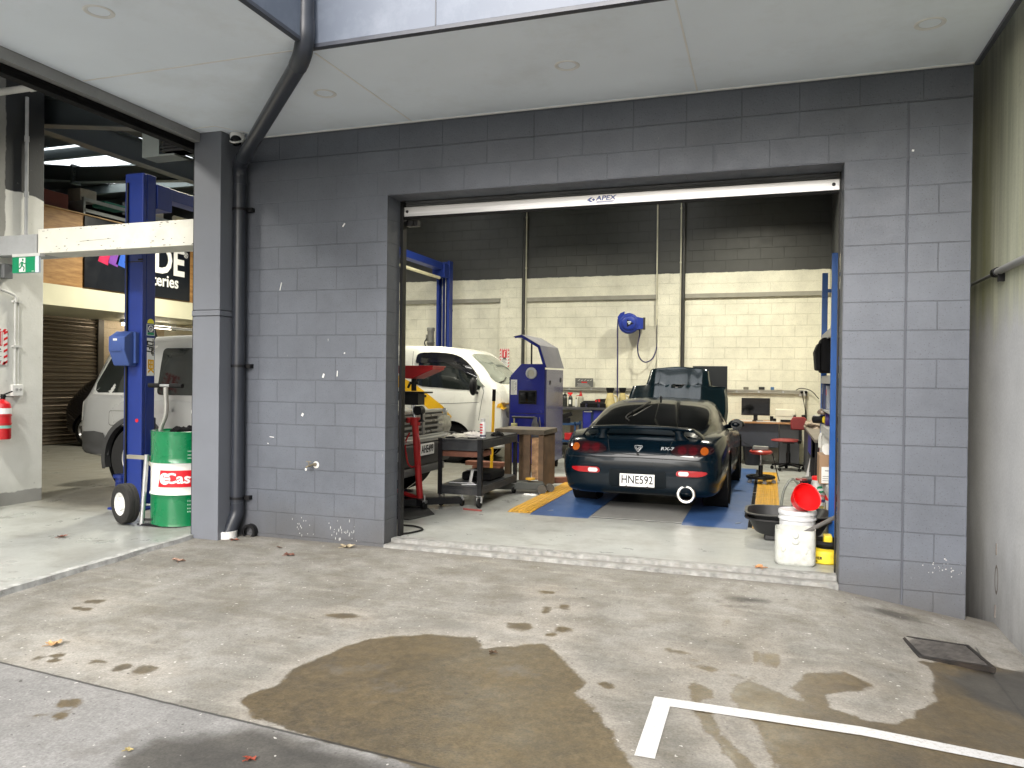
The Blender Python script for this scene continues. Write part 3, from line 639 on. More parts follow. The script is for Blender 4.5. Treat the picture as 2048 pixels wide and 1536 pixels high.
for i, (x, lab) in enumerate(((-4.635,'dark steel roof post standing beside the left wall pilaster'),(-1.535,'dark steel roof post standing beside the pilaster behind the raised bonnet'))):
    q = thing('roof_post', lab, 'post', (x, 8.60, 0), group='slim dark posts on the back wall')
    mb = MB(); mb.cyl((0,0,0), (0,0,5.6), .036, n=16); mb.build('post', PI_D, q)
    mb = MB(); mb.cyl((-.05 if i else .05,-.01,0), (-.05 if i else .05,-.01,5.4), .013, n=10)
    for z in (1.2, 2.4, 3.6, 4.6): mb.lathe([(.013,-.015),(.02,-.015),(.02,.015),(.013,.015)], 10, (-.05 if i else .05,-.01,z))
    mb.build('conduit', PI_L, q)
mb = MB(); mb.cyl((-2.02,8.59,2.45), (-2.02,8.59,5.4), .014, n=10); tag(mb.build('air_pipe', PI_L), 'thin cream air pipe running up the wall above the blue hose reel', 'pipe')
# roof with skylights
ROOF = P('roof_sheet', (.07,.075,.075), .55, .1, var=.15)
def roof():
    holes = [(-13.9,-10.6,4.9,7.4),(-2.35,-1.5,2.2,7.4),(-6.6,-5.7,1.5,7.4)]
    xs = sorted({-17.2, 1.3, *[h[0] for h in holes], *[h[1] for h in holes]}); ys = sorted({-12.2, .0, 9.0, *[h[2] for h in holes], *[h[3] for h in holes]})
    mb = MB()
    for i in range(len(xs)-1):
        for j in range(len(ys)-1):
            mx, my = (xs[i]+xs[i+1])/2, (ys[j]+ys[j+1])/2
            if any(h[0] < mx < h[1] and h[2] < my < h[3] for h in holes): continue
            if my < 0 and mx > -4.96: continue
            if ys[j] < 0 and xs[i] < -4.96 < xs[i+1]:
                mb.box(xs[i], -4.96, ys[j], ys[j+1], 5.6, 5.66); continue
            mb.box(xs[i], xs[i+1], ys[j], ys[j+1], 5.6, 5.66)
    r = thing('workshop_roof', 'dark steel sheet roof with translucent skylight sheets', 'roof', (-6, 4, 5.6))
    wbuild(mb, 'roof_sheet', ROOF, parent=r)
    m = bpy.data.materials.new('skylight_sheet'); m.use_nodes = True; n = m.node_tree.nodes; L = m.node_tree.links
    tr = n.new('ShaderNodeBsdfTranslucent'); tr.inputs[0].default_value = (.86,.9,.9,1); tp_ = n.new('ShaderNodeBsdfTransparent'); tp_.inputs[0].default_value = (.8,.84,.85,1)
    mx = n.new('ShaderNodeMixShader'); mx.inputs[0].default_value = .35; L.new(tr.outputs[0], mx.inputs[1]); L.new(tp_.outputs[0], mx.inputs[2]); L.new(mx.outputs[0], n['Material Output'].inputs[0])
    for h in holes:
        mb = MB(); nn = int((h[1]-h[0])/.05); rows = []
        for i in range(nn+1):
            x = h[0]+(h[1]-h[0])*i/nn; z = 5.63+.018*sin(i*1.5); rows.append([(x,h[2],z),(x,h[3],z)])
        mb.grid(rows); wbuild(mb, 'skylight', m, parent=r, fix=False)
    mb = MB()
    y = -1.0
    for y in (-3.3,-2.1,-.9,.2,1.4,2.6,3.8,5.0,6.2,7.4,8.5):
        x1 = -4.98 if y < .1 else .98
        mb.box(-17, x1, y, y+.06, 5.42, 5.595); mb.box(-17, x1, y+.06, y+.1, 5.42, 5.43)
    wbuild(mb, 'purlin', GREEN_GREY, parent=r)
roof()
def ibeam(name, p0, p1, h, w_, mat, lab):
    p0, p1 = Vector(p0), Vector(p1); t = thing(name, lab, 'beam', p0); mb = MB(); d = (p1-p0); z = Vector((0,0,1))
    o = Vector()
    for dz, ww, hh in ((0, .012, h-.03), (h/2-.0075, w_, .014), (-h/2+.0075, w_, .014)):
        mb.bar(o+z*dz, d+z*dz, ww, hh)
    mb.build('steel_section', mat, t); return t
ibeam('roof_beam', (-8.5,.0,4.55), (-8.5,8.6,4.57), .34, .17, DARK_STEEL, 'big dark steel beam running back into the workshop above the left doorway')
b_ = ibeam('roof_rafter', (-12.05,4.9,5.04), (-4.0,4.9,4.55), .27, .15, GREEN_GREY, 'grey-green rafter to the right of the bolted ridge joint under the skylight')
b2_ = ibeam('roof_rafter', (-16.5,4.9,5.6), (-12.08,4.9,5.06), .27, .15, GREEN_GREY, 'grey-green rafter to the left of the bolted ridge joint under the skylight')
mb = MB(); mb.box(-12.10,-12.05,4.81,4.99,4.87,5.22)
for z in (4.92,5.0,5.08,5.16): mb.cyl((-12.13,4.85,z), (-12.02,4.85,z), .02, n=6)
wbuild(mb, 'joint_plate', GREEN_GREY, parent=b_)
ibeam('header_beam', (-8.4,.75,4.46), (-5.0,.75,4.06), .32, .16, DARK_STEEL, 'dark header beam just inside the left doorway under the white pipe')
mb = MB(); mb.tube([(-8.9,-.12,4.28),(-5.1,-.12,4.28)], .035, 14); mb.lathe([(.036,-.03),(.042,-.03),(.042,.03),(.036,.03)], 14, (-7.05,-.12,4.28), 'X'); mb.bar((-7.05,-.12,4.28),(-7.05,-.12,4.45),.02,.02)
tag(mb.build('roof_pipe', P('white_pvc', (.62,.62,.60), .4)), 'pale plastic pipe crossing the top of the left doorway', 'pipe')
# raking bracket and door motor at the head of the left door
dm = thing('door_motor', 'black finned roller door motor on a bracket at the top corner of the left doorway', 'motor', (-5.62,.35,3.75))
mb = MB()
for i in range(7): mb.box(-.17,.10,-.09,.09,-.11+i*.033,-.098+i*.033)
mb.box(-.16,.09,-.075,.075,-.11,.11); mb.build('motor_body', BLACK_STEEL, dm); mb = MB(); mb.box(.10,.20,-.08,.08,-.10,.10); mb.cyl((.20,0,0),(.26,0,0),.07); mb.build('gearbox', P('motor_cap', (.32,.31,.30), .4, .5), dm, bevel=.01)
mb = MB(); mb.box(-.40,-.19,-.10,-.09,-.14,.30); mb.box(-.40,.0,-.10,.1,-.155,-.14); mb.build('bracket', P('brace_paint', (.10,.115,.11)), dm)
mb = MB(); mb.bar((-5.95,1.0,3.52),(-5.45,1.0,3.98),.05,.13); mb.bar((-6.0,1.0,3.48),(-5.2,1.0,3.44),.08,.07); tag(mb.build('knee_brace', P('brace_paint', (.10,.115,.11), .55, var=.1)), 'grey-green raking knee brace below the roller door motor', 'brace')
hd = thing('doorway_header', 'steel door head along the top edge of the left doorway', 'door head', (-4.9,-.3,3.5))
HDM = P('door_head_grey', (.30,.30,.295), .4, .3, var=.08, dirt=.3)
mb = MB(); mb.box(-4.93,-4.862,-12,-.272,3.50,3.578); wbuild(mb, 'head_channel', HDM, parent=hd)
mb = MB(); mb.box(-5.02,-4.94,-12,-.05,3.44,3.545); mb.box(-4.936,-4.93,-12,-.28,3.47,3.50); wbuild(mb, 'brush_strip', BLACK_MATT, parent=hd)
mb = MB(); mb.box(-5.30,-5.03,-12,-.05,3.60,3.72); wbuild(mb, 'curtain_roll', DARK_STEEL, parent=hd)
mb = MB(); mb.box(-5.0,-4.87,-12,.0,3.625,5.6); tag(mb.build('gable_wall', DARK_STEEL), 'dark sheeted wall above the left doorway head', 'wall')

# annex wall on the far left, cross beam
def annex_mat():
    t = NT('annex_plaster', .6); o = t.sep(t.obj); y, z = o[1], o[2]; mid = t.noise(3, 8, .65); fine = t.noise(40, 4)
    c = t.mix(t.map(mid, .45, .75, 0, .5), (.70, .70, .66), (.55, .55, .50))
    zz = t.math('ADD', z, t.math('MULTIPLY', t.math('SUBTRACT', t.noise(2.5, 5), .5), .12))
    c = t.mix(t.map(t.math('SUBTRACT', zz, t.math('MULTIPLY', y, -.12)), 3.385, 3.395), c, (.022, .024, .026))
    bare = t.math('MULTIPLY', t.map(t.math('ADD', y, t.math('MULTIPLY', t.noise(6, 5), .06)), .135, .125), t.map(z, 2.7, 2.71))
    c = t.mix(bare, c, t.mix(mid, (.18,.18,.165), (.34,.335,.31)))
    c = t.mix(t.map(t.noise(7, 8, .7), .64, .70, 0, .5), c, (.33,.32,.29))
    foot = t.map(t.math('ADD', z, t.math('MULTIPLY', t.noise(7, 6), .06)), .165, .175, 1, 0)
    c = t.mix(foot, c, t.mix(mid, (.26,.255,.24), (.38,.375,.36)))
    t.bump(t.math('ADD', mid, fine), .2, .006); return t.done(c)
aw = thing('annex_wall', 'white plastered wall end with a black painted top inside the left doorway', 'wall', (-7.69,0,0))
mb = MB(); mb.box(-8.02,-7.69,-12,.56,-.3,5.55); wbuild(mb, 'wall_end', annex_mat(), parent=aw, bevel=.008)
BEAMC = P('chipped_cream_paint', (.69,.68,.61), .6, var=.08, scale=3, dirt=.35, dcol=(.4,.37,.29), dscale=2.2, bump=.25, bscale=20)
cb = thing('cross_beam', 'chipped cream concrete beam spanning the left workshop with a grey end', 'beam', (-6.3,0,2.64))
mb = MB(); mb.box(-7.108,-4.93,.0,.30,2.635,2.885); wbuild(mb, 'beam_face', BEAMC, parent=cb, bevel=.008)
mb = MB(); mb.box(-7.689,-7.112,-.012,.30,2.632,2.835); wbuild(mb, 'grey_end', P('grey_beam_end', (.40,.41,.42), .6, var=.1, dirt=.3), parent=cb, bevel=.006)
mb = MB()
random.seed(5)
for i in range(60):
    x = random.uniform(-7.05,-5.0); z = 2.64+abs(random.gauss(0,.07)) if i % 2 else 2.885-abs(random.gauss(0,.04))
    if z < 2.88: mb.cbox((x,-.001,z), (random.uniform(.005,.03),.002,random.uniform(.003,.008)))
mb.bar((-6.55,-.001,2.735),(-6.15,-.001,2.745),.002,.003,up=(0,0,1)); wbuild(mb, 'chip_marks', P('chip_grey', (.20,.19,.17), .9), parent=cb)
mb = MB(); mb.box(-7.689,-4.93,.03,.27,2.886,2.90); 
# exit sign
ex = thing('exit_sign', 'green running-man emergency exit sign hanging below the grey beam end', 'exit sign', (-7.22,-.02,2.44))
mb = MB(); mb.box(-.19,.19,-.02,.04,.165,.195); mb.build('bracket', P('sign_housing', (.58,.58,.57), .4), ex)
mb = MB(); mb.box(-.18,.13,-.024,-.012,.0,.16); mb.build('sign_face', SIGN_GREEN, ex)
mb = MB(); mb.box(.131,.18,-.024,-.012,.0,.162); mb.box(-.18,.18,-.011,.0,-.005,.162); mb.build('acrylic_panel', P('sign_acrylic', (.62,.68,.76), .2, var=.03), ex)
mb = MB(); mb.box(-.085,.0,-.0265,-.0245,.008,.152); mb.box(.085,.122,-.0265,-.0245,.010,.014); mb.build('doorway_mark', WHITE_PAINT, ex)
mb = MB()
def stroke(pts, w_, y=-.0285):
    for a, b in zip(pts[:-1], pts[1:]): mb.bar((a[0],y,a[1]), (b[0],y,b[1]), .002, w_, up=(-(b[1]-a[1]),0,b[0]-a[0]))
mb.lathe([(0,-.001),(.012,-.001),(.012,.001),(0,.001)], 14, (-.032,-.0285,.131), 'Y')
stroke([(-.038,.112),(-.044,.068)], .024); stroke([(-.04,.072),(-.012,.052),(-.022,.018)], .013); stroke([(-.046,.07),(-.066,.045),(-.098,.044)], .013); stroke([(-.035,.108),(-.012,.088),(.012,.098)], .009); stroke([(-.044,.108),(-.068,.096),(-.074,.072)], .009)
mb.build('running_figure', SIGN_GREEN, ex)
jb = thing('junction_box', 'small grey junction box and bent conduit beside the exit sign', 'junction box', (-7.69,.08,2.43))
mb = MB(); mb.box(.0,.07,-.04,.06,-.02,.13); mb.build('box', P('box_grey', (.16,.165,.17), .5), jb, bevel=.006)
mb = MB(); mb.tube([(.03,-.07,.15),(.03,-.09,.10),(.03,-.09,-.05),(.03,-.06,-.13),(.03,.06,-.17),(.03,.12,-.2),(.03,.13,-.26)], .014, 10, spline=5); mb.tube([(.016,.13,-.2),(.016,.13,-1.14)], .012, 10); mb.tube([(.016,.17,-.2),(.016,.17,-1.14)], .006, 8)
for z in (-.25,-.73): mb.box(.0,.03,.10,.20,z-.012,z+.012)
mb.build('conduit', P('white_conduit', (.60,.60,.58), .45), jb)
ou = thing('power_socket', 'white wall power socket at the foot of the left conduit', 'power socket', (-7.69,.235,1.165))
mb = MB(); mb.box(0,.035,-.062,.062,0,.125); mb.build('socket_plate', WHITE_PLASTIC, ou, bevel=.006); mb = MB(); mb.cyl((.035,.03,.07),(.038,.03,.07),.014); mb.box(.035,.038,-.03,.0,.06,.085); mb.build('pin_slots', P('socket_shadow', (.35,.35,.34), .5), ou)
v2 = thing('tall_conduit', 'pale conduit running up the black painted wall top by the left doorway', 'conduit', (-7.66,.22,2.9))
mb = MB(); mb.tube([(0,.1,-.02),(0,.1,1.5)], .018, 12); [mb.lathe([(.018,-.03),(.024,-.03),(.024,.03),(.018,.03)], 12, (0,.1,z)) for z in (.45,1.05)]; mb.build('pipe', P('pale_conduit', (.45,.46,.47), .45), v2)
def striped_notice(name, lab, loc, wd, ht, east):
    t = thing(name, lab, 'safety notice', loc)
    t.rotation_euler = (0, 0, pi/2 if east else 0)      # local: x right, -y towards the reader
    mb = MB(); mb.box(-wd/2,wd/2,-.004,0,0,ht); mb.build('notice_board', PAPER, t)
    mb = MB(); n = int(ht/.055)
    for i in range(n):
        z = i*ht/n
        for x in (-wd/2, wd/2-wd*.14): mb.prism([(x,z),(x+wd*.14,z+.022),(x+wd*.14,z+.022+.025),(x,z+.025)], -.0055, -.0042, 'XZ')
    for i in range(5):
        x = -wd/2+i*wd/5
        for z in (.0, ht-wd*.12): mb.prism([(x,z),(x+wd*.1,z),(x+wd*.16,z+wd*.11),(x+wd*.06,z+wd*.11)], -.0055, -.0042, 'XZ')
    mb.build('hazard_stripes', SIGN_RED, t)
    mb = MB(); mb.box(-wd*.3,wd*.3,-.006,-.0045,ht*.52,ht*.92); mb.build('red_panel', SIGN_RED, t)
    mb = MB(); mb.box(-wd*.06,wd*.06,-.0075,-.0062,ht*.56,ht*.80); mb.cyl((-wd*.03,-.007,ht*.80),(wd*.0,-.007,ht*.85),.008); mb.bar((0,-.007,ht*.84),(wd*.14,-.007,ht*.86),.002,.012)
    for x in (-wd*.26,wd*.25): mb.box(x,x+.006,-.0075,-.0062,ht*.54,ht*.90)
    mb.build('extinguisher_mark', WHITE_PAINT, t)
    mb = MB(); mb.text('FIRE', wd*.17, FRONT((0,-.0052,ht*.475)), .0004, .002); mb.text('EXTINGUISHER', wd*.075, FRONT((0,-.0052,ht*.425)), .0004, .001)
    for i in range(7): mb.box(-wd*.28,wd*(.28-.12*(i % 3)*.8),-.0052,-.0045,ht*(.10+.042*i),ht*(.112+.042*i))
    mb.build('lettering', BLACK_INK, t)
    return t
striped_notice('fire_notice', 'red and white striped extinguisher notice on the white wall at the far left', (-7.685,-.02,1.50), .30, .38, True)
striped_notice('fire_notice', 'red and white striped extinguisher notice on the cream back wall', (-5.015,8.585,1.64), .20, .37, False)
fe = thing('fire_extinguisher', 'red fire extinguisher with white label hung on the far left wall', 'fire extinguisher', (-7.60,.02,.72))
mb = MB(); mb.lathe([(0,0),(.07,0),(.076,.012),(.076,.34),(.066,.375),(.035,.40),(.024,.41),(.024,.42)], 28); mb.build('cylinder', P('extinguisher_red', (.55,.012,.018), .3, coat=.4, var=.05), fe)
mb = MB(); mb.lathe([(.0765,.265),(.0775,.265),(.0775,.325),(.0765,.325)], 28); mb.build('white_band', WHITE_PAINT, fe)
mb = MB(); mb.lathe([(.0765,.115),(.0773,.115),(.0773,.145),(.0765,.145)], 28); mb.build('green_band', P('teal_label', (.25,.5,.42), .5), fe)
mb = MB(); mb.cyl((0,0,.42),(0,0,.47),.022); mb.bar((-.02,0,.455),(.02,.09,.50),.02,.012); mb.bar((-.01,0,.445),(.02,.10,.44),.016,.008); mb.cyl((.02,-.01,.45),(.05,-.02,.45),.016); mb.tube([(-.02,-.02,.45),(-.03,-.08,.40),(-.02,-.085,.25),(-.01,-.085,.1)], .009, 8, spline=5); mb.build('valve', BLACK_PLASTIC, fe)
mb = MB(); [mb.lathe([(.0765,z),(.082,z),(.082,z+.015),(.0765,z+.015)], 24) for z in (.155,.24)]; mb.box(-.088,-.08,-.03,.03,.0,.42); mb.build('bracket', RED_PAINT, fe)
# dark cabinet edge at the far left
cbx = thing('steel_ramp', 'brown folded steel plate leaning at the foot of the far left wall', 'steel plate', (-7.60,-.12,-.03))
mb = MB(); mb.prism([(-.25,0),(.06,0),(.06,.22),(-.02,.34),(-.25,.34)], -.05, .02, 'XZ'); mb.build('plate', P('brown_steel', (.045,.028,.024), .4, var=.2), cbx, bevel=.006)
mb = MB(); mb.box(.075,.10,-.06,.02,0,.30); mb.build('white_edge', WHITE_PAINT, cbx)

# mezzanine, signboard, storage, shutter
mz = thing('mezzanine', 'cream fronted mezzanine deck with plywood balustrade at the back of the left workshop', 'mezzanine', (-11.5,4,2.57))
MZ = P('mezzanine_cream', (.68,.66,.50), .55, var=.05, scale=2)
mb = MB(); mb.box(-15.5,-11.5,.26,8.645,2.57,2.925); wbuild(mb, 'deck', MZ, parent=mz)
def ply_mat():
    t = NT('plywood', .55); g = t.noise(1, 8, .65, t.scalev((3, 2.2, 14))); c = t.mix(t.map(g, .35, .68), (.24,.115,.035), (.47,.27,.10)); return t.done(c)
PLY = ply_mat()
mb = MB(); mb.box(-11.53,-11.505,.3,8.64,2.926,4.215); wbuild(mb, 'plywood_front', PLY, parent=mz)
mb = MB(); mb.box(-11.56,-11.47,.3,8.64,4.216,4.232); wbuild(mb, 'capping', P('pale_timber', (.45,.30,.15), .6), parent=mz)
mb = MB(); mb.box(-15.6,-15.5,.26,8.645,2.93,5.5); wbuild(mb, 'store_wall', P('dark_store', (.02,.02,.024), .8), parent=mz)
sg = thing('battery_sign', 'black battery advertising board with white lettering fixed to the mezzanine front', 'sign', (-11.48,5.86,2.945))
mb = MB(); mb.box(-.02,.005,-1.30,1.30,0,1.255); mb.build('board', P('sign_black', (.006,.008,.013), .35, var=.05), sg)
mb = MB(); mb.text('DE', .78, EAST((.008,.72,.735)), .002, .022, xs=.86); mb.build('brand_letters', WHITE_PAINT, sg); mb = MB(); mb.text('I', .78, EAST((.008,-.30,.735)), .002, .022); mb.build('brand_letters', WHITE_PAINT, sg)
mb = MB(); mb.text('Batteries', .33, EAST((.008,.42,.33)), .002, .006, xs=.93); mb.text('®', .16, EAST((.008,1.18,.93)), .002, 0); mb.build('subtitle', WHITE_PAINT, sg)
for nm, col, y0 in (('red_flash', (.5,.02,.08), -1.02), ('violet_flash', (.16,.05,.3), -.80), ('blue_flash', (.03,.10,.45), -.62)):
    mb = MB(); mb.prism([(y0,.5),(y0+.22,.45),(y0+.30,.75),(y0+.10,.78)], .006, .009, 'YZ'); mb.build(nm, P(nm, col, .4), sg)
RB = P('store_red', (.13,.028,.02), .6, var=.2)
st = thing('red_crate', 'dull red storage box on the mezzanine above the plywood front', 'crate', (-11.85,4.0,2.93))
mb = MB(); mb.box(-.3,.22,-.7,.36,0,1.60); mb.build('box_side', RB, st, bevel=.01)
rk = thing('parts_rack', 'pale metal rack with trays along the mezzanine edge', 'rack', (-11.75,5.0,2.93))
mb = MB()
for y in (-.38, 1.0, 2.4): mb.box(-.2,.2,y-.02,y+.02,0,1.62)
for z in (1.36, 1.55): mb.box(.17,.2,-.38,2.4,z,z+.06)
mb.box(-.2,.2,-.38,2.4,1.30,1.32); mb.build('rack_frame', P('rack_grey', (.30,.32,.32), .5, .3), rk)
for i, (y, s_, col, lab) in enumerate(((4.75,(.3,.35,.22),(.30,.28,.24),'pale crumpled sack on the mezzanine rack next to the red box'),(5.35,(.3,.5,.10),(.02,.14,.09),'flat green box on the mezzanine rack'),(5.95,(.3,.3,.24),(.16,.155,.15),'grey carton on the mezzanine rack beside the flat green box'),(6.4,(.3,.3,.18),(.30,.27,.22),'tan carton near the blue lift post on the mezzanine rack'))):
    q = thing('carton', lab, 'box', (-11.75,y,4.49)); mb = MB(); mb.cbox((0,0,s_[2]/2), (s_[0],s_[1],s_[2])); mb.build('carton_body', P('carton_%d' % i, col, .8, var=.2), q, bevel=.012)
    mb = MB(); mb.box(-s_[0]/2,s_[0]/2,-.02,.02,s_[2],s_[2]+.002); mb.build('tape', P('carton_tape', (.3,.26,.2), .5), q)
q = thing('stack_of_boxes', 'dim boxes stacked at the back of the mezzanine store', 'box', (-14.5,5.5,2.93))
for j, (y, z, a, b) in enumerate(((-1.2,0,.9,1.5),(0,0,1.0,1.3),(1.2,0,.8,1.7))):
    mb = MB(); mb.box(-.4,.4,y-a/2,y+a/2,z,z+b); mb.build('box_side', P('dim_box_%d' % (j % 2), (.05+.03*j,.045,.04), .8), q, bevel=.01)
sh = thing('roller_shutter', 'brown steel roller shutter closed at the back of the left workshop', 'roller shutter', (-13.5,5.2,0))
def shutter():
    mb = MB(); rows = []; n = 150
    for i in range(n+1):
        z = .02+2.5*i/n; ph = (z/.0755) % 1; d = .026*sin(ph*2*pi); d = max(d, -.012)
        rows.append([(-13.5+d,2.2,z),(-13.5+d,6.78,z)])
    mb.grid(rows); wbuild(mb, 'curtain', P('shutter_brown', (.21,.17,.13), .35, .35, var=.1, dirt=.2), parent=sh, fix=False)
    mb = MB(); mb.box(-13.54,-13.44,6.72,6.86,0,2.565); wbuild(mb, 'guide', P('guide_brown', (.10,.085,.07), .45), parent=sh)
shutter()
BEIGE = block_material('store_blocks', (.50,.40,.28), (0,.0), joint=.8, scuff=0)
mb = MB(); mb.box(-13.7,-13.5,6.87,8.64,0,2.565); mb.box(-13.7,-13.56,.26,6.865,0,2.565); tag(mb.build('store_wall', BEIGE), 'beige block wall beside the roller shutter under the mezzanine', 'wall')
fl = thing('strip_light', 'lit fluorescent strip light under the mezzanine ceiling', 'strip light', (-12.9,7.55,2.53))
mb = MB(); mb.box(-.06,.06,-.75,.75,-.03,.035); mb.build('batten', WHITE_PLASTIC, fl)
mb = MB(); mb.cyl((0,-.72,-.06),(0,.72,-.06),.035,n=14); mb.build('tube', P('lit_tube', (1,1,1), .4, emit=(1,.90,.72), estr=7), fl)
mb = MB(); mb.box(-.05,.05,.62,.76,-.11,-.03); mb.build('end_cap', P('lamp_end', (.2,.19,.16), .5), fl)
def lamp(name, loc, e, size, col, lab, rot=(0,0,0)):
    t = thing(name, lab, 'lamp', loc)
    mb = MB(); mb.lathe([(.05,.34),(.09,.30),(.11,.16),(.24,.02),(.25,.0),(.245,-.005),(.23,.02),(.10,.15)], 28); mb.build('reflector', GALV, t)
    mb = MB(); mb.cyl((0,0,.3),(0,0,.7),.012,n=8); mb.build('hanger', BLACK_STEEL, t)
    mb = MB(); mb.lathe([(0,.03),(.2,.03)], 28); mb.build('lens', P('lit_lens', (1,1,1), .4, emit=(1,.93,.75), estr=5), t)
    ld = bpy.data.lights.new(name, 'AREA'); ld.shape = 'DISK'; ld.size = size; ld.energy = e; ld.color = col; ld.spread = RAD(152)
    lo = bpy.data.objects.new('lamp_light', ld); C.objects.link(lo); lo.parent = t; lo.location = (0,0,.01)
WARM = (1, .95, .79)
lamp('high_bay_lamp', (-.35,6.1,4.85), 78, .42, WARM, 'high bay lamp hung over the bonnet of the dark green coupe')
lamp('high_bay_lamp', (-4.2,5.2,4.85), 72, .42, WARM, 'high bay lamp hung over the white van nose')
lamp('high_bay_lamp', (-9.7,5.6,4.85), 78, .42, WARM, 'high bay lamp hung in front of the mezzanine')
lamp('high_bay_lamp', (-6.9,2.6,4.6), 70, .42, WARM, 'high bay lamp hung over the silver off-roader')
lamp('high_bay_lamp', (-6.5,-2.4,4.5), 52, .42, (1,.97,.9), 'high bay lamp hung in the white left annex')
# long trunking rail and sockets on the back wall
for nm, x0, x1, z, lab in (('wall_rail', -3.9,-2.45,1.235,'galvanised service rail on the back wall above the workbench'),('wall_rail', -.75,.52,1.235,'galvanised service rail on the back wall above the desk')):
    t = thing(nm, lab, 'rail', ((x0+x1)/2,8.6,z)); h = (x1-x0)/2
    mb = MB(); mb.box(-h,h,0,.05,-.03,.03); mb.box(-h,h,-.02,.0,.012,.03); mb.build('rail_body', P('rail_metal', (.40,.39,.34), .4, .5), t)
    mb = MB(); [mb.cbox((x,-.005,0), (.03,.012,.05)) for x in (-h*.7,-h*.1,h*.55)]; mb.build('clip', GALV, t)

# roller door in the front opening
rd = thing('roller_door', 'grey roller door rolled up in the wide opening with a silver bottom rail', 'roller door', (-1.32,.3,2.85))
mb = MB(); rows = []
for i in range(40):
    z = 2.925+i*.004; rows.append([(-3.10,.30+.008*sin(i*.9),z),(.47,.30+.008*sin(i*.9),z)])
mb.grid(rows); wbuild(mb, 'curtain', P('curtain_grey', (.22,.225,.23), .4, .3), parent=rd, fix=False)
mb = MB(); mb.lathe([(.15,-1.8),(.15,1.8)], 32, (-1.32,.47,3.12), 'X'); wbuild(mb, 'roll', P('curtain_grey', (.2,.2,.2)), parent=rd)
def alu():
    t = NT('brushed_rail', .35); t.b.inputs['Metallic'].default_value = .35; s_ = t.noise(1, 5, .6, t.scalev((.6, 3, 60))); return t.done(t.mix(t.map(s_, .35, .65), (.52,.52,.52), (.70,.70,.70)), .38)
mb = MB(); mb.box(-3.12,.478,.265,.30,2.842,2.925); wbuild(mb, 'bottom_rail', alu(), parent=rd, bevel=.003)
mb = MB(); mb.box(-3.10,.47,.268,.298,2.822,2.841); wbuild(mb, 'rubber_seal', RUBBER, parent=rd)
mb = MB(); [mb.lathe([(0,0),(.014,0),(.012,-.006),(0,-.008)], 14, (x,.265,2.885), 'Y') for x in (-3.07,.435)]; wbuild(mb, 'bolt', BLACK_STEEL, parent=rd)
mb = MB(); mb.text('APEX', .05, FRONT((-1.285,.2645,2.893)), .0006, .0012, shear=.15, xs=1.35); mb.bar((-1.36,.2645,2.868),(-1.215,.2645,2.868),.001,.004); mb.bar((-1.36,.2645,2.861),(-1.225,.2645,2.861),.001,.004)
mb.prism([(-1.44,2.885),(-1.41,2.905),(-1.39,2.905),(-1.415,2.885),(-1.39,2.866),(-1.41,2.866)], .2638,.2648,'XZ'); mb.prism([(-1.40,2.885),(-1.385,2.897),(-1.37,2.885),(-1.385,2.873)], .2638,.2648,'XZ')
wbuild(mb, 'maker_mark', P('logo_blue', (.03,.06,.25), .4), parent=rd)
mb = MB(); mb.box(-3.125,-3.098,.245,.315,-.02,2.97); mb.box(.474,.484,.245,.30,-.02,2.97); wbuild(mb, 'door_track', BLACK_PLASTIC, parent=rd)
mb = MB(); mb.at((-3.06,.36,2.80)).box(-.05,.06,-.03,.03,-.03,.02); mb.cyl((.0,-.03,-.01),(.0,-.05,-.01),.025); mb.at(); tag(mb.build('door_sensor', BLACK_PLASTIC), 'small black door sensor at the top left of the wide opening', 'sensor')

# ------------------------------------------------------------------ vehicles
def loft(stations, nu=5, nv=6):
    """stations: (y, [(x, z) half profile]); returns rows of points across the whole width and the profile parameter"""
    half = []
    for y, pr in stations:
        half.append(catmull([(x, y, z) for x, z in pr], nu))
    cols = list(zip(*half)); cols = [catmull(c, nv) for c in cols]; rows = [list(r) for r in zip(*cols)]
    full = []
    for r in rows:
        for p in r: p.x = max(0, p.x)
        full.append([Vector((-p.x, p.y, p.z)) for p in r[::-1]]+[p.copy() for p in r[1 if r[0].x < 1e-4 else 0:]])
    return rows, full
def skin(full, cap=True, close=True):
    mb = MB(); n, m = len(full), len(full[0])
    mb.v = [tuple(p) for r in full for p in r]
    mb.f = [(i*m+j, i*m+j+1, (i+1)*m+j+1, (i+1)*m+j) for i in range(n-1) for j in range(m-1)]
    if close: mb.f += [(i*m+m-1, i*m, (i+1)*m, (i+1)*m+m-1) for i in range(n-1)]
    if cap: mb.f += [tuple(range(m))[::-1], tuple(range((n-1)*m, n*m))]
    return mb
def cut(o, cutters):
    for k, mb in enumerate(cutters):
        me = bpy.data.meshes.new('cut'); me.from_pydata(mb.v, [], mb.f)
        bm = bmesh.new(); bm.from_mesh(me); bmesh.ops.remove_doubles(bm, verts=bm.verts, dist=1e-5); bmesh.ops.recalc_face_normals(bm, faces=bm.faces); bm.to_mesh(me); bm.free()
        c = bpy.data.objects.new('cut', me); C.objects.link(c)
        md = o.modifiers.new('b', 'BOOLEAN'); md.operation = 'DIFFERENCE'; md.solver = 'EXACT'; md.object = c
        par = o.parent; o.parent = None
        nm = bpy.data.meshes.new_from_object(o.evaluated_get(bpy.context.evaluated_depsgraph_get()))
        o.modifiers.clear(); o.parent = par
        if len(nm.polygons) > 20: o.data = nm
        bpy.data.objects.remove(c)
    o.data.shade_smooth(); o.data.set_sharp_from_angle(angle=RAD(38))
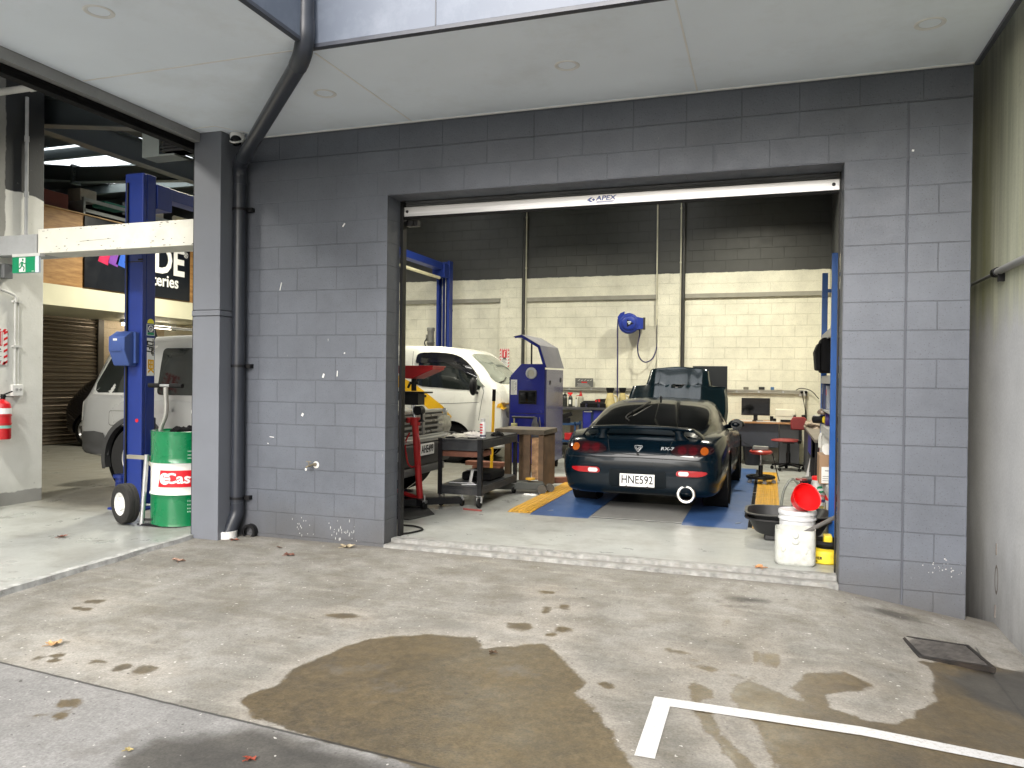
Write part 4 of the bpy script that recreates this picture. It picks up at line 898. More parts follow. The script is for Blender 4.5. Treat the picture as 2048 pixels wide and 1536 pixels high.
def patch(bvh, outline, ray, off=.004, rings=7, dense=3, thick=.0):
    """a thin panel that follows a surface: outline given in the panel's own plane, ray(a, b) -> (origin, direction)"""
    pts = []
    n = len(outline)
    for i in range(n):
        a, b = Vector(outline[i]), Vector(outline[(i+1) % n])
        for k in range(dense): pts.append(a+(b-a)*k/dense)
    c = sum(pts, Vector((0,0)))/len(pts); m = len(pts); mb = MB(); vs = []
    def hit(q):
        o, d = ray(q.x, q.y); h = bvh.ray_cast(Vector(o), Vector(d).normalized())
        if h[0] is None: return Vector(o)+Vector(d).normalized()*1.0
        nn = h[1] if h[1].dot(Vector(d)) < 0 else -h[1]
        return h[0]+nn*off
    for r in range(rings):
        f = 1-r/rings
        for p in pts: vs.append(hit(c+(p-c)*f))
    vs.append(hit(c)); mb.v = [tuple(v) for v in vs]
    for r in range(rings-1):
        for i in range(m): mb.f.append((r*m+i, r*m+(i+1) % m, (r+1)*m+(i+1) % m, (r+1)*m+i))
    for i in range(m): mb.f.append(((rings-1)*m+i, (rings-1)*m+(i+1) % m, rings*m))
    return mb
def ribbon_on(bvh, pts, wdt, ray, off=.003, sub=6):
    Q = []
    for a, b in zip(pts[:-1], pts[1:]):
        for k in range(sub): Q.append(Vector(a).lerp(Vector(b), k/sub))
    Q.append(Vector(pts[-1])); mb = MB(); rows = []
    n = len(Q)
    for i, q in enumerate(Q):
        d = (Q[min(n-1,i+1)]-Q[max(0,i-1)]).normalized(); w_ = wdt[0]+(wdt[-1]-wdt[0])*i/(n-1) if isinstance(wdt, tuple) else wdt
        row = []
        for s_ in (-.5, 0, .5):
            p = q+Vector((-d.y, d.x))*w_*s_; o, dr_ = ray(p.x, p.y); h = bvh.ray_cast(Vector(o), Vector(dr_).normalized())
            if h[0] is None: break
            nn = h[1] if h[1].dot(Vector(dr_)) < 0 else -h[1]; row.append(h[0]+nn*off)
        if len(row) == 3: rows.append(row)
    mb.grid(rows); return mb
def bvh_of(mb): return BVHTree.FromPolygons([Vector(v) for v in mb.v], mb.f)
def smooth_loop(pts, k=4):
    P_ = [Vector((*p, 0)) for p in pts]; n = len(P_); out = []
    for i in range(n):
        a, b, c, d = P_[i-1], P_[i], P_[(i+1) % n], P_[(i+2) % n]
        for s in range(k):
            t = s/k; q = .5*((2*b)+(c-a)*t+(2*a-5*b+4*c-d)*t*t+(3*b-a-3*c+d)*t**3); out.append((q.x, q.y))
    return out
def rounded(x0, x1, y0, y1, r, k=4):
    out = []
    for cx, cy, a0 in ((x1-r,y1-r,0),(x0+r,y1-r,90),(x0+r,y0+r,180),(x1-r,y0+r,270)):
        for i in range(k+1): a = RAD(a0+90*i/k); out.append((cx+r*cos(a), cy+r*sin(a)))
    return out
REAR = lambda a, b: ((a, -1, b), (0, 1, 0))
NOSE = lambda L: (lambda a, b: ((a, L+1, b), (0, -1, 0)))
SIDE_R = lambda a, b: ((2, a, b), (-1, 0, 0))        # right-hand flank (local +x)
SIDE_L = lambda a, b: ((-2, a, b), (1, 0, 0))
def wheel(par, x, y, z, r, wd, rim_r, spokes, rim_mat, out, style=0, tread=RUBBER):
    """tyre mesh with a rim child; out = +1 when the dished face looks towards +x"""
    mb = MB(); s = wd/2
    prof = [(rim_r-.01,-s*.75),(rim_r+.005,-s*.92),(rim_r+(r-rim_r)*.5,-s),(r-.02,-s*.93),(r-.004,-s*.8),(r,-s*.5),(r-.004,-s*.46),(r,-s*.42),(r,-s*.06),(r-.005,-s*.03),(r-.005,s*.03),(r,s*.06),(r,s*.42),(r-.004,s*.46),(r,s*.5),(r-.004,s*.8),(r-.02,s*.93),(rim_r+(r-rim_r)*.5,s),(rim_r+.005,s*.92),(rim_r-.01,s*.75)]
    mb.lathe(prof, 48, (0,0,0), 'X'); t = mb.build('wheel', tread, par); t.location = (x, y, z)
    mb = MB(); mb.lathe([(rim_r-.002,-s*.8),(rim_r-.03,-s*.6),(rim_r-.03,out*s*.55),(rim_r-.008,out*s*.86),(rim_r+.004,out*s*.9),(rim_r+.004,out*s*.84)], 48, (0,0,0), 'X')
    xf = out*s*.72
    mb.lathe([(0,xf+out*.012),(.06,xf+out*.012),(.068,xf-out*.01),(.068,xf-out*.05)], 24, (0,0,0), 'X')
    for k in range(spokes):
        a = 2*pi*k/spokes+.3; d = Vector((0, cos(a), sin(a)))
        mb.bar(Vector((xf,0,0))+d*.05, Vector((xf+out*.01*style,0,0))+d*(rim_r-.012), .05 if spokes < 7 else .03, .035, up=(1,0,0))
    mb.lathe([(0,xf-out*.07),(rim_r-.03,xf-out*.075)], 24, (0,0,0), 'X')
    for k in range(5):
        a = 2*pi*k/5; mb.cyl((xf, .045*cos(a), .045*sin(a)), (xf+out*.018, .045*cos(a), .045*sin(a)), .008, n=8)
    mb.build('rim', rim_mat, t)
    return t

CAR_GREEN = P('deep_green_paint', (.0014, .0058, .0105), .20, var=.1, scale=2, coat=.2, spec=.15)
SILVER_RIM = P('silver_rim', (.42,.42,.43), .3, .8, var=.05)
# --- dark green sports coupe on the rolling road
car = thing('sports_coupe', 'dark green two-door sports coupe seen from behind with its bonnet raised', 'car', (-1.30, 2.13, .01), RAD(-.8))
BODY = [(0,[(0,.40),(.30,.40),(.42,.43),(.45,.475),(.42,.52),(.30,.54),(0,.545)]),
 (.015,[(0,.29),(.50,.29),(.62,.355),(.66,.46),(.62,.56),(.5,.60),(0,.612)]),
 (.05,[(0,.225),(.62,.23),(.735,.33),(.77,.47),(.725,.60),(.60,.665),(0,.685)]),
 (.12,[(0,.19),(.68,.20),(.79,.32),(.82,.49),(.785,.645),(.66,.732),(0,.762)]),
 (.24,[(0,.18),(.70,.19),(.82,.32),(.85,.51),(.815,.69),(.69,.782),(0,.808)]),
 (.55,[(0,.18),(.72,.18),(.845,.32),(.875,.53),(.85,.77),(.71,.825),(0,.84)]),
 (.95,[(0,.17),(.74,.17),(.855,.32),(.885,.53),(.862,.745),(.72,.838),(0,.86)]),
 (1.6,[(0,.16),(.74,.16),(.85,.28),(.868,.50),(.84,.72),(.72,.815),(0,.84)]),
 (2.4,[(0,.15),(.72,.15),(.83,.27),(.848,.48),(.82,.70),(.70,.785),(0,.82)]),
 (3.0,[(0,.15),(.74,.15),(.85,.28),(.870,.50),(.84,.69),(.70,.76),(0,.79)]),
 (3.4,[(0,.16),(.74,.16),(.86,.3),(.878,.5),(.84,.68),(.68,.73),(0,.75)]),
 (3.9,[(0,.17),(.66,.17),(.78,.28),(.80,.44),(.76,.56),(.62,.62),(0,.65)]),
 (4.2,[(0,.19),(.45,.19),(.55,.28),(.58,.40),(.54,.47),(.42,.52),(0,.55)]),
 (4.28,[(0,.3),(.25,.3),(.32,.33),(.34,.38),(.32,.42),(.25,.44),(0,.45)])]
_, full = loft(BODY, 6, 6); sk = skin(full, close=False); bv = bvh_of(sk)
body = sk.build('body', CAR_GREEN)
arches = []
for y in (.95, 3.38):
    for sx in (-1, 1):
        mb = MB(); mb.lathe([(0,.0),(.338,.0),(.338,.5),(0,.5)], 40, (.60 if sx > 0 else -1.1, y, .315), 'X'); arches.append(mb)
cut(body, arches); body.parent = car
for sx in (-1, 1):
    for y in (.95, 3.38):
        mb = MB(); mb.lathe([(.0,0),(.33,0)], 30, (sx*.605, y, .315), 'X'); mb.lathe([(.337,0),(.337,.27)], 36, (sx*.605 if sx > 0 else -.875, y, .315), 'X'); mb.build('wheel_arch', BLACK_MATT, car)
        wheel(car, sx*.745, y, .31, .31, .225, .205, 5, SILVER_RIM, sx)
CAB = [(.26,[(.60,.785),(.56,.80),(.44,.815),(0,.825)]),
 (.55,[(.69,.815),(.63,.865),(.49,.90),(0,.92)]),
 (1.0,[(.755,.82),(.68,.935),(.535,1.005),(0,1.035)]),
 (1.5,[(.775,.80),(.685,.995),(.545,1.105),(0,1.145)]),
 (2.0,[(.765,.78),(.67,1.01),(.53,1.145),(0,1.185)]),
 (2.4,[(.755,.77),(.66,.995),(.52,1.13),(0,1.175)]),
 (2.8,[(.74,.76),(.66,.92),(.54,1.03),(0,1.075)]),
 (3.2,[(.72,.74),(.67,.785),(.58,.825),(0,.85)])]
half, full = loft(CAB, 8, 8)
nu = len(half[0]); pv, gv, dv = MB(), MB(), MB()
full2 = [[Vector((-p.x,p.y,p.z)) for p in r]+[p.copy() for p in r[::-1]][1:] for r in half]     # left base -> centre -> right base
pm = len(full2[0]); vs = [tuple(p) for r in full2 for p in r]; pv.v = vs; gv.v = vs; dv.v = vs
for i in range(len(full2)-1):
    y = full2[i][nu-1].y
    for j in range(pm-1):
        u = (j if j < nu-1 else pm-2-j)/8.0         # 0 base .. 3 centre line
        f = (i*pm+j, i*pm+j+1, (i+1)*pm+j+1, (i+1)*pm+j)
        rear = .40 < y < 1.50 and u >= .9+(.5 if y > 1.42 or y < .45 else .12 if y > 1.34 or y < .52 else 0)
        side = 1.72 < y < 2.62 and .25 <= u < 1.45 - max(0, (y-2.3))*1.2
        front = 2.45 < y < 3.12 and u >= 1.75
        if rear or side or front: gv.f.append(f)
        else: pv.f.append(f)
def compact(mb):
    used = sorted({i for f in mb.f for i in f}); ix = {o: n for n, o in enumerate(used)}; q = MB(); q.v = [mb.v[i] for i in used]; q.f = [tuple(ix[i] for i in f) for f in mb.f]; return q
compact(pv).build('cabin', CAR_GREEN, car, sharp=60)
gl = compact(gv).build('window_glass', GLASS_DARK, car, sharp=60)
# interior rubber surround under the rear glass, wiper, aerial stub
bvc = BVHTree.FromPolygons([Vector(v) for v in pv.v], pv.f+gv.f)
mb = MB()
def onto(x, y):
    h = bvc.ray_cast(Vector((x, y, 3)), Vector((0,0,-1))); return h[0]+Vector((0,0,.016)) if h[0] else Vector((x,y,1))
mb.tube([onto(-.20,.60),onto(-.27,.75),onto(-.24,.95),onto(-.13,1.25)], .008, 6, spline=4); mb.tube([onto(-.23,.93)+Vector((0,0,.005)),onto(-.09,1.38)+Vector((0,0,.005))], .011, 6); mb.build('rear_wiper', BLACK_PLASTIC, car)
mb = MB(); p = onto(.0,1.62); mb.cyl(p-Vector((0,0,.02)), p+Vector((0,-.01,.03)), .012, n=10); mb.build('aerial', BLACK_PLASTIC, car)
# tail details following the rear surface
def plate_like(nm, outline, mat, off=.005, ray=REAR, b=None, par=None, **k):
    return patch(b or bv, outline, ray, off, **k).build(nm, mat, par or car, sharp=80, fix=True)
for sx in (-1, 1):
    out = smooth_loop([(sx*x, z) for x, z in ((.34,.665),(.40,.625),(.56,.615),(.70,.635),(.765,.675),(.74,.715),(.60,.735),(.42,.725))])
    tl = plate_like('tail_light', out, P('smoked_lens', (.018,.006,.008), .08, var=.05, coat=1), .006)
    for x, r, mm, nm in ((.455,.045,DARK_RED_LENS,'lamp_lens'),(.565,.045,DARK_RED_LENS,'lamp_lens'),(.675,.04,AMBER,'indicator_lens')):
        q = plate_like(nm, [(sx*x+r*cos(2*pi*k/20), .675+r*.95*sin(2*pi*k/20)) for k in range(20)], mm, .0085, par=tl)
    cx = .55
    q = plate_like('reflector', [(sx*(cx+a), .445+b) for a, b in smooth_loop([(-.13,-.028),(0,-.03),(.10,-.022),(.155,.005),(.14,.026),(0,.032),(-.12,.03),(-.15,.0)])], RED_LENS, .008)
    plate_like('reverse_lens', [(sx*(cx-.075+a), .445+b) for a, b in rounded(-.052,.052,-.022,.022,.02)], LED_LENS, .012, par=q)
    mk = patch(bv, [(.43+.035*cos(2*pi*k/16), .455+.02*sin(2*pi*k/16)) for k in range(16)], SIDE_R if sx > 0 else SIDE_L, .006).build('side_marker', RED_LENS, car)
    mp = MB(); mp.at((sx*.86, 2.52, .835), (0,0,sx*.15)).ball((0,0,0), (.105,.075,.062), 20, 12); mp.at(); mp.tube([(sx*.73,2.56,.80),(sx*.80,2.54,.81)], .03, 10); mm = mp.build('door_mirror', CAR_GREEN, car)
    mp = MB(); mp.at((sx*.865, 2.455, .835), (pi/2,0,0)).lathe([(0,.0),(.07,.0),(.075,-.006)], 20); mp.build('mirror_glass', P('mirror_glass', (.03,.035,.04), .1), mm)
mb = MB(); mb.cbox((0,-.012,.355), (.365,.012,.130)); npl = mb.build('number_plate', P('plate_white', (.82,.82,.81), .35, var=.02), car, bevel=.003)
mb = MB(); mb.text('HNE592', .118, FRONT((0,-.0185,.357)), .0006, .0022, xs=.80, space=1.02); mb.build('plate_lettering', BLACK_INK, npl)
mb = MB(); mb.cbox((0,-.006,.287), (.375,.014,.012)); [mb.cyl((x,-.004,.287),(x,-.022,.287),.012,n=10) for x in (-.11,.11)]; mb.build('plate_frame', BLACK_STEEL, npl)
plate_like('plate_recess', rounded(-.30,.30,.275,.46,.03), P('recess_green', (.0015,.004,.006), .5, spec=.15), .002)
mb = MB()
tri = [(-.038,.712),(.038,.712),(.040,.70),(.012,.662),(0,.654),(-.012,.662),(-.040,.70)]
def onrear(x, z, off=.008):
    h = bv.ray_cast(Vector((x,-1,z)), Vector((0,1,0))); return h[0]+Vector((0,-off,0))
def rear_line(pts, w_):
    for a, b in zip(pts[:-1], pts[1:]):
        A, B = onrear(*a), onrear(*b); mb.bar(A, B, .003, w_, up=(-(b[1]-a[1]),0,b[0]-a[0]))
rear_line([(x, z) for x, z in tri+[tri[0]]], .007); rear_line([(-.028,.704),(-.008,.675),(.004,.688),(.018,.703),(.026,.69),(.004,.668)], .007)
mb.build('rear_emblem', P('badge_silver',(.26,.27,.28),.4,.3), car)
mb = MB(); p = onrear(.30,.688); mb.text('RX-7', .048, T((.30,p.y,.690), rx=pi/2-.45), .0008, .0012, xs=1.30, shear=.1); mb.text('mazda', .026, T((.34,p.y-.004,.650), rx=pi/2-.45), .0008, .0012, xs=1.3); mb.build('badge_lettering', P('badge_silver',(.26,.27,.28),.4,.3), car)
mb = MB(); mb.cyl((0,-.0,.63),(0,-.012+onrear(0,.63).y,.63),.012,n=12); mb.build('lock_barrel', BLACK_PLASTIC, car)
# spoiler: a bowed wing with two inner pylons and curled ends that meet the deck
mb = MB(); rows = []
N = 48
for i in range(N+1):
    s_ = -1+2*i/N; x = .66*s_; a = abs(s_)
    zc = .905-.035*a*a if a < .80 else .883-.10*((a-.80)/.2)**1.6
    yc = .14+.06*a*a+(.10*((a-.8)/.2)**2 if a > .8 else 0)
    ch = .125-.02*a; th = .016
    rows.append([Vector((x, yc+ch*.5*cos(t)+.0, zc+th*sin(t)+.010*cos(t))) for t in [2*pi*k/12 for k in range(13)]])
mb.grid(rows); 
for r in (rows[0], rows[-1]): mb.add(r[:-1], [tuple(range(12))])
mb.build('spoiler', CAR_GREEN, car, sharp=70)
for sx in (-1, 1):
    mb = MB(); rows = []
    for k in range(9):
        t = k/8; x = sx*(.43-.04*t); z = .775+.12*t; wd = .05+.05*(2*t-1)**2; y0 = .19-.03*t
        rows.append([Vector((x+wd*cos(q)*1.0, y0+.045*sin(q), z)) for q in [2*pi*m_/14 for m_ in range(15)]])
    mb.grid(rows); mb.build('spoiler_pylon', CAR_GREEN, car, sharp=70)
# exhaust
mb = MB(); mb.lathe([(.060,.0),(.060,.10),(.082,.13),(.095,.012),(.097,0),(.094,-.008),(.075,-.008),(.062,.0)][0:0] or [(.055,.25),(.058,.02),(.062,.002),(.070,-.008),(.088,-.010),(.096,-.002),(.097,.02),(.092,.28),(.05,.4)], 40, (.50,.02,.235), 'Y')
mb.build('exhaust_tip', P('polished_tip', (.72,.71,.69), .16, 1, var=.04), car)
mb = MB(); mb.lathe([(0,.16),(.058,.16)], 24, (.50,.02,.235), 'Y'); mb.lathe([(.12,.25),(.12,.75)], 24, (.42,.05,.25), 'Y'); mb.build('silencer', BLACK_MATT, car)
mb = MB(); mb.lathe([(.04,0),(.04,.012),(.0,.012)], 20, (-.76,.33,.52),'X'); 
mb = MB(); mb.tube([(-.66,.10,.26),(-.66,.10,.20)], .012, 8); mb.build('tow_eye', BLACK_STEEL, car)
for sx, sd_ in ((1, SIDE_R), (-1, SIDE_L)):
    for pts in ([(1.62,.30),(1.60,.60),(1.66,.78)],[(2.86,.25),(2.84,.5),(2.88,.70)],[(.44,.52),(.62,.53)],[(1.62,.27),(2.86,.25)]):
        ribbon_on(bv, pts, .007, sd_, .002).build('door_seam', P('coupe_seam', (.001,.001,.001), .8), car, sharp=80)
ribbon_on(bv, [(-.76,.575),(-.4,.585),(0,.59),(.4,.585),(.76,.575)], .007, REAR, .002).build('bumper_seam', P('coupe_seam', (.001,.001,.001), .8), car, sharp=80)
ribbon_on(bv, [(-.34,.76),(-.30,.63),(0,.615),(.30,.63),(.34,.76)], .006, REAR, .002).build('hatch_seam', P('coupe_seam', (.001,.001,.001), .8), car, sharp=80)
# raised bonnet, hinged at the windscreen, headlamp notches at the top corners
hl = [(-.70,0),(-.715,.20),(-.70,.42),(-.66,.60),(-.46,.615),(-.44,.70),(-.415,.865),(-.30,.905),(0,.93)]
hl = hl+[(-x, z) for x, z in hl[::-1][1:]]
hg = MB(); N = 22; M_ = 26; rows = []
def hw(t):      # half width against height along the panel
    pts = [(0,.70),(.20,.715),(.42,.70),(.60,.66),(.615,.46),(.70,.44),(.865,.415)]
    for (a, wa_), (b, wb_) in zip(pts[:-1], pts[1:]):
        if a <= t <= b: return wa_+(wb_-wa_)*(t-a)/(b-a)
    return .415
levels = [0,.07,.14,.21,.28,.35,.42,.48,.54,.60,.6001,.615,.66,.70,.75,.80,.84,.865]
for lv in levels:
    w_ = hw(lv) if lv != .6001 else .47
    if lv == .60: w_ = .66
    row = []
    for j in range(M_+1):
        s_ = -1+2*j/M_; x = w_*s_
        top = .055*(1-s_*s_)*max(0, (lv-.6)/.265)
        crown = .055*(1-(x/.72)**2)+.02*math.exp(-((abs(x)-.36)/.10)**2)
        row.append(Vector((x, crown, lv+top)))
    rows.append(row)
hg.grid(rows)
ang = RAD(33)
hg.v = [(x, 3.00+h*sin(ang)-d*cos(ang), .80+h*cos(ang)*1.0+d*sin(ang)) for x, d, h in hg.v]
hg.build('bonnet', P('bonnet_paint', (.0014,.0065,.0095), .16, var=.1, scale=2, coat=1), car, sharp=50, solid=.02)
mb = MB(); mb.tube([(.52,3.75,.72),(.45,3.38,1.42)], .008, 8); mb.build('bonnet_stay', BLACK_STEEL, car)

# --- generic flat-sided vehicle helpers
def side_loop(bvh, par, nm, outline, mat, sides=(1, -1), off=.006, rings=7):
    for s_ in sides: patch(bvh, outline, SIDE_R if s_ > 0 else SIDE_L, off, rings).build(nm, mat, par, sharp=80)
GL_VAN = P('tinted_glass', (.012,.015,.014), .05, var=.05, coat=.2)
GL_CLEAR = P('windscreen_glass', (.16,.18,.155), .06, var=.2, scale=2, coat=.3)
VANW = P('van_white', (.72,.72,.66), .28, var=.04, scale=2, coat=.5, dirt=.12, dcol=(.5,.48,.4))
# --- white delivery van on the far lift
van = thing('delivery_van', 'white delivery van with yellow and teal flashes standing on the far lift', 'van', (-8.62, 6.72, 0), -pi/2)
def vprof(zb, zt, w_, wt): return [(0,zb),(w_*.9,zb),(w_*.985,zb+.12),(w_,min(.62,zt-.3)),(w_*.985,min(1.15,zt-.14)),(wt,zt-.085),(wt*.75,zt-.02),(0,zt)]
VST = [(0,vprof(.4,1.7,.72,.60)),(.05,vprof(.3,1.88,.82,.70)),(.3,vprof(.27,1.95,.845,.73)),(1.5,vprof(.26,1.97,.85,.775)),(3.0,vprof(.26,1.96,.85,.775)),(3.5,vprof(.26,1.94,.85,.77)),(3.75,vprof(.26,1.88,.85,.765)),(4.0,vprof(.26,1.735,.845,.74)),(4.25,vprof(.26,1.56,.835,.755)),(4.45,vprof(.26,1.40,.815,.75)),(4.56,vprof(.26,1.30,.81,.76)),(4.66,vprof(.27,1.16,.79,.74)),(4.72,vprof(.29,1.02,.74,.69)),(4.735,vprof(.36,.86,.6,.55))]
VST = [(y if y < 3.9 else 3.9+(y-3.9)*.76, pr) for y, pr in VST]
_, full = loft(VST, 5, 6); sk = skin(full, close=False); bv2 = bvh_of(sk); vb = sk.build('body', VANW)
ar = []
for y in (1.05, 3.62):
    for sx in (-1, 1):
        mb = MB(); mb.lathe([(0,0),(.375,0),(.375,.4),(0,.4)], 36, (.60 if sx > 0 else -1.0, y, .33), 'X'); ar.append(mb)
cut(vb, ar); vb.parent = van
for sx in (-1, 1):
    for y in (1.05, 3.62):
        mb = MB(); mb.lathe([(0,0),(.37,0)], 28, (sx*.61,y,.33),'X'); mb.lathe([(.374,0),(.374,.22)], 36, (sx*.61 if sx > 0 else -.83,y,.33),'X'); mb.build('wheel_arch', BLACK_MATT, van)
        wheel(van, sx*.72, y, .32, .32, .20, .205, 6, P('hub_grey', (.36,.36,.35), .4, .5), sx)
sw_ = smooth_loop([(2.98,1.30),(3.0,1.60),(3.02,1.74),(3.12,1.79),(3.5,1.775),(3.72,1.70),(3.95,1.50),(4.12,1.26),(3.9,1.22),(3.4,1.25)], 3)
side_loop(bv2, van, 'side_window', sw_, GL_VAN)
side_loop(bv2, van, 'weather_shield', smooth_loop([(2.96,1.66),(2.97,1.79),(3.1,1.835),(3.5,1.825),(3.76,1.755),(3.98,1.56),(4.06,1.43),(3.98,1.44),(3.78,1.64),(3.5,1.725),(3.12,1.735),(3.02,1.68)], 3), P('shield_black', (.006,.006,.007), .12, coat=.4), (1,), .022, 1)
side_loop(bv2, van, 'quarter_glass', [(4.06,1.30),(4.05,1.42),(4.20,1.27)], GL_CLEAR, (1, -1), .008)
FY = P('flash_yellow', (.70,.40,.012), .35, var=.05)
ribbon_on(bv2, [(1.6,1.42),(2.3,1.40),(2.6,1.36),(2.9,1.22),(3.15,1.05),(3.40,.87),(3.56,.70)], (.17,.20), SIDE_R, .004).build('yellow_flash', FY, van, sharp=80)
ribbon_on(bv2, [(1.6,1.26),(2.3,1.22),(2.6,1.16),(2.85,1.04)], (.10,.05), SIDE_R, .0045).build('teal_flash', P('flash_teal', (.03,.28,.26), .35, var=.05), van, sharp=80)
side_loop(bv2, van, 'yellow_tail', [(4.42,1.0),(4.55,1.03),(4.60,.92),(4.40,.94)], P('flash_yellow', (.68,.36,.01)), (1,), .005)
SEAMM = P('seam_shadow', (.10,.10,.09), .8)
for pts in ([(2.90,.45),(2.88,1.25),(2.885,1.86)],[(4.10,.72),(4.15,1.05),(4.18,1.20),(4.05,1.48)],[(2.9,.98),(3.6,.99),(4.1,1.02)]):
    ribbon_on(bv2, pts, .008, SIDE_R, .0025).build('door_seam', SEAMM, van, sharp=80)
side_loop(bv2, van, 'cargo_window_line', rounded(1.3,2.62,1.16,1.78,.1), P('pressed_panel', (.69,.68,.59), .3, coat=.4), (1,), .003)
side_loop(bv2, van, 'door_handle', rounded(2.95,3.17,1.085,1.125,.018), BLACK_PLASTIC, (1,), .02, 2)
patch(bv2, smooth_loop([(-.66,1.36),(-.62,1.60),(-.56,1.80),(0,1.83),(.56,1.80),(.62,1.60),(.66,1.36),(0,1.32)], 3), NOSE(4.52), .006, 8).build('windscreen', GL_CLEAR, van, sharp=80)
mb = MB()
def onnose(b, x, z, L, off=.012):
    h = b.ray_cast(Vector((x, L+1, z)), Vector((0,-1,0))); return h[0]+Vector((0,off,off*.5))
for x0, x1 in ((.55,.05),(.0,-.5)):
    mb.tube([onnose(bv2,x0,1.345,4.52),onnose(bv2,(x0+x1)/2,1.37,4.52,.02),onnose(bv2,x1,1.43,4.52)], .010, 6)
mb.build('wiper', BLACK_PLASTIC, van)
for sx in (-1, 1):
    patch(bv2, [(sx*a, b) for a, b in smooth_loop([(.34,.78),(.36,.95),(.52,1.0),(.715,.99),(.70,.80),(.55,.76)], 3)], NOSE(4.52), .006).build('headlight', P('headlamp_lens', (.30,.30,.27), .1, coat=.8, var=.25, scale=14), van, sharp=80)
    mb = MB(); mb.at((sx*.97, 4.05, 1.28), (0,0,-sx*.2)).ball((0,0,0), (.085,.06,.15), 16, 10); mb.at(); mb.tube([(sx*.80,4.07,1.17),(sx*.93,4.05,1.20)], .025, 8); mb.build('door_mirror', BLACK_PLASTIC, van)
patch(bv2, rounded(-.62,.62,.36,.70,.06), NOSE(4.52), .012).build('bumper_grille', P('van_bumper', (.035,.04,.04), .5), van, sharp=80)

# --- silver off-road wagon on the near lift
SILV = P('silver_paint', (.42,.425,.42), .3, .35, var=.04, scale=2, coat=.6, dirt=.15, dcol=(.25,.24,.21))
CLAD = P('grey_cladding', (.052,.052,.052), .55, var=.12)
suv = thing('off_road_wagon', 'silver off-road wagon with dark lower cladding on the near lift', 'off-roader', (-7.92, 2.05, .06), -pi/2)
def sprof(zb, belt, zt, w_, wt): return [(0,zb),(w_*.88,zb),(w_*.97,zb+.14),(w_,min(.66,belt-.2)),(w_*.985,belt-.08),(w_*.955,belt),(wt,max(belt+.01,zt-.07)),(wt*.7,max(belt+.015,zt-.012)),(0,max(belt+.02,zt))]
SST = [(0,sprof(.52,.72,.74,.55,.5)),(.03,sprof(.44,.86,.92,.74,.6)),(.09,sprof(.40,1.02,1.14,.84,.66)),(.22,sprof(.38,1.10,1.42,.885,.70)),(.38,sprof(.36,1.12,1.66,.90,.715)),(.55,sprof(.34,1.12,1.76,.91,.72)),(.9,sprof(.33,1.12,1.80,.915,.73)),(1.8,sprof(.33,1.10,1.82,.915,.735)),(2.5,sprof(.33,1.08,1.80,.915,.73)),(2.75,sprof(.33,1.07,1.70,.915,.73)),(3.0,sprof(.33,1.06,1.48,.915,.74)),(3.25,sprof(.33,1.05,1.20,.915,.76)),(3.4,sprof(.33,1.04,1.085,.91,.76)),(3.9,sprof(.34,1.0,1.05,.90,.74)),(4.2,sprof(.35,.93,1.00,.87,.70)),(4.36,sprof(.38,.84,.93,.80,.64)),(4.44,sprof(.42,.74,.82,.70,.56)),(4.47,sprof(.48,.66,.70,.55,.46))]
def squash(st, y0, k, dz=0): return [(y if y < y0 else y0+(y-y0)*k, [(x, z-(dz*min(1, max(0, (y-3.0)/.6)) if z > .6 else 0)) for x, z in pr]) for y, pr in st]
SST = squash(SST, 2.2, .868, .05)
_, full = loft(SST, 5, 6); sk = skin(full, close=False); bv3 = bvh_of(sk); sb = sk.build('body', SILV)
ar = []
for y in (.98, 3.50):
    for sx in (-1, 1):
        mb = MB(); mb.lathe([(0,0),(.44,0),(.44,.5),(0,.5)], 36, (.62 if sx > 0 else -1.12, y, .38), 'X'); ar.append(mb)
cut(sb, ar); sb.parent = suv
TYRE = P('off_road_tyre', (.016,.016,.016), .8, var=.3, scale=30, bump=.6, bscale=35)
for sx in (-1, 1):
    for y in (.98, 3.50):
        mb = MB(); mb.lathe([(0,0),(.435,0)], 28, (sx*.63,y,.38),'X'); mb.lathe([(.438,0),(.438,.26)], 36, (sx*.63 if sx > 0 else -.89,y,.38),'X'); mb.build('wheel_arch', BLACK_MATT, suv)
        wheel(suv, sx*.785, y, .375, .385, .27, .21, 6, P('hub_grey', (.36,.36,.35)), sx, tread=TYRE)
        mb = MB(); rows = []
        for k in range(25):
            a = -.28+ (pi+.56)*k/24; ra, rb = .435, .50; x = sx*.905
            rows.append([(sx*.86, y+ra*cos(a), .38+ra*sin(a)), (x+sx*.035, y+ra*cos(a), .38+ra*sin(a)), (x+sx*.035, y+(rb-.01)*cos(a), .38+(rb-.01)*sin(a)), (sx*.87, y+(rb+.02)*cos(a), .38+(rb+.02)*sin(a))])
        mb.grid(rows); mb.build('arch_flare', CLAD, suv)
side_loop(bv3, suv, 'lower_cladding', [(.03,.46),(.06,.66),(.35,.68),(.50,.66),(.55,.52),(.56,.40),(.1,.41)], CLAD, (1,-1), .012)
side_loop(bv3, suv, 'lower_cladding', [(1.42,.42),(1.44,.64),(3.02,.64),(3.05,.42)], CLAD, (1,-1), .012)
side_loop(bv3, suv, 'rear_window', rounded(.40,1.12,1.14,1.66,.13)[0:5]+[(.56,1.66),(.50,1.60)]+[(.30,1.24),(.31,1.16),(.36,1.13)]+rounded(.40,1.12,1.14,1.66,.03)[-5:], GL_VAN, (1,-1), .008)
side_loop(bv3, suv, 'window_trim', [(.27,1.11),(.265,1.22),(.49,1.66),(.56,1.69),(1.14,1.69),(1.14,1.67),(.565,1.672),(.505,1.64),(.285,1.22),(.29,1.13),(1.14,1.12),(1.14,1.10)], P('trim_silver', (.62,.62,.60), .3, .3), (1,-1), .006, 1)
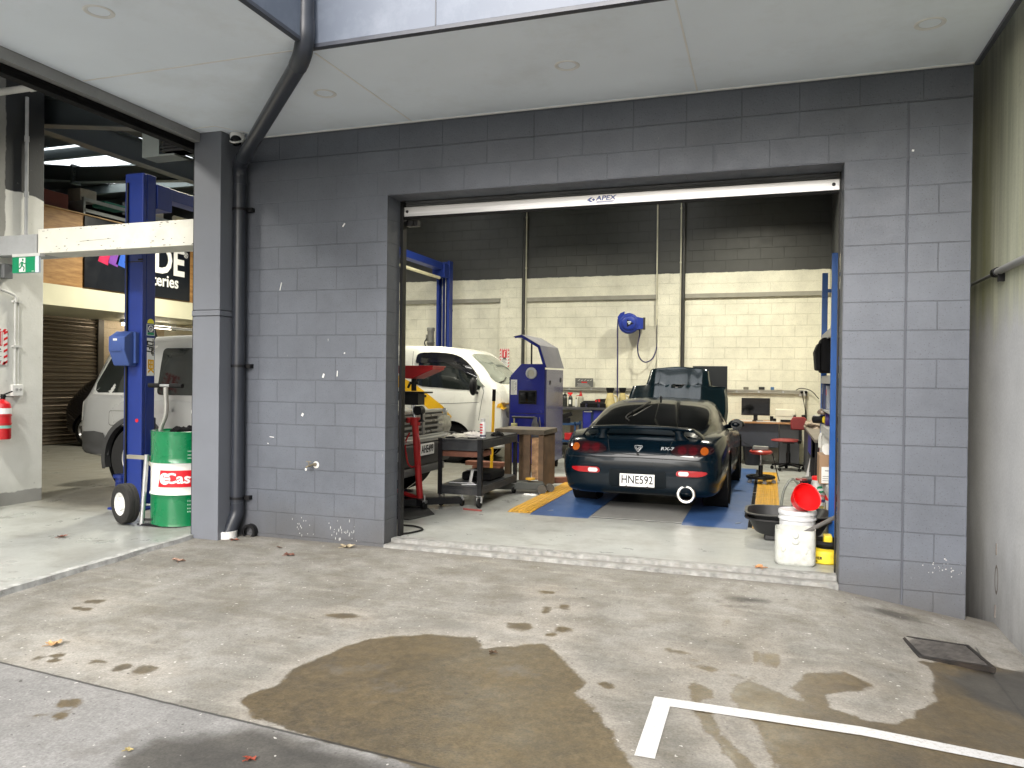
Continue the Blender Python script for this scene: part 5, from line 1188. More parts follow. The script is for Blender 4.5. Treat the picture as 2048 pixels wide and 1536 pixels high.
side_loop(bv3, suv, 'side_window', rounded(1.24,2.02,1.12,1.66,.05), GL_VAN, (1,-1), .008)
side_loop(bv3, suv, 'side_window', [(2.10,1.12),(2.10,1.66),(2.46,1.64),(2.70,1.46),(2.86,1.12)], GL_VAN, (1,-1), .008)
side_loop(bv3, suv, 'fuel_flap', rounded(.58,.83,.76,.92,.03), P('silver_paint', (.4,.4,.37)), (1,), .005, 3)
side_loop(bv3, suv, 'flap_seam', rounded(.57,.84,.75,.93,.035), P('seam_shadow', (.05,.05,.045)), (1,), .002, 3)
side_loop(bv3, suv, 'tail_lamp', [(.075,.78),(.07,.94),(.13,1.04),(.15,1.0),(.14,.80)], P('pale_lens', (.5,.5,.48), .15, coat=.5), (1,-1), .008)
side_loop(bv3, suv, 'door_handle', rounded(1.30,1.50,.93,.97,.018), P('silver_paint', (.4,.4,.37)), (1,-1), .022, 2)
for sd_ in (SIDE_R, SIDE_L): ribbon_on(bv3, [(1.20,.62),(1.18,1.08)], .008, sd_, .0025).build('door_seam', SEAMM, suv, sharp=80)
for sd_ in (SIDE_R, SIDE_L): ribbon_on(bv3, [(2.05,.62),(2.05,1.08)], .008, sd_, .0025).build('door_seam', SEAMM, suv, sharp=80)
mb = MB(); mb.lathe([(0,-.12),(.30,-.12),(.36,-.08),(.37,.05),(.33,.09),(0,.10)], 36, (0,-.10,.93), 'Y'); mb.build('spare_wheel_cover', P('cover_black', (.008,.008,.009), .5), suv)
for y in (.95, 1.95):
    mb = MB(); mb.bar((-.80,y,1.925),(.80,y,1.925),.07,.025); mb.build('roof_bar', P('bar_grey', (.30,.29,.27), .4, .3), suv, bevel=.006)
    for sx in (-1, 1):
        mb = MB(); mb.prism([(y-.10,1.77),(y+.10,1.77),(y+.05,1.905),(y-.05,1.905)], sx*.68-.03, sx*.68+.03, 'YZ'); mb.build('bar_foot', BLACK_PLASTIC, suv, bevel=.008)
patch(bv3, smooth_loop([(-.64,1.12),(-.60,1.40),(-.54,1.64),(0,1.68),(.54,1.64),(.60,1.40),(.64,1.12),(0,1.10)], 3), NOSE(4.17), .006, 8).build('windscreen', GL_CLEAR, suv, sharp=80)
# upright nose: grille, lamps, bumper (built as solid pieces proud of the body)
NZ = MB().at((0,-.30,-.04)); NZ.prism([(-.62,.72),(-.62,.98),(-.56,1.0),(.56,1.0),(.62,.98),(.62,.72)], 4.36, 4.47, 'XZ'); gr = NZ.build('grille', P('grille_black', (.012,.012,.013), .5), suv, bevel=.02)
mb = MB().at((0,-.30,-.04))
for z in (.775,.835,.895,.955): mb.box(-.55,.55,4.472,4.495,z-.014,z+.014)
mb.box(-.03,.03,4.474,4.505,.74,.99); mb.build('grille_bar', P('grille_silver', (.30,.30,.30), .3, .6), gr, bevel=.004)
mb = MB().at((0,-.30,-.04)); mb.bar((-.60,4.47,.72),(.60,4.47,.72),.07,.05); mb.bar((-.60,4.44,1.005),(.60,4.44,1.005),.06,.04); mb.build('grille_surround', SILV, gr, bevel=.012)
for sx in (-1, 1):
    mb = MB().at((0,-.30,-.04)); mb.prism([(sx*.44,.74),(sx*.44,.95),(sx*.66,.95),(sx*.82,.93),(sx*.86,.80),(sx*.80,.73)], 4.34, 4.485, 'XZ'); hd_ = mb.build('headlight', P('headlamp_lens', (.30,.30,.27)), suv, bevel=.02)
    mb = MB().at((0,-.30,-.04)); mb.tube([(sx*.64,4.47,1.0),(sx*.80,4.42,.98),(sx*.90,4.34,.80),(sx*.92,4.30,.66)], .028, 8, spline=4); mb.build('lamp_surround', SILV, hd_)
mb = MB().at((0,-.30,-.04)); mb.prism([(-.93,4.02),(-.95,4.30),(-.72,4.52),(.72,4.52),(.95,4.30),(.93,4.02)], .40, .655, 'XY'); bp_ = mb.build('front_bumper', CLAD, suv, bevel=.03)
mb = MB().at((0,-.30,-.04)); mb.prism([(-.94,4.05),(-.955,4.30),(-.73,4.53),(.73,4.53),(.955,4.30),(.94,4.05)], .66, .72, 'XY'); mb.build('bumper_top', SILV, bp_, bevel=.02)
for sx in (-1, 1):
    mb = MB().at((0,-.30,-.04)); mb.box(sx*.62-.07,sx*.62+.07,4.51,4.535,.50,.60); mb.build('fog_lamp', LED_LENS, bp_, bevel=.01)
mb = MB().at((0,-.30,-.04)); mb.prism([(-.7,4.1),(-.6,4.50),(.6,4.50),(.7,4.1)], .30, .40, 'XY'); mb.build('skid_plate', P('skid_grey', (.25,.25,.25), .5, .4), bp_, bevel=.02)
mb = MB().at((0,-.30,-.04)); mb.at((0.0,4.245,.545)).cbox((0,0,0), (.365,.012,.13)); fp = mb.build('number_plate', P('plate_white', (.82,.82,.81)), suv, bevel=.003)
mb = MB().at((0,-.30,-.04)); mb.text('AHE499', .118, T((.0,4.553,.585), rx=pi/2, rz=pi), .0006, .0022, xs=.80); mb.build('plate_lettering', BLACK_INK, fp)

# --- dark hatchback far back by the shutter
hb = thing('dark_hatchback', 'black hatchback parked by the roller shutter behind the silver wagon', 'car', (-13.15, 6.45, 0), -pi/2)
HST = [(0,[(0,.45),(.5,.45),(.6,.55),(.5,.65),(0,.68)]),(.05,[(0,.3),(.7,.3),(.8,.55),(.72,.80),(0,.86)]),(.2,[(0,.24),(.76,.24),(.85,.55),(.74,1.0),(0,1.08)]),(.5,[(0,.2),(.78,.2),(.87,.6),(.64,1.28),(0,1.33)]),(1.2,[(0,.2),(.78,.2),(.88,.6),(.6,1.42),(0,1.46)]),(2.2,[(0,.2),(.78,.2),(.88,.6),(.6,1.4),(0,1.44)]),(3.1,[(0,.2),(.78,.2),(.87,.6),(.72,.92),(0,1.0)]),(3.8,[(0,.25),(.7,.25),(.8,.5),(.65,.7),(0,.76)]),(3.95,[(0,.35),(.4,.35),(.5,.45),(.4,.55),(0,.58)])]
_, full = loft(HST, 5, 5); sk = skin(full, close=False); bv4 = bvh_of(sk); hbb = sk.build('body', P('black_car_paint', (.006,.006,.008), .2, coat=1))
ar = []
for y in (.62, 3.1):
    for sx in (-1, 1):
        mb = MB(); mb.lathe([(0,0),(.34,0),(.34,.4),(0,.4)], 32, (.6 if sx > 0 else -1.0,y,.31), 'X'); ar.append(mb)
cut(hbb, ar); hbb.parent = hb
for sx in (-1, 1):
    for y in (.62, 3.1): wheel(hb, sx*.76, y, .31, .31, .2, .215, 5, SILVER_RIM, sx)
side_loop(bv4, hb, 'side_window', [(.62,.95),(.72,1.24),(1.2,1.36),(2.0,1.34),(2.75,.98)], GL_VAN)
patch(bv4, rounded(-.5,.5,.95,1.25,.08), REAR, .006).build('rear_window', GL_VAN, hb, sharp=80)

# ------------------------------------------------------------------ vehicle lifts
def two_post_lift(lab, x, ya, yb, h, box, hw):
    t = thing('two_post_lift', lab, 'vehicle lift', (x, (ya+yb)/2, 0), 0, 'blue two-post vehicle lifts'); hy = (yb-ya)/2
    for s in (-1, 1):
        y = s*hy; o = -s          # the post's outer face is at y, o points towards the car
        Y = lambda a, b: (min(y+o*a, y+o*b), max(y+o*a, y+o*b))
        mb = MB(); mb.box(-hw,hw,*Y(0,.05),0,h); mb.box(-hw,-hw+.05,*Y(.051,.18),0,h); mb.box(hw-.05,hw,*Y(.051,.18),0,h); p = mb.build('post', LIFT_BLUE, t, bevel=.010)
        mb = MB(); mb.box(-.2,.2,*Y(-.12,.36),0,.02); [mb.cyl((a,y+o*b,.02),(a,y+o*b,.05),.018,n=8) for a in (-.16,.16) for b in (-.08,.3)]; mb.build('base_plate', LIFT_BLUE, p)
        mb = MB(); mb.box(-.06,.06,*Y(.06,.26),.10,.95); cg = mb.build('carriage', P('carriage_dark', (.012,.018,.05), .5), t)
        for sx in (-1, 1):
            mb = MB(); mb.bar((sx*.08,y+o*.25,.13),(sx*.75,y+o*.60,.13),.12,.09); mb.cyl((sx*.75,y+o*.60,.09),(sx*.75,y+o*.60,.22),.06); mb.lathe([(0,.22),(.085,.22),(.085,.255),(0,.255)],18,(sx*.75,y+o*.60,0)); mb.build('lift_arm', LIFT_BLUE, t)
        mb = MB(); [mb.cyl((sx*.035,y+o*.12,.3),(sx*.035,y+o*.12,h-.06),.009,n=8) for sx in (-1,1)]; mb.build('lift_cable', GALV, p)
        mb = MB(); mb.tube([(-hw+.045,y-o*.012,.05),(-hw+.045,y-o*.012,h-.1)], .012, 8); mb.box(hw-.06,hw+.003,*Y(-.003,.0),h*.74,h*.745); mb.build('hydraulic_hose', BLACK_PLASTIC, p)
        mb = MB(); mb.box(-hw+.003,hw+.004,*Y(-.004,.0),h*.735,h*.738); mb.build('splice_seam', BLACK_INK, p)
    mb = MB(); mb.box(-.09,.09,-hy+.185,hy-.185,h-.20,h-.07); mb.box(-.13,.13,-hy+.185,-hy+.40,h-.34,h-.08); mb.box(-.13,.13,hy-.40,hy-.185,h-.34,h-.08); ob_ = mb.build('overhead_beam', LIFT_BLUE, t, bevel=.006)
    mb = MB(); mb.cyl((.02,-hy+.55,h-.36),(.02,hy-.4,h-.36),.03,n=12); mb.build('padded_shutoff_bar', P('pad_cream', (.62,.58,.40), .7), t)
    if box:
        y = -hy; mb = MB(); mb.prism([(y,1.50),(y,1.86),(y-.07,1.86),(y-.17,1.80),(y-.17,1.66),(y-.10,1.50)], -.155, .055, 'YZ'); cb_ = mb.build('control_box', P('control_box_blue', (.045,.085,.27), .5, var=.1), t, bevel=.012)
        mb = MB(); mb.box(-.09,-.04,y-.1725,-.1705+y,1.76,1.78); mb.build('maker_tag', WHITE_PAINT, cb_)
        mb = MB(); mb.box(.056,.085,y-.05,y-.001,1.53,1.85); mb.box(-.13,.03,y-.178,y-.15,1.655,1.665); mb.build('box_flange', P('control_box_blue', (.045,.085,.27)), cb_)
        XF = hw+.001; ym = y+.115; ES = lambda dy, z: T((XF+.002, ym+dy, z), rx=pi/2, rz=pi/2) @ Matrix.Rotation(-pi/2, 4, 'Z')
        st = MB(); st.box(XF,XF+.0015,ym-.05,ym+.05,1.40,1.80); sk_ = st.build('lift_sticker', WHITE_PAINT, t)
        mb = MB(); mb.text('LIFT', .105, ES(-.018,1.705), .0005, .004, xs=.72, shear=.15); mb.text('HESHBON', .036, ES(.033,1.70), .0005, .0012, xs=1.05); mb.build('black_lettering', BLACK_INK, sk_)
        mb = MB(); mb.text('EEK', .105, ES(.0,1.505), .0005, .005, xs=.82, shear=.1); mb.build('orange_lettering', P('sticker_orange', (.75,.40,.01), .4), sk_)
        mb = MB(); mb.box(XF,XF+.0015,ym-.055,ym+.055,1.825,1.945); s2 = mb.build('square_sticker', P('sticker_pale', (.55,.62,.62), .4), t)
        mb = MB(); mb.box(XF+.0015,XF+.0025,ym-.046,ym+.046,1.858,1.937); mb.build('sticker_ground', P('sticker_navy', (.02,.03,.12), .4), s2)
        mb = MB(); mb.box(XF+.0015,XF+.0025,ym-.046,ym+.046,1.832,1.856); mb.build('sticker_band', SIGN_GREEN, s2)
        mb = MB(); mb.torus((XF+.003,ym,1.897), .030, .004, 'X', 24, 6); mb.torus((XF+.003,ym+.003,1.893), .013, .003, 'X', 16, 6); mb.build('swirl_mark', WHITE_PAINT, s2)
        mb = MB(); mb.prism([(ym+.045*cos(pi*k/10),1.957+.045*sin(pi*k/10)) for k in range(11)]+[(ym-.055,1.953),(ym+.055,1.953)], XF, XF+.0015,'YZ'); mb.build('helmet_sticker', P('sticker_yellow', (.8,.75,.05), .4), t)
        mb = MB(); mb.lathe([(0,-.001),(.02,-.001),(.02,.002),(0,.002)],20,(.06,y-.0015,.93),'Y'); mb.build('red_dot', SIGN_RED, t)
    else:
        y = hy; mb = MB(); mb.lathe([(0,.40),(.075,.40),(.08,.38),(.08,.33),(.068,.33),(.068,.12),(.085,.10),(.05,.0),(0,.0)],24,(-.33,y,2.02)); mb.box(-.42,-.39,y-.04,y+.04,2.15,2.28); mo = mb.build('motor', P('motor_grey', (.20,.20,.185), .45, .4), t)
        mb = MB(); mb.box(-.43,-.2,y-.09,y+.09,1.90,2.02); mb.tube([(-.4,y-.05,2.2),(-.43,y-.08,2.1),(-.36,y-.08,2.0)],.012,8,spline=4); mb.build('pump_block', BLACK_STEEL, mo)
    return t
two_post_lift('blue two-post lift holding the silver wagon with a control box and stickers', -6.335, .47, 3.65, 3.52, True, .12)
two_post_lift('blue two-post lift round the white van with a motor on the far post', -6.13, 4.95, 8.22, 3.72, False, .14)

# ------------------------------------------------------------------ left doorway: drum, drum trolley
dr = thing('oil_drum', 'green and white oil drum with a red logo label standing beside the grey pillar', 'drum', (-5.36, .12, 0))
def drum_part(nm, z0, z1, mat):
    pr = [(.0,z0)] if z0 == 0 else []
    n = 12
    for i in range(n+1):
        z = z0+(z1-z0)*i/n; r = .288
        for zz in (.295,.585): r += .011*math.exp(-((z-zz)/.012)**2)
        if z < .02 or z > .865: r = .292
        pr.append((r, z))
    if z1 > .86: pr += [(.284,.882),(.280,.866),(.0,.862)]
    mb = MB(); mb.lathe(pr, 64); return mb.build(nm, mat, dr, sharp=50)
DG = P('drum_green', (.0,.155,.052), .28, var=.06, coat=.5, dirt=.12)
drum_part('lower_shell', 0, .292, DG); mid_ = drum_part('white_band', .293, .588, P('drum_white', (.70,.70,.67), .35, var=.04, dirt=.15)); drum_part('upper_shell', .589, .88, DG)
def wrap(mb, a0, r, z):        # bends flat lettering (x right, y up) round the drum
    mb.v = [((r+v[2])*sin(a0+v[0]/r), -(r+v[2])*cos(a0+v[0]/r), z+v[1]) for v in mb.v]; return mb
A0 = RAD(41)
mb = MB(); vs = []; 
for i in range(31): x = -.245+.49*i/30; sk0 = .014; vs.append([(x-.012,-.078,0),(x,0,0),(x+.012,.078,0)])
mb.grid(vs); lb = wrap(mb, A0+.06, .2935, .445).build('red_label', SIGN_RED, mid_, sharp=80)
mb = MB(); mb.text('Castrol', .135, Matrix.Translation((.045,0,0)), .0, .0035, xs=1.12)
bm = bmesh.new(); mm = bpy.data.meshes.new('t'); mm.from_pydata(mb.v, [], mb.f); bm.from_mesh(mm); bmesh.ops.triangulate(bm, faces=bm.faces); bmesh.ops.subdivide_edges(bm, edges=[e for e in bm.edges if e.calc_length() > .03], cuts=1); mb.v = [tuple(v.co) for v in bm.verts]; bm.verts.index_update(); mb.f = [tuple(v.index for v in f.verts) for f in bm.faces]; bm.free()
wrap(mb, A0+.06, .2955, .445).build('label_lettering', WHITE_PAINT, lb, fix=False)
mb = MB(); mb.lathe([(0,0),(.055,0)], 28); mb.v = [(v[0]-.185, v[1], 0) for v in mb.v]; em = wrap(mb, A0+.06, .2958, .445).build('label_emblem', WHITE_PAINT, lb, fix=False)
mb = MB()
for a, b, c, d in ((-.185,.012,-.13,.020),(-.185,-.012,-.132,-.018),(-.195,.012,-.205,.045)): mb.bar((a,b,0),(c,d,0),.007,.002)
wrap(mb, A0+.06, .298, .445).build('emblem_stripe', SIGN_RED, em, fix=False)
mb = MB()
for z in (.70,.665,.635,.235,.20,.165,.135):
    for k in range(7): mb.box(-.04+.0125*k,-.032+.0125*k,z-.006,z+.006,0,.0008)
wrap(mb, A0+.27, .290, 0).build('small_print', P('print_pale', (.35,.5,.4), .5), dr, fix=False)
rg = thing('work_gloves', 'crumpled black work gloves lying on top of the green drum', 'gloves', (-5.30,.05,.865))
mb = MB(); random.seed(11)
for i in range(9):
    a = random.uniform(0,6.28); x, y = random.uniform(-.13,.15), random.uniform(-.10,.10)
    mb.tube([(x,y,.012),(x+.05*cos(a),y+.05*sin(a),random.uniform(.03,.055)),(x+.10*cos(a),y+.10*sin(a),.012)], [.018,.022,.014], 8)
mb.ball((0,0,.02),(.14,.09,.03),16,8); mb.build('crumpled_fabric', BLACK_MATT, rg)
hp = thing('hand_pump', 'red hand pump head standing in the top of the green drum', 'hand pump', (-5.17,.16,.865))
mb = MB(); mb.ball((.02,-.05,.20),(.085,.06,.085),20,12); mb.build('pump_head', RED_PAINT, hp); mb = MB(); mb.tube([(.02,-.02,.18),(.02,.0,.1),(.0,.0,0)],.025,10); mb.build('pump_stem', GALV, hp); mb = MB(); mb.lathe([(.03,-.062),(.045,-.058),(.03,-.054)],20,(.0,-.05,.20),'Y'); mb.build('white_ring', WHITE_PAINT, hp)
dt = thing('drum_trolley', 'steel drum trolley with a black pneumatic tyre and a T handle behind the drum', 'trolley', (-5.62,-.10,-.005))
w_ = wheel(dt, -.175,-.05,.19,.19,.125,.105,0,P('white_hub',(.70,.70,.68),.4),-1,tread=P('knobbly_tyre',(.017,.016,.015),.8,var=.3,scale=30,bump=.8,bscale=45)); w_.rotation_euler = (0,0,RAD(70))
mb = MB(); mb.lathe([(0,-.06),(.02,-.06),(.02,-.045),(.085,-.03),(.10,-.035)],28,(0,0,0),'X'); mb.cyl((-.065,0,0),(-.045,0,0),.014,n=8); mb.tube([(-.05,.03,.06),(-.06,.04,.08)],.005,6); mb.build('hub_disc', P('white_hub',(.70,.70,.68)), w_)
mb = MB(); mb.cyl((.02,-.05,0),(.055,-.03,.66),.022,n=16); mb.cyl((-.02,-.05,.18),(.1,.08,.18),.012); mb.build('upright_tube', GALV, dt)
mb = MB(); mb.bar((-.20,.0,.63),(.09,.02,.625),.035,.035); mb.bar((.05,-.02,.60),(.10,.02,.54),.03,.03); mb.build('cross_bar', P('brass_grey',(.33,.31,.25),.45,.6), dt)
mb = MB(); mb.tube([(.12,.03,.62),(.16,.03,.9),(.22,.03,1.05),(.215,.03,1.30)],.022,10,spline=5); mb.build('stem', P('worn_stem',(.30,.30,.28),.45,.5), dt)
mb = MB(); mb.cyl((.06,.03,1.315),(.38,.03,1.315),.014,n=12); mb.build('handle_bar', GALV, dt)
for a, b in ((.02,.15),(.27,.41)):
    mb = MB(); mb.cyl((a,.03,1.315),(b,.03,1.315),.022,n=14); mb.build('grip', RUBBER, dt)
mb = MB(); mb.box(-.02,.25,-.07,-.02,.0,.012); mb.bar((.02,-.05,.05),(.25,.02,.05),.02,.02); mb.build('toe_plate', BLACK_STEEL, dt)

# ------------------------------------------------------------------ rolling road and ramps
rr = thing('rolling_road', 'blue steel rolling road ramps under the dark green coupe', 'rolling road', (-1.27,4,0))
for a, b in ((-2.352,-1.735),(-.80,-.182)):
    mb = MB(); mb.prism([(1.735,.0005),(1.95,.012),(7.0,.012),(7.0,.0005)], a, b, 'YZ'); wbuild(mb, 'ramp_deck', BLUE_MAT, parent=rr)
mb = MB(); mb.box(-1.73,-.805,1.82,2.9,.001,.008); wbuild(mb, 'centre_plate', P('grey_plate',(.26,.26,.25),.5,.2,var=.15,dirt=.4), parent=rr)
mb = MB(); mb.box(-1.73,-.805,1.805,1.818,.0005,.003); mb.box(-.180,-.142,1.85,7,.0005,.004); wbuild(mb, 'pit_gap', BLACK_MATT, parent=rr)
mb = MB(); mb.box(-1.73,-.805,2.9,7,.0005,.004); wbuild(mb, 'dark_plate', BLACK_STEEL, parent=rr)  # thin black plate on the floor between the ramps
mb = MB()
for y in (2.3,3.1,4.2): mb.bar((-.19,y,.016),(-.13,y+.02,.016),.008,.004)
for x in (-2.22,-.3): mb.bar((x,1.95,.016),(x+.05,2.0,.016),.008,.004)
wbuild(mb, 'edge_clip', GALV, parent=rr)
def checker():
    t = NT('yellow_grating', .5); o = t.sep(t.obj); g = t.math('SINE', t.math('MULTIPLY', o[0], 130)); h = t.math('SINE', t.math('MULTIPLY', o[1], 90))
    m_ = t.noise(6, 6, .7); c = t.mix(t.map(m_, .45, .75, 0, .6), (.60,.31,.012), (.24,.15,.03)); c = t.mix(t.map(t.math('MULTIPLY', g, h), .2, .6, 0, .35), c, (.25,.14,.02)); t.bump(t.math('ADD', g, h), .6, .01); return t.done(c)
YG = checker()
for x0, x1, y0, y1, lab in ((-2.62,-2.36,1.80,7.0,'yellow grating strip along the left side of the rolling road'),(-.138,.125,1.80,6.6,'yellow grating strip along the right side of the rolling road under the red stool')):
    q = thing('grating_strip', lab, 'floor grating', (x0,y0,0), group='yellow grating strips beside the ramps')
    mb = MB(); mb.prism([(0,0.0005),(.10,.014),(y1-y0,.014),(y1-y0,.0005)], 0, x1-x0, 'YZ'); mb.build('grating', YG, q)

# ------------------------------------------------------------------ left half of the bay
os_ = thing('oil_drainer', 'red funnel oil drainer on a red pole with a black wheeled base', 'oil drainer', (-3.62,1.62,0))
mb = MB(); mb.prism([(-.20,1.53),(.26,1.53),(.26,1.50),(.02,1.40),(-.06,1.40),(-.20,1.50)], -.14, .18, 'XZ'); mb.build('funnel_pan', RED_PAINT, os_, bevel=.01); 
mb = MB(); mb.box(-.21,.27,-.15,.19,1.525,1.54); mb.build('pan_rim', RED_PAINT, os_, bevel=.004)
mb = MB(); mb.cyl((-.02,0,1.40),(-.02,0,1.27),.028,n=12); mb.bar((-.06,0,1.36),(-.09,0,1.30),.02,.02); mb.cyl((-.02,0,1.37),(-.02,0,1.34),.05); mb.build('clamp', BLACK_PLASTIC, os_)
mb = MB(); mb.box(-.28,.16,-.12,.10,1.245,1.262); mb.box(-.10,.08,-.10,.06,1.12,1.244); mb.cyl((.05,-.06,1.06),(.05,.04,1.06),.05); mb.cyl((-.2,-.1,1.20),(-.2,-.02,1.20),.04); mb.cyl((.09,-.03,1.05),(.09,-.03,.95),.012); mb.lathe([(0,.94),(.04,.94),(.02,.965)],12,(.09,-.03,0)); mb.build('tray', BLACK_STEEL, os_)
mb = MB(); mb.cyl((-.02,0,1.14),(-.01,0,.96),.022,n=14); mb.build('chrome_rod', CHROME, os_)
mb = MB(); mb.cyl((0,0,.985),(0,0,.90),.055,n=18); mb.cyl((0,0,.90),(.06,.02,.06),.036,n=16); mb.tube([(.05,-.05,.82),(.09,-.07,.7),(.07,-.07,.5),(.0,-.06,.45)],.010,8,spline=4); mb.tube([(-.04,-.05,.82),(-.08,-.07,.7),(-.05,-.07,.5),(.0,-.06,.45)],.010,8,spline=4); mb.cyl((-.055,0,.95),(-.085,-.03,.95),.03); mb.build('red_pole', RED_PAINT, os_)
mb = MB(); mb.bar((.05,.02,.11),(-.35,.05,.20),.035,.035); mb.build('brace', RED_PAINT, os_)
mb = MB(); mb.bar((.04,0,.08),(-.5,.3,.07),.09,.07); mb.bar((.04,0,.08),(.13,-.03,.07),.09,.07); mb.bar((.04,0,.08),(-.35,-.25,.06),.09,.07); mb.bar((.04,0,.08),(.40,.32,.07),.09,.07); mb.build('base_frame', BLACK_STEEL, os_)
for x, y in ((.14,-.04),(-.36,-.26),(.42,.33)):
    mb = MB(); mb.lathe([(.0,-.015),(.04,-.015),(.045,0),(.04,.015),(0,.015)],18,(x,y,.045),'X'); cs = mb.build('castor', RUBBER, os_)
    mb = MB(); mb.box(x-.024,x+.024,y-.018,y+.018,.07,.10); mb.cyl((x,y,.10),(x,y,.16),.008,n=8); mb.build('fork', GALV, cs)
mt = thing('floor_mat', 'dark rubber mat on the floor inside the left jamb of the wide door', 'mat', (-3.38,1.25,.0))
mb = MB(); mb.prism([(-.40,-.25),(.02,-.28),(.12,.10),(-.1,.42),(-.42,.40)], .0015, .010, 'XY'); mb.build('mat_sheet', P('mat_dark',(.035,.036,.034),.85,var=.3), mt)
mb = MB(); mb.tube([(-3.10,.30,.012),(-3.05,.38,.012),(-3.02,.55,.012),(-3.15,.66,.012),(-3.32,.70,.012),(-3.45,.95,.018),(-3.6,1.0,.018)],.009,8,spline=6); tag(mb.build('black_cable', RUBBER), 'black cable curling over the floor at the left door jamb', 'cable')
tr = thing('work_trolley', 'black steel work trolley with a littered top and a lower shelf', 'trolley', (-3.19,2.48,0))
X0, X1, Y0, Y1 = -.265, .245, -.61, .63
mb = MB(); mb.box(X0,X1,Y0,Y1,.725,.745); mb.box(X0,X1,Y0-.004,Y0+.02,.62,.724); mb.box(X1-.02,X1+.004,Y0+.021,Y1,.64,.724); mb.box(X0-.004,X0+.02,Y0+.021,Y1,.64,.724); mb.build('top_shelf', P('trolley_black',(.028,.030,.033),.45,var=.3,scale=10,dirt=.5,dcol=(.12,.11,.10),dscale=6), tr, bevel=.004)
mb = MB(); mb.box(X0,X1,Y0,Y1,.215,.232); mb.box(X0,X1,Y0-.004,Y0+.02,.14,.214); mb.box(X1-.02,X1+.004,Y0+.021,Y1,.15,.214); mb.build('lower_shelf', P('trolley_black',(.028,.030,.033)), tr, bevel=.004)
for x in (X0,X1):
    for y in (Y0,Y1):
        mb = MB(); sx = 1 if x < 0 else -1; sy = 1 if y < 0 else -1
        mb.box(min(x,x+sx*.045)-.002,max(x,x+sx*.045)+.002,min(y,y+sy*.01)-.007,max(y,y+sy*.01)-.002,.135,.75); mb.box(min(x,x+sx*.008)-.002,max(x,x+sx*.008)+.002,min(y,y+sy*.045),max(y,y+sy*.045),.135,.75); mb.build('leg', BLACK_STEEL, tr)
        mb = MB(); mb.lathe([(0,-.018),(.045,-.018),(.05,-.01),(.05,.01),(.045,.018),(0,.018)],22,(x+sx*.03,y+sy*.02,.052),'X'); cs = mb.build('castor', RUBBER, tr)
        mb = MB(); [mb.bar((x+sx*.03+q,y+sy*.02,.055),(x+sx*.03+q,y+sy*.04,.125),.005,.04) for q in (-.026,.026)]; mb.box(x+sx*.03-.035,x+sx*.03+.035,y+sy*.04-.035,y+sy*.04+.035,.125,.133); mb.build('fork', GALV, cs)
mb = MB(); mb.box(X0+.03,X1-.03,Y0+.03,Y0+.4,.55,.61); mb.build('wooden_drawer', TIMBER_PINK, tr)
sc = thing('spray_can', 'white aerosol spray can with red lettering on the black trolley', 'spray can', (-3.035,2.14,.746))
mb = MB(); mb.lathe([(0,0),(.031,0),(.033,.005),(.033,.16),(.028,.175),(.022,.18)],24); mb.build('can_body', WHITE_PAINT, sc); mb = MB(); mb.lathe([(.024,.178),(.026,.18),(.026,.215),(.022,.22),(0,.22)],20); mb.build('cap', P('cap_grey',(.55,.55,.54),.4), sc)
mb = MB()
for k in range(4): mb.lathe([(.0335,.05+.03*k),(.0338,.05+.03*k),(.0338,.068+.03*k),(.0335,.068+.03*k)],24); 
mb.v = [v for v in mb.v]; q_ = mb.f; mb.f = [f for f in q_ if all(mb.v[i][0] < .012 and mb.v[i][1] < .0 for i in f)]; mb.build('red_lettering', SIGN_RED, sc, fix=False)
mb = MB(); mb.lathe([(.0334,.015),(.0337,.015),(.0337,.035),(.0334,.035)],24); mb.build('dark_band', P('can_navy',(.03,.03,.08),.4), sc)
def crumple(nm, loc, rx, ry, h, mat, lab, cat, seed, amp=.5, rz=0):
    mb = MB(); n, m = 26, 12; vs = []
    for i in range(m):
        f = i/(m-1)
        for k in range(n):
            a = 2*pi*k/n; r = math.sin(f*pi/2)**.8; nz = 1+amp*noise.noise((cos(a)*2+seed, sin(a)*2, f*3)); z = h*(1-f**1.6)*(.55+.9*abs(noise.noise((cos(a)*3*r+seed, sin(a)*3*r, 5))))
            vs.append((rx*r*nz*cos(a), ry*r*nz*sin(a), max(.001, z)))
    mb.v = vs; mb.f = [(i*n+k, i*n+(k+1)%n, (i+1)*n+(k+1)%n, (i+1)*n+k) for i in range(m-1) for k in range(n)]
    o = mb.build(nm, mat, sharp=60); o.location = loc; o.rotation_euler = (0,0,rz); return tag(o, lab, cat)
RAG = P('rag_cloth',(.52,.50,.44),.9,var=.3,scale=20,dirt=.5)
crumple('cloth_rag',(-3.20,2.25,.746),.12,.10,.075,P('white_rag',(.66,.63,.6),.9,var=.2,dirt=.3),'crumpled white rag behind the spray can on the trolley','rag',3)
crumple('cloth_rag',(-3.33,2.18,.746),.12,.14,.045,RAG,'grubby cream rag spread on the left of the trolley top','rag',7)
crumple('glove',(-3.01,2.55,.746),.07,.12,.055,BLACK_MATT,'black oily glove at the back of the trolley top','glove',12)
mb = MB(); mb.bar((-3.42,2.0,.752),(-3.30,1.96,.752),.02,.012); mb.bar((-3.38,2.35,.79),(-3.24,2.42,.80),.018,.014); mb.cyl((-3.15,1.97,.75),(-3.06,2.02,.75),.008); tag(mb.build('hand_tools', BLACK_STEEL), 'small dark hand tools scattered on the trolley top', 'tools')
tc = thing('tool_case', 'black soft tool case on the lower shelf of the trolley', 'tool case', (-3.17,2.55,.233))
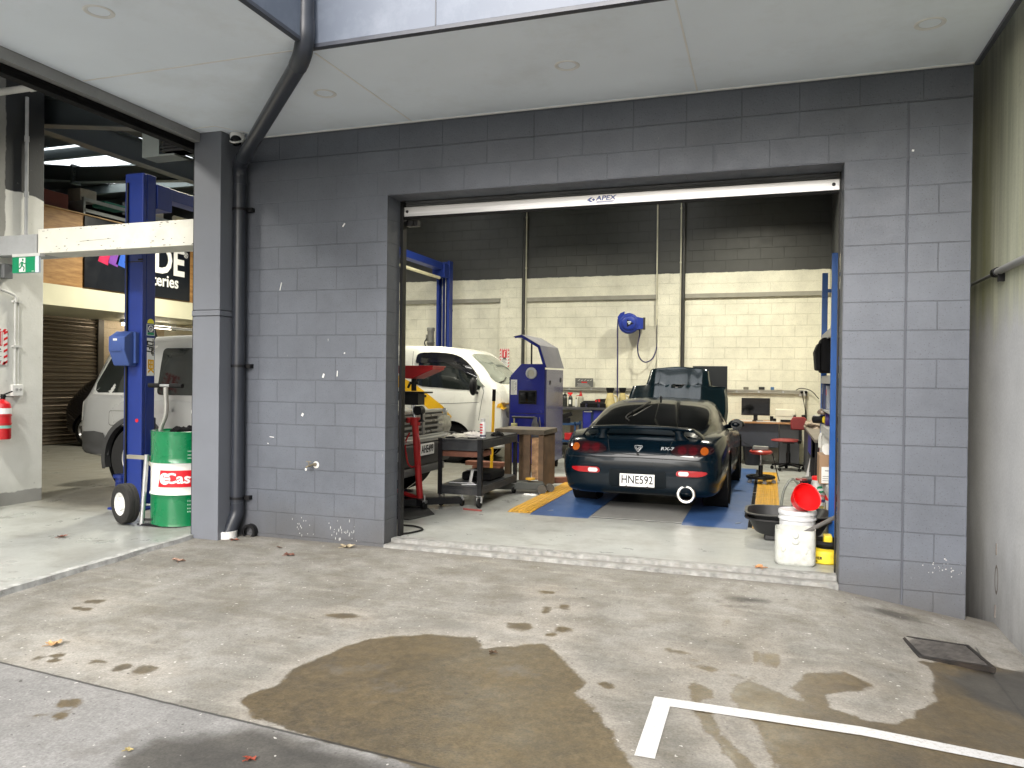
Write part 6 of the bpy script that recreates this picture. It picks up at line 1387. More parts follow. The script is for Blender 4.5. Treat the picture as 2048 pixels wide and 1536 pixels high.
mb = MB(); mb.box(-.20,.17,-.22,.28,0,.10); mb.build('case_body', BLACK_MATT, tc, bevel=.03); mb = MB(); mb.tube([(-.05,-.22,.06),(-.05,-.25,.05),(.05,-.25,.05),(.05,-.22,.06)],.008,6); mb.build('handle', BLACK_PLASTIC, tc)
pt = thing('paint_scraper', 'white T-shaped scraper standing on the lower trolley shelf', 'tool', (-3.16,2.16,.233))
mb = MB(); mb.bar((-.03,0,.0),(-.01,.02,.14),.035,.018); mb.build('grip', WHITE_PLASTIC, pt); mb = MB(); mb.bar((-.09,.02,.145),(.07,.02,.145),.03,.008); mb.build('blade', GALV, pt)
mb = MB(); mb.cyl((-3.36,2.02,.245),(-3.10,2.06,.245),.007); mb.cyl((-3.38,2.0,.245),(-3.34,2.03,.245),.012); mb.cyl((-3.2,1.93,.24),(-3.05,1.99,.24),.006); tag(mb.build('spanners', GALV), 'loose spanners at the front of the lower trolley shelf', 'tools')
wb = thing('timber_stand', 'rough timber stand of old boards beside the blue cabinet', 'timber stand', (-3.0,3.72,0))
mb = MB(); mb.box(-.36,.31,-.28,.34,.70,.765); mb.build('top_board', P('board_grey',(.10,.082,.06),.8,var=.4,scale=8,dirt=.5,dcol=(.05,.045,.035)), wb, bevel=.006)
for a, b in ((.02,.115),(.225,.29)):
    mb = MB(); mb.box(a,b,-.26,-.21,0,.698); mb.build('leg', WOOD, wb, bevel=.004)
for a, b in ((-.32,-.24),(-.12,-.04)):
    mb = MB(); mb.box(a,b,.0,.08,0,.698); mb.build('leg', WOOD, wb, bevel=.004)
mb = MB(); mb.box(.118,.222,-.20,-.16,.12,.66); mb.build('split_log', P('bark_wood',(.36,.22,.12),.85,var=.45,scale=16,dirt=.5,dcol=(.08,.05,.03),dscale=14,bump=.8,bscale=18), wb); mb = MB(); mb.box(.24,.29,-.205,.30,.02,.69); mb.box(.118,.222,-.21,-.16,.0,.09); mb.build('side_board', WOOD, wb)
yp = thing('pry_pole', 'yellow pole with a black grip standing behind the trolley', 'pole', (-3.76,4.42,.0))
mb = MB(); mb.cyl((0,0,.0),(.03,0,1.12),.021,n=12); mb.build('pole', P('pole_yellow',(.75,.42,.01),.4,var=.05), yp); mb = MB(); mb.cyl((.029,0,1.09),(.034,0,1.26),.026,n=12); mb.build('grip', RUBBER, yp)
tp2 = thing('timber_offcuts', 'stack of pinkish timber offcuts on the floor behind the trolley', 'timber', (-3.93,4.75,0))
for i, (x0, x1, z) in enumerate(((-.30,.30,.0),(-.22,.22,.062),(-.34,.33,.124))):
    mb = MB(); mb.box(x0,x1,-.10+.02*i,.08,z,z+.06); mb.build('offcut', TIMBER_PINK, tp2, bevel=.004)
tb2 = thing('timber_block', 'pinkish timber block on the floor between the blue cabinet and the coupe', 'timber', (-2.72,4.25,0), RAD(28))
mb = MB(); mb.box(-.22,.22,-.06,.06,.001,.075); mb.build('block', TIMBER_PINK, tb2, bevel=.004); mb = MB(); mb.box(-.18,.12,.07,.16,.001,.06); mb.build('plank', WOOD, tb2, bevel=.004)
tj = thing('trolley_jack', 'low grey trolley jack with a yellow saddle under the timber stand', 'jack', (-2.86,3.2,0), RAD(18))
mb = MB(); mb.prism([(-.62,.05),(.20,.05),(.24,.08),(.22,.13),(-.3,.15),(-.62,.17)], -.11, .11, 'XZ'); mb.build('chassis', P('jack_grey',(.055,.06,.055),.6,var=.3,dirt=.5), tj, bevel=.01)
for x, r in ((.20,.055),(-.5,.06)):
    for y in (-.13,.13):
        mb = MB(); mb.lathe([(0,-.025),(r,-.025),(r,.025),(0,.025)],20,(x,y,r+.001),'Y'); mb.build('wheel', P('jack_wheel',(.08,.075,.065),.6,.3), tj)
mb = MB(); mb.lathe([(0,.17),(.06,.17),(.06,.15),(0,.15)],20,(.06,0,.01)); mb.build('saddle', P('jack_yellow',(.6,.33,.03),.6,dirt=.5), tj)
mb = MB(); mb.cyl((.31,-.02,.06),(.30,.10,.055),.05,n=16); mb.build('roller', P('jack_wheel',(.08,.075,.065)), tj)
crumple('paper_scrap',(-2.74,3.0,.002),.09,.05,.02,PAPER,'white scrap of paper on the floor by the yellow grating','paper',21)
crumple('rag_scrap',(-2.68,3.35,.002),.08,.06,.05,RAG,'dirty cream rag on the floor beside the trolley jack','rag',25)
mb = MB(); mb.tube([(-3.1,1.75,.006),(-3.0,1.73,.008),(-2.88,1.72,.006)],.012,6); tag(mb.build('red_strip', P('strip_red',(.25,.06,.05),.6)), 'thin red strip lying on the floor in front of the trolley', 'strip')

# tall blue cabinet machine with a raised hood
pm_ = thing('filter_cabinet', 'tall blue cabinet machine on castors with its hood propped open', 'machine', (-3.48,5.22,0))
L_, R_, D_ = -.27, .27, .98
mb = MB(); mb.prism([(L_,.13),(R_,.13),(R_,1.64),(-.10,1.64),(L_,1.46)], 0, .03, 'XZ'); mb.build('front_panel', CABINET_BLUE, pm_, bevel=.004)
mb = MB(); mb.box(R_+.002,R_+.03,.0,D_,.13,1.56); mb.box(L_-.02,L_,.0,D_,.13,1.44); mb.box(L_,R_,D_-.03,D_,.13,1.5); mb.build('side_panel', P('cabinet_side',(.035,.036,.11),.22,var=.1,scale=2,coat=.2), pm_, bevel=.004)
mb = MB(); mb.box(L_,R_,.031,D_-.031,.13,.17); mb.box(L_,R_,.031,D_-.031,1.30,1.34); mb.build('deck', BLACK_STEEL, pm_)
mb = MB(); mb.prism([(-.22,2.06),(-.09,2.085),(.20,1.92),(.31,1.585),(.285,1.585),(.18,1.895),(-.09,2.055),(-.22,2.045)], -.03, D_+.02, 'XZ'); mb.build('hood', P('hood_grey',(.13,.13,.16),.35,var=.06,coat=.3), pm_)
mb = MB(); mb.prism([(-.20,2.057),(-.09,2.079),(.195,1.915),(.305,1.59),(.26,1.59),(.165,1.885),(-.10,2.04),(-.20,2.03)], -.034, -.031, 'XZ'); mb.build('hood_edge', CABINET_BLUE, pm_)
mb = MB(); mb.cyl((.03,.1,1.62),(.03,.1,1.97),.013,n=10); mb.build('gas_strut', BLACK_STEEL, pm_)
mb = MB(); mb.lathe([(0,-.004),(.055,-.004),(.06,-.014),(.085,-.012),(.09,.0)],32,(.06,0,1.50),'Y'); ga = mb.build('gauge', GALV, pm_); mb = MB(); mb.lathe([(0,-.005),(.05,-.005)],28,(.06,0,1.50),'Y'); mb.build('gauge_face', P('gauge_face',(.42,.41,.35),.3), ga)
mb = MB(); mb.box(-.14,.15,-.012,0,1.03,1.24); sc_ = mb.build('display', BLACK_PLASTIC, pm_, bevel=.006); mb = MB(); mb.box(-.11,.13,-.014,-.0125,1.08,1.21); mb.box(-.11,.13,-.03,-.0125,1.05,1.065); mb.build('screen', GLASS_DARK, sc_)
mb = MB(); mb.box(-.265,-.165,-.003,0,1.17,1.40); dl_ = mb.build('data_label', PAPER, pm_); mb = MB(); [mb.box(-.255,-.21+.01*(i%3),-.004,-.0032,1.19+.018*i,1.195+.018*i) for i in range(11)]; [mb.box(-.19,-.175,-.004,-.0032,1.24+.025*i,1.255+.025*i) for i in range(5)]; mb.build('label_lettering', P('print_grey',(.25,.25,.25),.6), dl_)
mb = MB(); mb.box(L_,R_,-.002,.0,.885,.892); mb.build('panel_gap', BLACK_INK, pm_)
mb = MB(); mb.cyl((-.22,-.06,.83),(.14,-.06,.83),.017,n=10); mb.bar((-.2,0,.84),(-.2,-.06,.83),.02,.02); mb.bar((.12,0,.84),(.12,-.06,.83),.02,.02); mb.build('push_bar', BLACK_STEEL, pm_)
mb = MB(); random.seed(4)
for i in range(14):
    x = random.uniform(.12,.22); mb.tube([(x,-.06,.84),(x+random.uniform(-.03,.04),-.09,.7),(x+random.uniform(-.05,.04),-.08,random.uniform(.42,.55)),(x+random.uniform(-.03,.05),-.05,.66),(x,-.05,.83)],.006,5,spline=4)
mb.tube([(-.2,-.05,.55),(-.1,-.06,.44),(.05,-.06,.45),(.1,-.05,.6)],.006,5,spline=5); mb.build('cable_bundle', P('cable_grey',(.09,.09,.10),.5), pm_)
mb = MB(); mb.box(-.23,-.14,-.08,-.03,.50,.74); mb.cyl((-.185,-.06,.74),(-.185,-.06,.82),.012); mb.build('clamp_pair', P('clamp_pale',(.42,.40,.20),.45,.3), pm_, bevel=.008)
mb = MB(); mb.cyl((R_+.03,.2,1.36),(R_+.036,.2,1.36),.035,n=18); mb.cyl((R_+.03,.82,1.40),(R_+.036,.82,1.40),.04,n=18); mb.build('cap_plug', BLACK_PLASTIC, pm_)
for x in (L_+.06,R_-.05):
    for y in (.08,D_-.08):
        mb = MB(); mb.lathe([(0,-.02),(.05,-.02),(.05,.02),(0,.02)],18,(x,y,.051),'X'); mb.box(x-.03,x+.03,y-.03,y+.03,.095,.13); mb.build('castor', RUBBER, pm_)

# ------------------------------------------------------------------ back wall: hose reel, bench, desk
hr = thing('hose_reel', 'blue air hose reel on a swing bracket high on the cream back wall', 'hose reel', (-2.49,8.33,2.46), RAD(10))
REELB = P('reel_blue', (.014,.035,.27), .38, var=.06, coat=.2)
mb = MB(); mb.lathe([(0,-.13),(.10,-.13),(.125,-.12),(.13,-.095),(.165,-.09),(.19,-.06),(.19,.06),(.16,.10),(.0,.11)], 40, (0,0,0), 'Y'); mb.prism([(.10,-.12),(.26,-.10),(.26,.10),(.10,.13)], -.08, .08, 'XZ'); mb.prism([(-.19,.02),(-.08,.15),(-.08,.225),(-.16,.19),(-.21,.12)], -.07, .06, 'XZ'); rl = mb.build('reel_case', REELB, hr, bevel=.008)
mb = MB(); mb.lathe([(.0,-.135),(.06,-.134)], 3, (0,0,0), 'Y'); mb.v = [((v[0])*1.35+.005, v[1], v[2]*1.35) for v in mb.v]; bd = mb.build('badge', BLACK_PLASTIC, rl); mb = MB(); mb.box(-.03,.04,-.139,-.137,.01,.035); mb.box(-.015,.025,-.139,-.137,-.02,.0); mb.build('badge_print', P('badge_pale',(.5,.55,.6),.5), bd)
mb = MB(); mb.box(-.05,.04,-.06,.02,.20,.215); mb.build('carry_tag', WHITE_PAINT, rl)
mb = MB(); mb.box(.255,.30,-.07,.07,-.11,.11); mb.box(.27,.29,.07,.20,-.08,.08); mb.build('swing_bracket', P('bracket_brown',(.06,.055,.05),.4,.4), hr)
HOSE = P('air_hose', (.022,.018,.09), .4)
mb = MB(); mb.tube([(-.20,-.05,.08),(-.205,-.05,-.1),(-.20,-.05,-.6),(-.195,-.06,-1.5)], .013, 8, spline=6); mb.tube([(.19,.0,-.08),(.20,.02,-.2),(.165,.05,-.42),(.20,.07,-.62),(.31,.10,-.71),(.45,.15,-.63),(.525,.2,-.40),(.53,.22,-.10),(.53,.22,.10)], .012, 8, spline=8); mb.build('hose', HOSE, hr)
bh = thing('work_bench', 'dark steel workbench along the back wall behind the blue cabinet', 'workbench', (-3.1,8.2,0))
mb = MB(); mb.box(-.95,.80,-.40,.40,.86,.905); mb.build('bench_top', P('bench_top',(.045,.045,.05),.5,var=.3,dirt=.4), bh, bevel=.004)
for x in (-.9,.02,.74):
    mb = MB(); mb.box(x,x+.05,-.36,-.31,0,.859); mb.build('leg', P('leg_blue',(.02,.04,.10),.5), bh)
mb = MB(); mb.box(-.9,.74,-.30,.36,.20,.23); mb.build('lower_shelf', BLACK_STEEL, bh)
bb = thing('blue_bin', 'deep blue plastic bin hanging under the dark workbench', 'bin', (-3.03,7.92,.52)); mb = MB(); mb.prism([(-.20,.0),(.16,.0),(.19,.33),(-.21,.33)], -.08, .12, 'XZ'); mb.build('bin_body', P('bin_blue',(.012,.018,.22),.45), bb, bevel=.01); mb = MB(); mb.box(-.18,-.03,-.085,-.081,.30,.32); mb.build('label', PAPER, bb)
mb = MB(); mb.box(-3.0,-2.72,7.93,8.3,.235,.5); tag(mb.build('grey_carton', P('carton_grey',(.22,.21,.18),.8), bevel=.01), 'grey carton on the lower shelf below the blue bin', 'box')
tt = thing('tool_cart', 'small dark blue tool cart with a red can on it under the bench end', 'tool cart', (-3.42,7.55,0))
mb = MB(); mb.box(-.22,.18,-.2,.2,.30,.33); mb.box(-.22,.18,-.2,.2,.60,.63); mb.build('tray', P('cart_blue',(.015,.05,.13),.45), tt)
for x in (-.22,.15):
    for y in (-.2,.17):
        mb = MB(); mb.box(x,x+.03,y,y+.03,.02,.66); mb.build('leg', P('cart_blue',(.015,.05,.13)), tt)
mb = MB(); mb.box(-.15,.02,-.12,.05,.631,.72); mb.bar((-.1,-.1,.74),(.05,0,.80),.05,.08); mb.bar((-.16,0,.7),(-.05,.1,.75),.04,.1); tag(mb.build('power_tool', BLACK_PLASTIC), 'black power tool lying on the small tool cart', 'tool').location = (-3.42,7.55,0)
o = MB(); o.box(-.04,.10,-.15,.02,.331,.46); tag(o.build('red_can', RED_PAINT, bevel=.01), 'red can on the lower tray of the small tool cart', 'can').location = (-3.42,7.55,0)
o = MB(); o.box(.02,.14,.04,.1,.331,.58); tag(o.build('manual', CARD), 'tan folder standing behind the red can on the tool cart', 'folder').location = (-3.42,7.55,0)
def bottle(loc, r, h, body, cap, lab, trigger=None):
    t = thing('bottle', lab, 'bottle', loc); mb = MB(); mb.lathe([(0,0),(r,0),(r,h*.6),(r*.85,h*.72),(r*.4,h*.82),(r*.4,h*.86)],18); mb.build('bottle_body', body, t)
    mb = MB(); mb.lathe([(r*.45,h*.84),(r*.45,h*.95),(0,h*.95)],14); 
    if trigger: mb.box(-r*1.3,r*.9,-.014,.014,h*.93,h*1.06); mb.bar((-r*.7,0,h*.92),(-r*.9,0,h*.75),.015,.012)
    else: mb.cyl((0,0,h*.9),(0,0,h*1.1),r*.22)
    mb.build('cap', cap, t); return t
DKB = P('dark_bottle',(.02,.022,.02),.4); CLB = P('cloudy_bottle',(.28,.27,.22),.35); WHB = P('white_bottle',(.55,.55,.52),.4)
bottle((-3.60,7.95,.906),.045,.25,DKB,BLACK_PLASTIC,'dark bottle nearest the blue cabinet on the workbench')
q = bottle((-3.50,7.98,.906),.04,.25,DKB,BRIGHT_RED,'dark spray bottle with a red trigger on the workbench',True); mb = MB(); mb.box(-.022,.022,-.042,-.039,.05,.13); mb.build('label', PAPER, q)
bottle((-3.385,7.95,.906),.022,.17,WHB,BLACK_PLASTIC,'slim white bottle beside the pump sprayer on the workbench')
q = bottle((-3.31,8.0,.906),.055,.26,CLB,RED_PAINT,'cloudy pump sprayer with a red head on the workbench'); mb = MB(); mb.lathe([(.03,.17),(.035,.20),(.02,.26),(.0,.27)],16); mb.bar((0,0,.22),(-.09,0,.2),.012,.012); mb.build('pump', RED_PAINT, q)
mb = MB(); mb.cyl((-3.65,8.1,.906),(-3.65,8.1,1.13),.05); tag(mb.build('grease_tin', DKB), 'dark tin behind the bottles at the cabinet end of the bench', 'tin')
cs2 = thing('tool_box', 'open black tool case with chrome latches on the workbench', 'tool case', (-3.06,7.95,.906))
mb = MB(); mb.box(-.22,.25,-.14,.14,0,.075); mb.build('case_base', BLACK_MATT, cs2, bevel=.01); mb = MB(); mb.box(-.20,.22,-.11,.12,.075,.10); mb.bar((-.18,-.05,.11),(.1,.02,.11),.03,.02); mb.bar((.05,.08,.12),(.22,.03,.13),.06,.06); mb.build('tools_inside', BLACK_STEEL, cs2)
for x in (-.10,.13):
    mb = MB(); mb.box(x-.02,x+.02,-.148,-.139,.0,.075); mb.build('latch', CHROME, cs2)
mb = MB(); mb.cyl((.10,.02,.10),(.10,.02,.15),.022); mb.cyl((.05,.0,.10),(.05,0,.14),.02); mb.build('red_tin', RED_PAINT, cs2)
def oilcan(loc, lab, k=1):
    t = thing('oil_jug', lab, 'jug', loc); mb = MB(); mb.lathe([(0,0),(.095*k,0),(.10*k,.01),(.10*k,.06),(.055*k,.25),(.05*k,.27)],24); mb.tube([(.07*k,0,.22),(.12*k,0,.20),(.13*k,0,.12),(.085*k,0,.07)],.012,8,spline=4); mb.build('jug_body', P('oily_jug',(.46,.38,.17),.4,var=.25,scale=9,dirt=.5,dcol=(.2,.13,.04),dscale=8), t)
    mb = MB(); mb.lathe([(.0,.255),(.045*k,.255),(.075*k,.33),(.075*k,.365),(.066*k,.365),(.04*k,.27)],24); mb.build('funnel_cap', BLACK_PLASTIC, t)
oilcan((-2.745,7.92,.906),'oily cream jug with a black funnel lid on the workbench')
oilcan((-2.56,8.15,.906),'second oily jug half hidden behind the raised bonnet edge',.9)
nb = thing('wall_notice', 'small dark notice with pale writing propped on the service rail', 'notice', (-3.385,8.585,1.268))
mb = MB(); mb.box(-.175,.175,-.012,0,0,.17); mb.build('board', P('notice_grey',(.10,.10,.095),.5), nb)
mb = MB(); [mb.box(-.14+.02*(i%2),.13-.03*(i%3),-.0145,-.0125,.015+.022*i,.021+.022*i) for i in range(3)]; [mb.bar((-.12+.06*i,-.0135,.125),(-.08+.06*i,-.0135,.145-.01*(i%2)),.002,.008,up=(0,0,1)) for i in range(5)]; mb.build('white_writing', P('notice_white',(.55,.55,.52),.6), nb)
mb = MB(); mb.box(-.05,.06,-.0145,-.0125,.08,.105); mb.build('red_writing', RED_PAINT, nb)

tcab = thing('tool_cabinet', 'red tool cabinet with its black lid raised beyond the coupe', 'tool cabinet', (-.94,6.85,0))
mb = MB(); mb.box(-.28,.28,0,.42,.12,.98); mb.build('body', RED_PAINT, tcab, bevel=.008); mb = MB(); [mb.box(-.26,.26,-.012,0,.16+.13*i,.27+.13*i) for i in range(6)]; mb.build('drawers', RED_PAINT, tcab, bevel=.004)
mb = MB(); mb.bar((.285,-.01,.66),(.285,.2,.66),.012,.03); mb.build('white_trim', WHITE_PAINT, tcab)
mb = MB(); mb.box(-.28,.28,.38,.42,.985,1.66); mb.box(-.28,.28,.0,.42,.982,1.02); mb.box(.25,.285,.05,.38,1.02,1.30); mb.build('lid', P('lid_black',(.010,.013,.017),.5), tcab, bevel=.006)
mb = MB(); [mb.lathe([(0,-.02),(.05,-.02),(.05,.02),(0,.02)],16,(x,y,.055),'X') for x in (-.22,.22) for y in (.06,.36)]; mb.build('castors', RUBBER, tcab)

dk = thing('office_desk', 'desk with a timber top and dark blue-grey modesty panel at the back wall', 'desk', (0,8.15,0))
mb = MB(); mb.box(-.62,.50,-.40,.40,.70,.728); mb.build('desk_top', P('desk_timber',(.36,.19,.085),.45,var=.15), dk, bevel=.004)
mb = MB(); mb.box(-.60,.16,-.34,-.32,.30,.699); mb.build('modesty_panel', P('panel_slate',(.045,.052,.07),.5), dk)
mb = MB(); mb.box(.17,.49,-.36,.36,.01,.699); mb.build('pedestal', P('pedestal_dark',(.05,.052,.058),.5), dk, bevel=.004); mb = MB(); mb.box(-.60,-.57,-.36,.36,0,.699); mb.build('end_panel', P('pedestal_dark',(.05,.052,.058)), dk)
mo = thing('computer_monitor', 'black flat computer monitor on the desk', 'monitor', (-.22,8.0,.729)); mb = MB(); mb.box(-.235,.235,-.02,.03,.10,.40); mb.build('case', BLACK_PLASTIC, mo, bevel=.008); mb = MB(); mb.box(-.22,.22,-.0225,-.0205,.12,.385); mb.build('screen', GLASS_DARK, mo); mb = MB(); mb.box(-.035,.035,-.0,.03,.01,.14); mb.box(-.12,.12,-.08,.10,.001,.014); mb.build('stand', BLACK_PLASTIC, mo)
kb = thing('open_papers', 'white papers and a keyboard spread on the desk in front of the monitor', 'papers', (-.15,7.84,.729)); mb = MB(); mb.box(-.35,-.12,-.03,.10,.0,.02); mb.build('paper_pile', PAPER, kb); mb = MB(); mb.at((.0,0,.0),(0,0,.1)).box(-.05,.32,-.05,.06,.001,.012); mb.build('keyboard', P('key_pale',(.6,.6,.58),.5), kb)
pr = thing('laser_printer', 'cream laser printer on the right end of the desk', 'printer', (.265,8.05,.729)); mb = MB(); mb.prism([(-.16,.0),(.16,.0),(.16,.195),(.13,.215),(-.16,.215)], -.18, .18, 'XZ'); mb.build('case', CREAM_PLASTIC, pr, bevel=.01); mb = MB(); mb.box(-.16,.16,-.184,-.180,.10,.106); mb.box(.10,.15,-.184,-.18,.125,.13); mb.build('seams', P('printer_seam',(.25,.24,.2),.6), pr); mb = MB(); mb.box(-.08,.15,-.22,-.181,.01,.045); mb.build('paper_tray', BLACK_PLASTIC, pr)
ph = thing('desk_phone', 'black desk telephone at the corner of the desk', 'telephone', (.50,7.95,.729)); mb = MB(); mb.prism([(-.10,.0),(.10,.0),(.10,.10),(-.10,.05)], -.10, .09, 'XZ'); mb.build('base', BLACK_PLASTIC, ph, bevel=.008); mb = MB(); mb.bar((-.09,-.1,.10),(-.085,.08,.125),.045,.04); mb.box(.02,.09,-.08,.06,.09,.13); mb.build('handset', BLACK_PLASTIC, ph, bevel=.01)
for i, (x, y, r, h, lab) in enumerate(((.045,7.93,.028,.095,'black pen pot between the monitor and the printer'),(.09,7.87,.026,.06,'short black cup beside the pen pot on the desk'))):
    mb = MB(); mb.lathe([(0,0),(r,0),(r,h),(r-.003,h),(r-.003,.004),(0,.004)],18); tag(mb.build('pen_pot', BLACK_PLASTIC), lab, 'pot').location = (x,y,.729)
SMALL = [(-.40,.09,.045,(.16,.15,.12),'small grey box at the left end of the rail over the desk'),(-.13,.10,.05,(.02,.02,.022),'small black adapter on the rail over the monitor'),(.05,.06,.05,(.05,.13,.28),'small blue pack on the rail over the desk'),(.17,.11,.035,(.6,.58,.5),'small white carton on the rail over the printer')]
for x, wd, h, col, lab in SMALL:
    mb = MB(); mb.cbox((0,0,h/2),(wd,.05,h)); tag(mb.build('small_box', P('small_%d' % int(x*100), col, .6), bevel=.005), lab, 'box').location = (x,8.585,1.267)
wp = thing('wall_socket', 'white double wall socket with two black plugs beside the blue shelving', 'power socket', (.575,8.63,1.20)); mb = MB(); mb.box(-.075,.075,-.015,0,-.03,.07); mb.build('socket_plate', WHITE_PLASTIC, wp, bevel=.004)
for x in (-.03,.04):
    mb = MB(); mb.cyl((x,-.015,.035),(x,-.06,.03),.025,n=12); mb.build('plug', BLACK_PLASTIC, wp)
mb = MB(); mb.tube([(-.03,-.05,.02),(.0,-.06,-.12),(.03,-.05,-.3),(.02,-.1,-.46)],.007,6,spline=5); mb.tube([(.04,-.06,.02),(.04,-.07,-.2),(.05,-.1,-.46)],.010,6,spline=5); mb.tube([(-.15,-.02,.05),(-.05,-.04,.10),(.12,-.05,.06),(.25,-.05,-.08)],.008,6,spline=6); mb.build('cable', BLACK_PLASTIC, wp)
wbn = thing('waste_bin', 'black waste bin under the desk behind the red stool', 'bin', (-.26,7.75,0)); mb = MB(); mb.lathe([(0,.0),(.12,0),(.155,.31),(.165,.32),(.155,.325),(.12,.02),(0,.02)],28); mb.build('bin_body', P('bin_dark',(.012,.014,.022),.5), wbn)
def castor_base(par, r, mat, z0=.055, n=5):
    for k in range(n):
        a = 2*pi*k/n+.4; mb = MB(); mb.bar((0,0,z0+.05),(r*cos(a),r*sin(a),z0+.02),.045,.03); mb.build('base_arm', mat, par)
        mb = MB(); mb.lathe([(0,-.02),(.026,-.02),(.028,0),(.026,.02),(0,.02)],14,(r*cos(a),r*sin(a),.029),'Y'); mb.cyl((r*cos(a),r*sin(a),.03),(r*cos(a),r*sin(a),z0+.01),.008,n=8); mb.build('castor', RUBBER, par)
ch = thing('office_chair', 'office chair with dark red seat and backrest in front of the desk', 'chair', (.30,7.15,0))
castor_base(ch, .25, BLACK_PLASTIC)
mb = MB(); mb.cyl((0,0,.09),(0,0,.28),.035,n=14); mb.cyl((0,0,.26),(0,0,.44),.024,n=12); mb.box(-.09,.09,-.09,.09,.43,.45); mb.build('gas_column', BLACK_PLASTIC, ch)
mb = MB(); mb.ball((-.03,0,.475),(.24,.22,.03),28,10); mb.build('seat', VINYL_RED, ch)
mb = MB(); mb.prism([(.03,.66),(.24,.66),(.27,.70),(.265,.83),(.22,.865),(.06,.865),(.02,.80)], -.21, -.16, 'XZ'); bk = mb.build('backrest', VINYL_RED, ch, bevel=.02)
mb = MB(); mb.bar((.16,-.10,.44),(.17,-.19,.50),.05,.02); mb.bar((.17,-.155,.48),(.17,-.15,.80),.05,.015,up=(0,1,0)); mb.build('back_support', BLACK_PLASTIC, ch)
sl_ = thing('work_stool', 'round red padded stool on castors beside the coupe', 'stool', (-.10,5.30,0))
mb = MB(); mb.torus((0,0,.09), .175, .022, 'Z', 36, 8); [mb.bar((0,0,.10),(.17*cos(2*pi*k/5),.17*sin(2*pi*k/5),.09),.03,.02) for k in range(5)]; mb.build('foot_ring', BLACK_PLASTIC, sl_)
for k in range(5):
    a = 2*pi*k/5; x, y = .175*cos(a), .175*sin(a); mb = MB(); mb.lathe([(0,-.018),(.028,-.018),(.028,.018),(0,.018)],14,(x,y,.030),'Y'); mb.build('castor', P('castor_grey',(.22,.22,.22),.4), sl_); 
mb = MB(); mb.cyl((0,0,.08),(0,0,.25),.03,n=14); mb.build('column', BLACK_PLASTIC, sl_); mb = MB(); mb.cyl((0,0,.25),(0,0,.41),.014,n=12); mb.build('gas_rod', CHROME, sl_)
mb = MB(); mb.lathe([(0,.405),(.13,.405),(.155,.425),(.155,.445),(.13,.465),(0,.468)],32); mb.build('seat', P('stool_red',(.33,.035,.025),.35,coat=.2), sl_)
gb = thing('scan_box', 'grey electronic tester box lying on the red stool', 'tester', (-.11,5.28,.47)); mb = MB(); mb.prism([(-.11,0),(.11,0),(.11,.045),(-.09,.05)], -.06, .06, 'XZ'); mb.build('box_body', P('tester_grey',(.20,.21,.20),.5), gb, bevel=.006); mb = MB(); mb.tube([(.10,0,.02),(.16,.02,-.05),(.22,.1,-.3),(.26,.3,-.46)],.006,6,spline=5); mb.tube([(-.1,.05,.02),(-.25,.2,.10),(-.42,.3,.25)],.004,6,spline=5); mb.build('lead', BLACK_PLASTIC, gb)
sb_ = thing('side_bench', 'long dark bench along the right wall beyond the blue shelving', 'workbench', (.74,5.9,0))
mb = MB(); mb.box(-.22,.22,-2.0,1.70,.69,.73); mb.build('bench_top', P('side_top',(.16,.14,.12),.6,dirt=.4), sb_, bevel=.004); mb = MB(); mb.box(-.20,.20,-1.9,1.68,.05,.10); mb.box(-.19,.20,.2,1.68,.10,.689); mb.build('cupboard', P('pedestal_dark',(.05,.052,.058)), sb_)
mb = MB(); mb.box(-.20,.18,-1.0,.1,.42,.688); mb.build('blue_drawers', P('bin_blue',(.012,.018,.22)), sb_, bevel=.004)
for y in (-1.95,-1.0):
    mb = MB(); mb.box(-.21,-.16,y,y+.05,0,.688); mb.build('leg', BLACK_STEEL, sb_)
crumple('clutter_heap',(.66,6.6,.731),.15,.5,.12,P('clutter_mix',(.25,.20,.16),.7,var=.6,scale=18,dirt=.6),'heap of mixed small parts on the bench along the right wall','parts',31,.4)
mb = MB(); mb.prism([(.44,.03),(.50,.03),(.52,.42)], 4.9, 4.92, 'XZ'); tag(mb.build('folded_card', WHITE_PAINT), 'white folded card leaning against the end of the right bench', 'card')

# ------------------------------------------------------------------ blue shelving and what stands on it
sv = thing('shelving_bay', 'tall blue steel shelving bay standing inside the right door jamb', 'shelving', (.74,1.95,0))
for x in (-.24,.19):
    for y in (-.70,.60):
        mb = MB(); mb.box(x,x+.055,y,y+.05,0,2.53); mb.build('upright', SHELF_BLUE, sv, bevel=.004)
mb = MB()
for y in (-.69,.61):
    for z in (.25,.9,1.6,2.33): mb.box(-.184,.189,y,y+.03,z,z+.035)
    mb.bar((-.18,y+.015,.3),(.19,y+.015,.9),.025,.03); mb.bar((-.18,y+.015,1.6),(.19,y+.015,1.0),.025,.03)
mb.build('end_brace', SHELF_BLUE, sv)
SHB = P('shelf_board',(.50,.50,.48),.6,var=.1,dirt=.3)
for z in (.44,.965,1.455,1.875):
    mb = MB(); mb.box(-.235,.235,-.648,.598,z,z+.02); mb.build('shelf_board', SHB, sv); mb = MB(); mb.box(-.238,-.225,-.648,.598,z-.055,z-.001); mb.build('shelf_rail', SHB, sv)
bg = thing('tool_bag', 'black fabric bag with a flap hanging over the shelf edge', 'bag', (.50,2.0,1.50))
mb = MB(); mb.box(-.05,.30,-.22,.22,.0,.33); mb.build('bag_body', BLACK_MATT, bg, bevel=.03); mb = MB(); mb.prism([(-.085,.03),(-.05,.02),(-.05,.28),(-.07,.28),(-.10,.20)], -.20, .18, 'XZ'); mb.build('flap_pocket', BLACK_MATT, bg, bevel=.015)
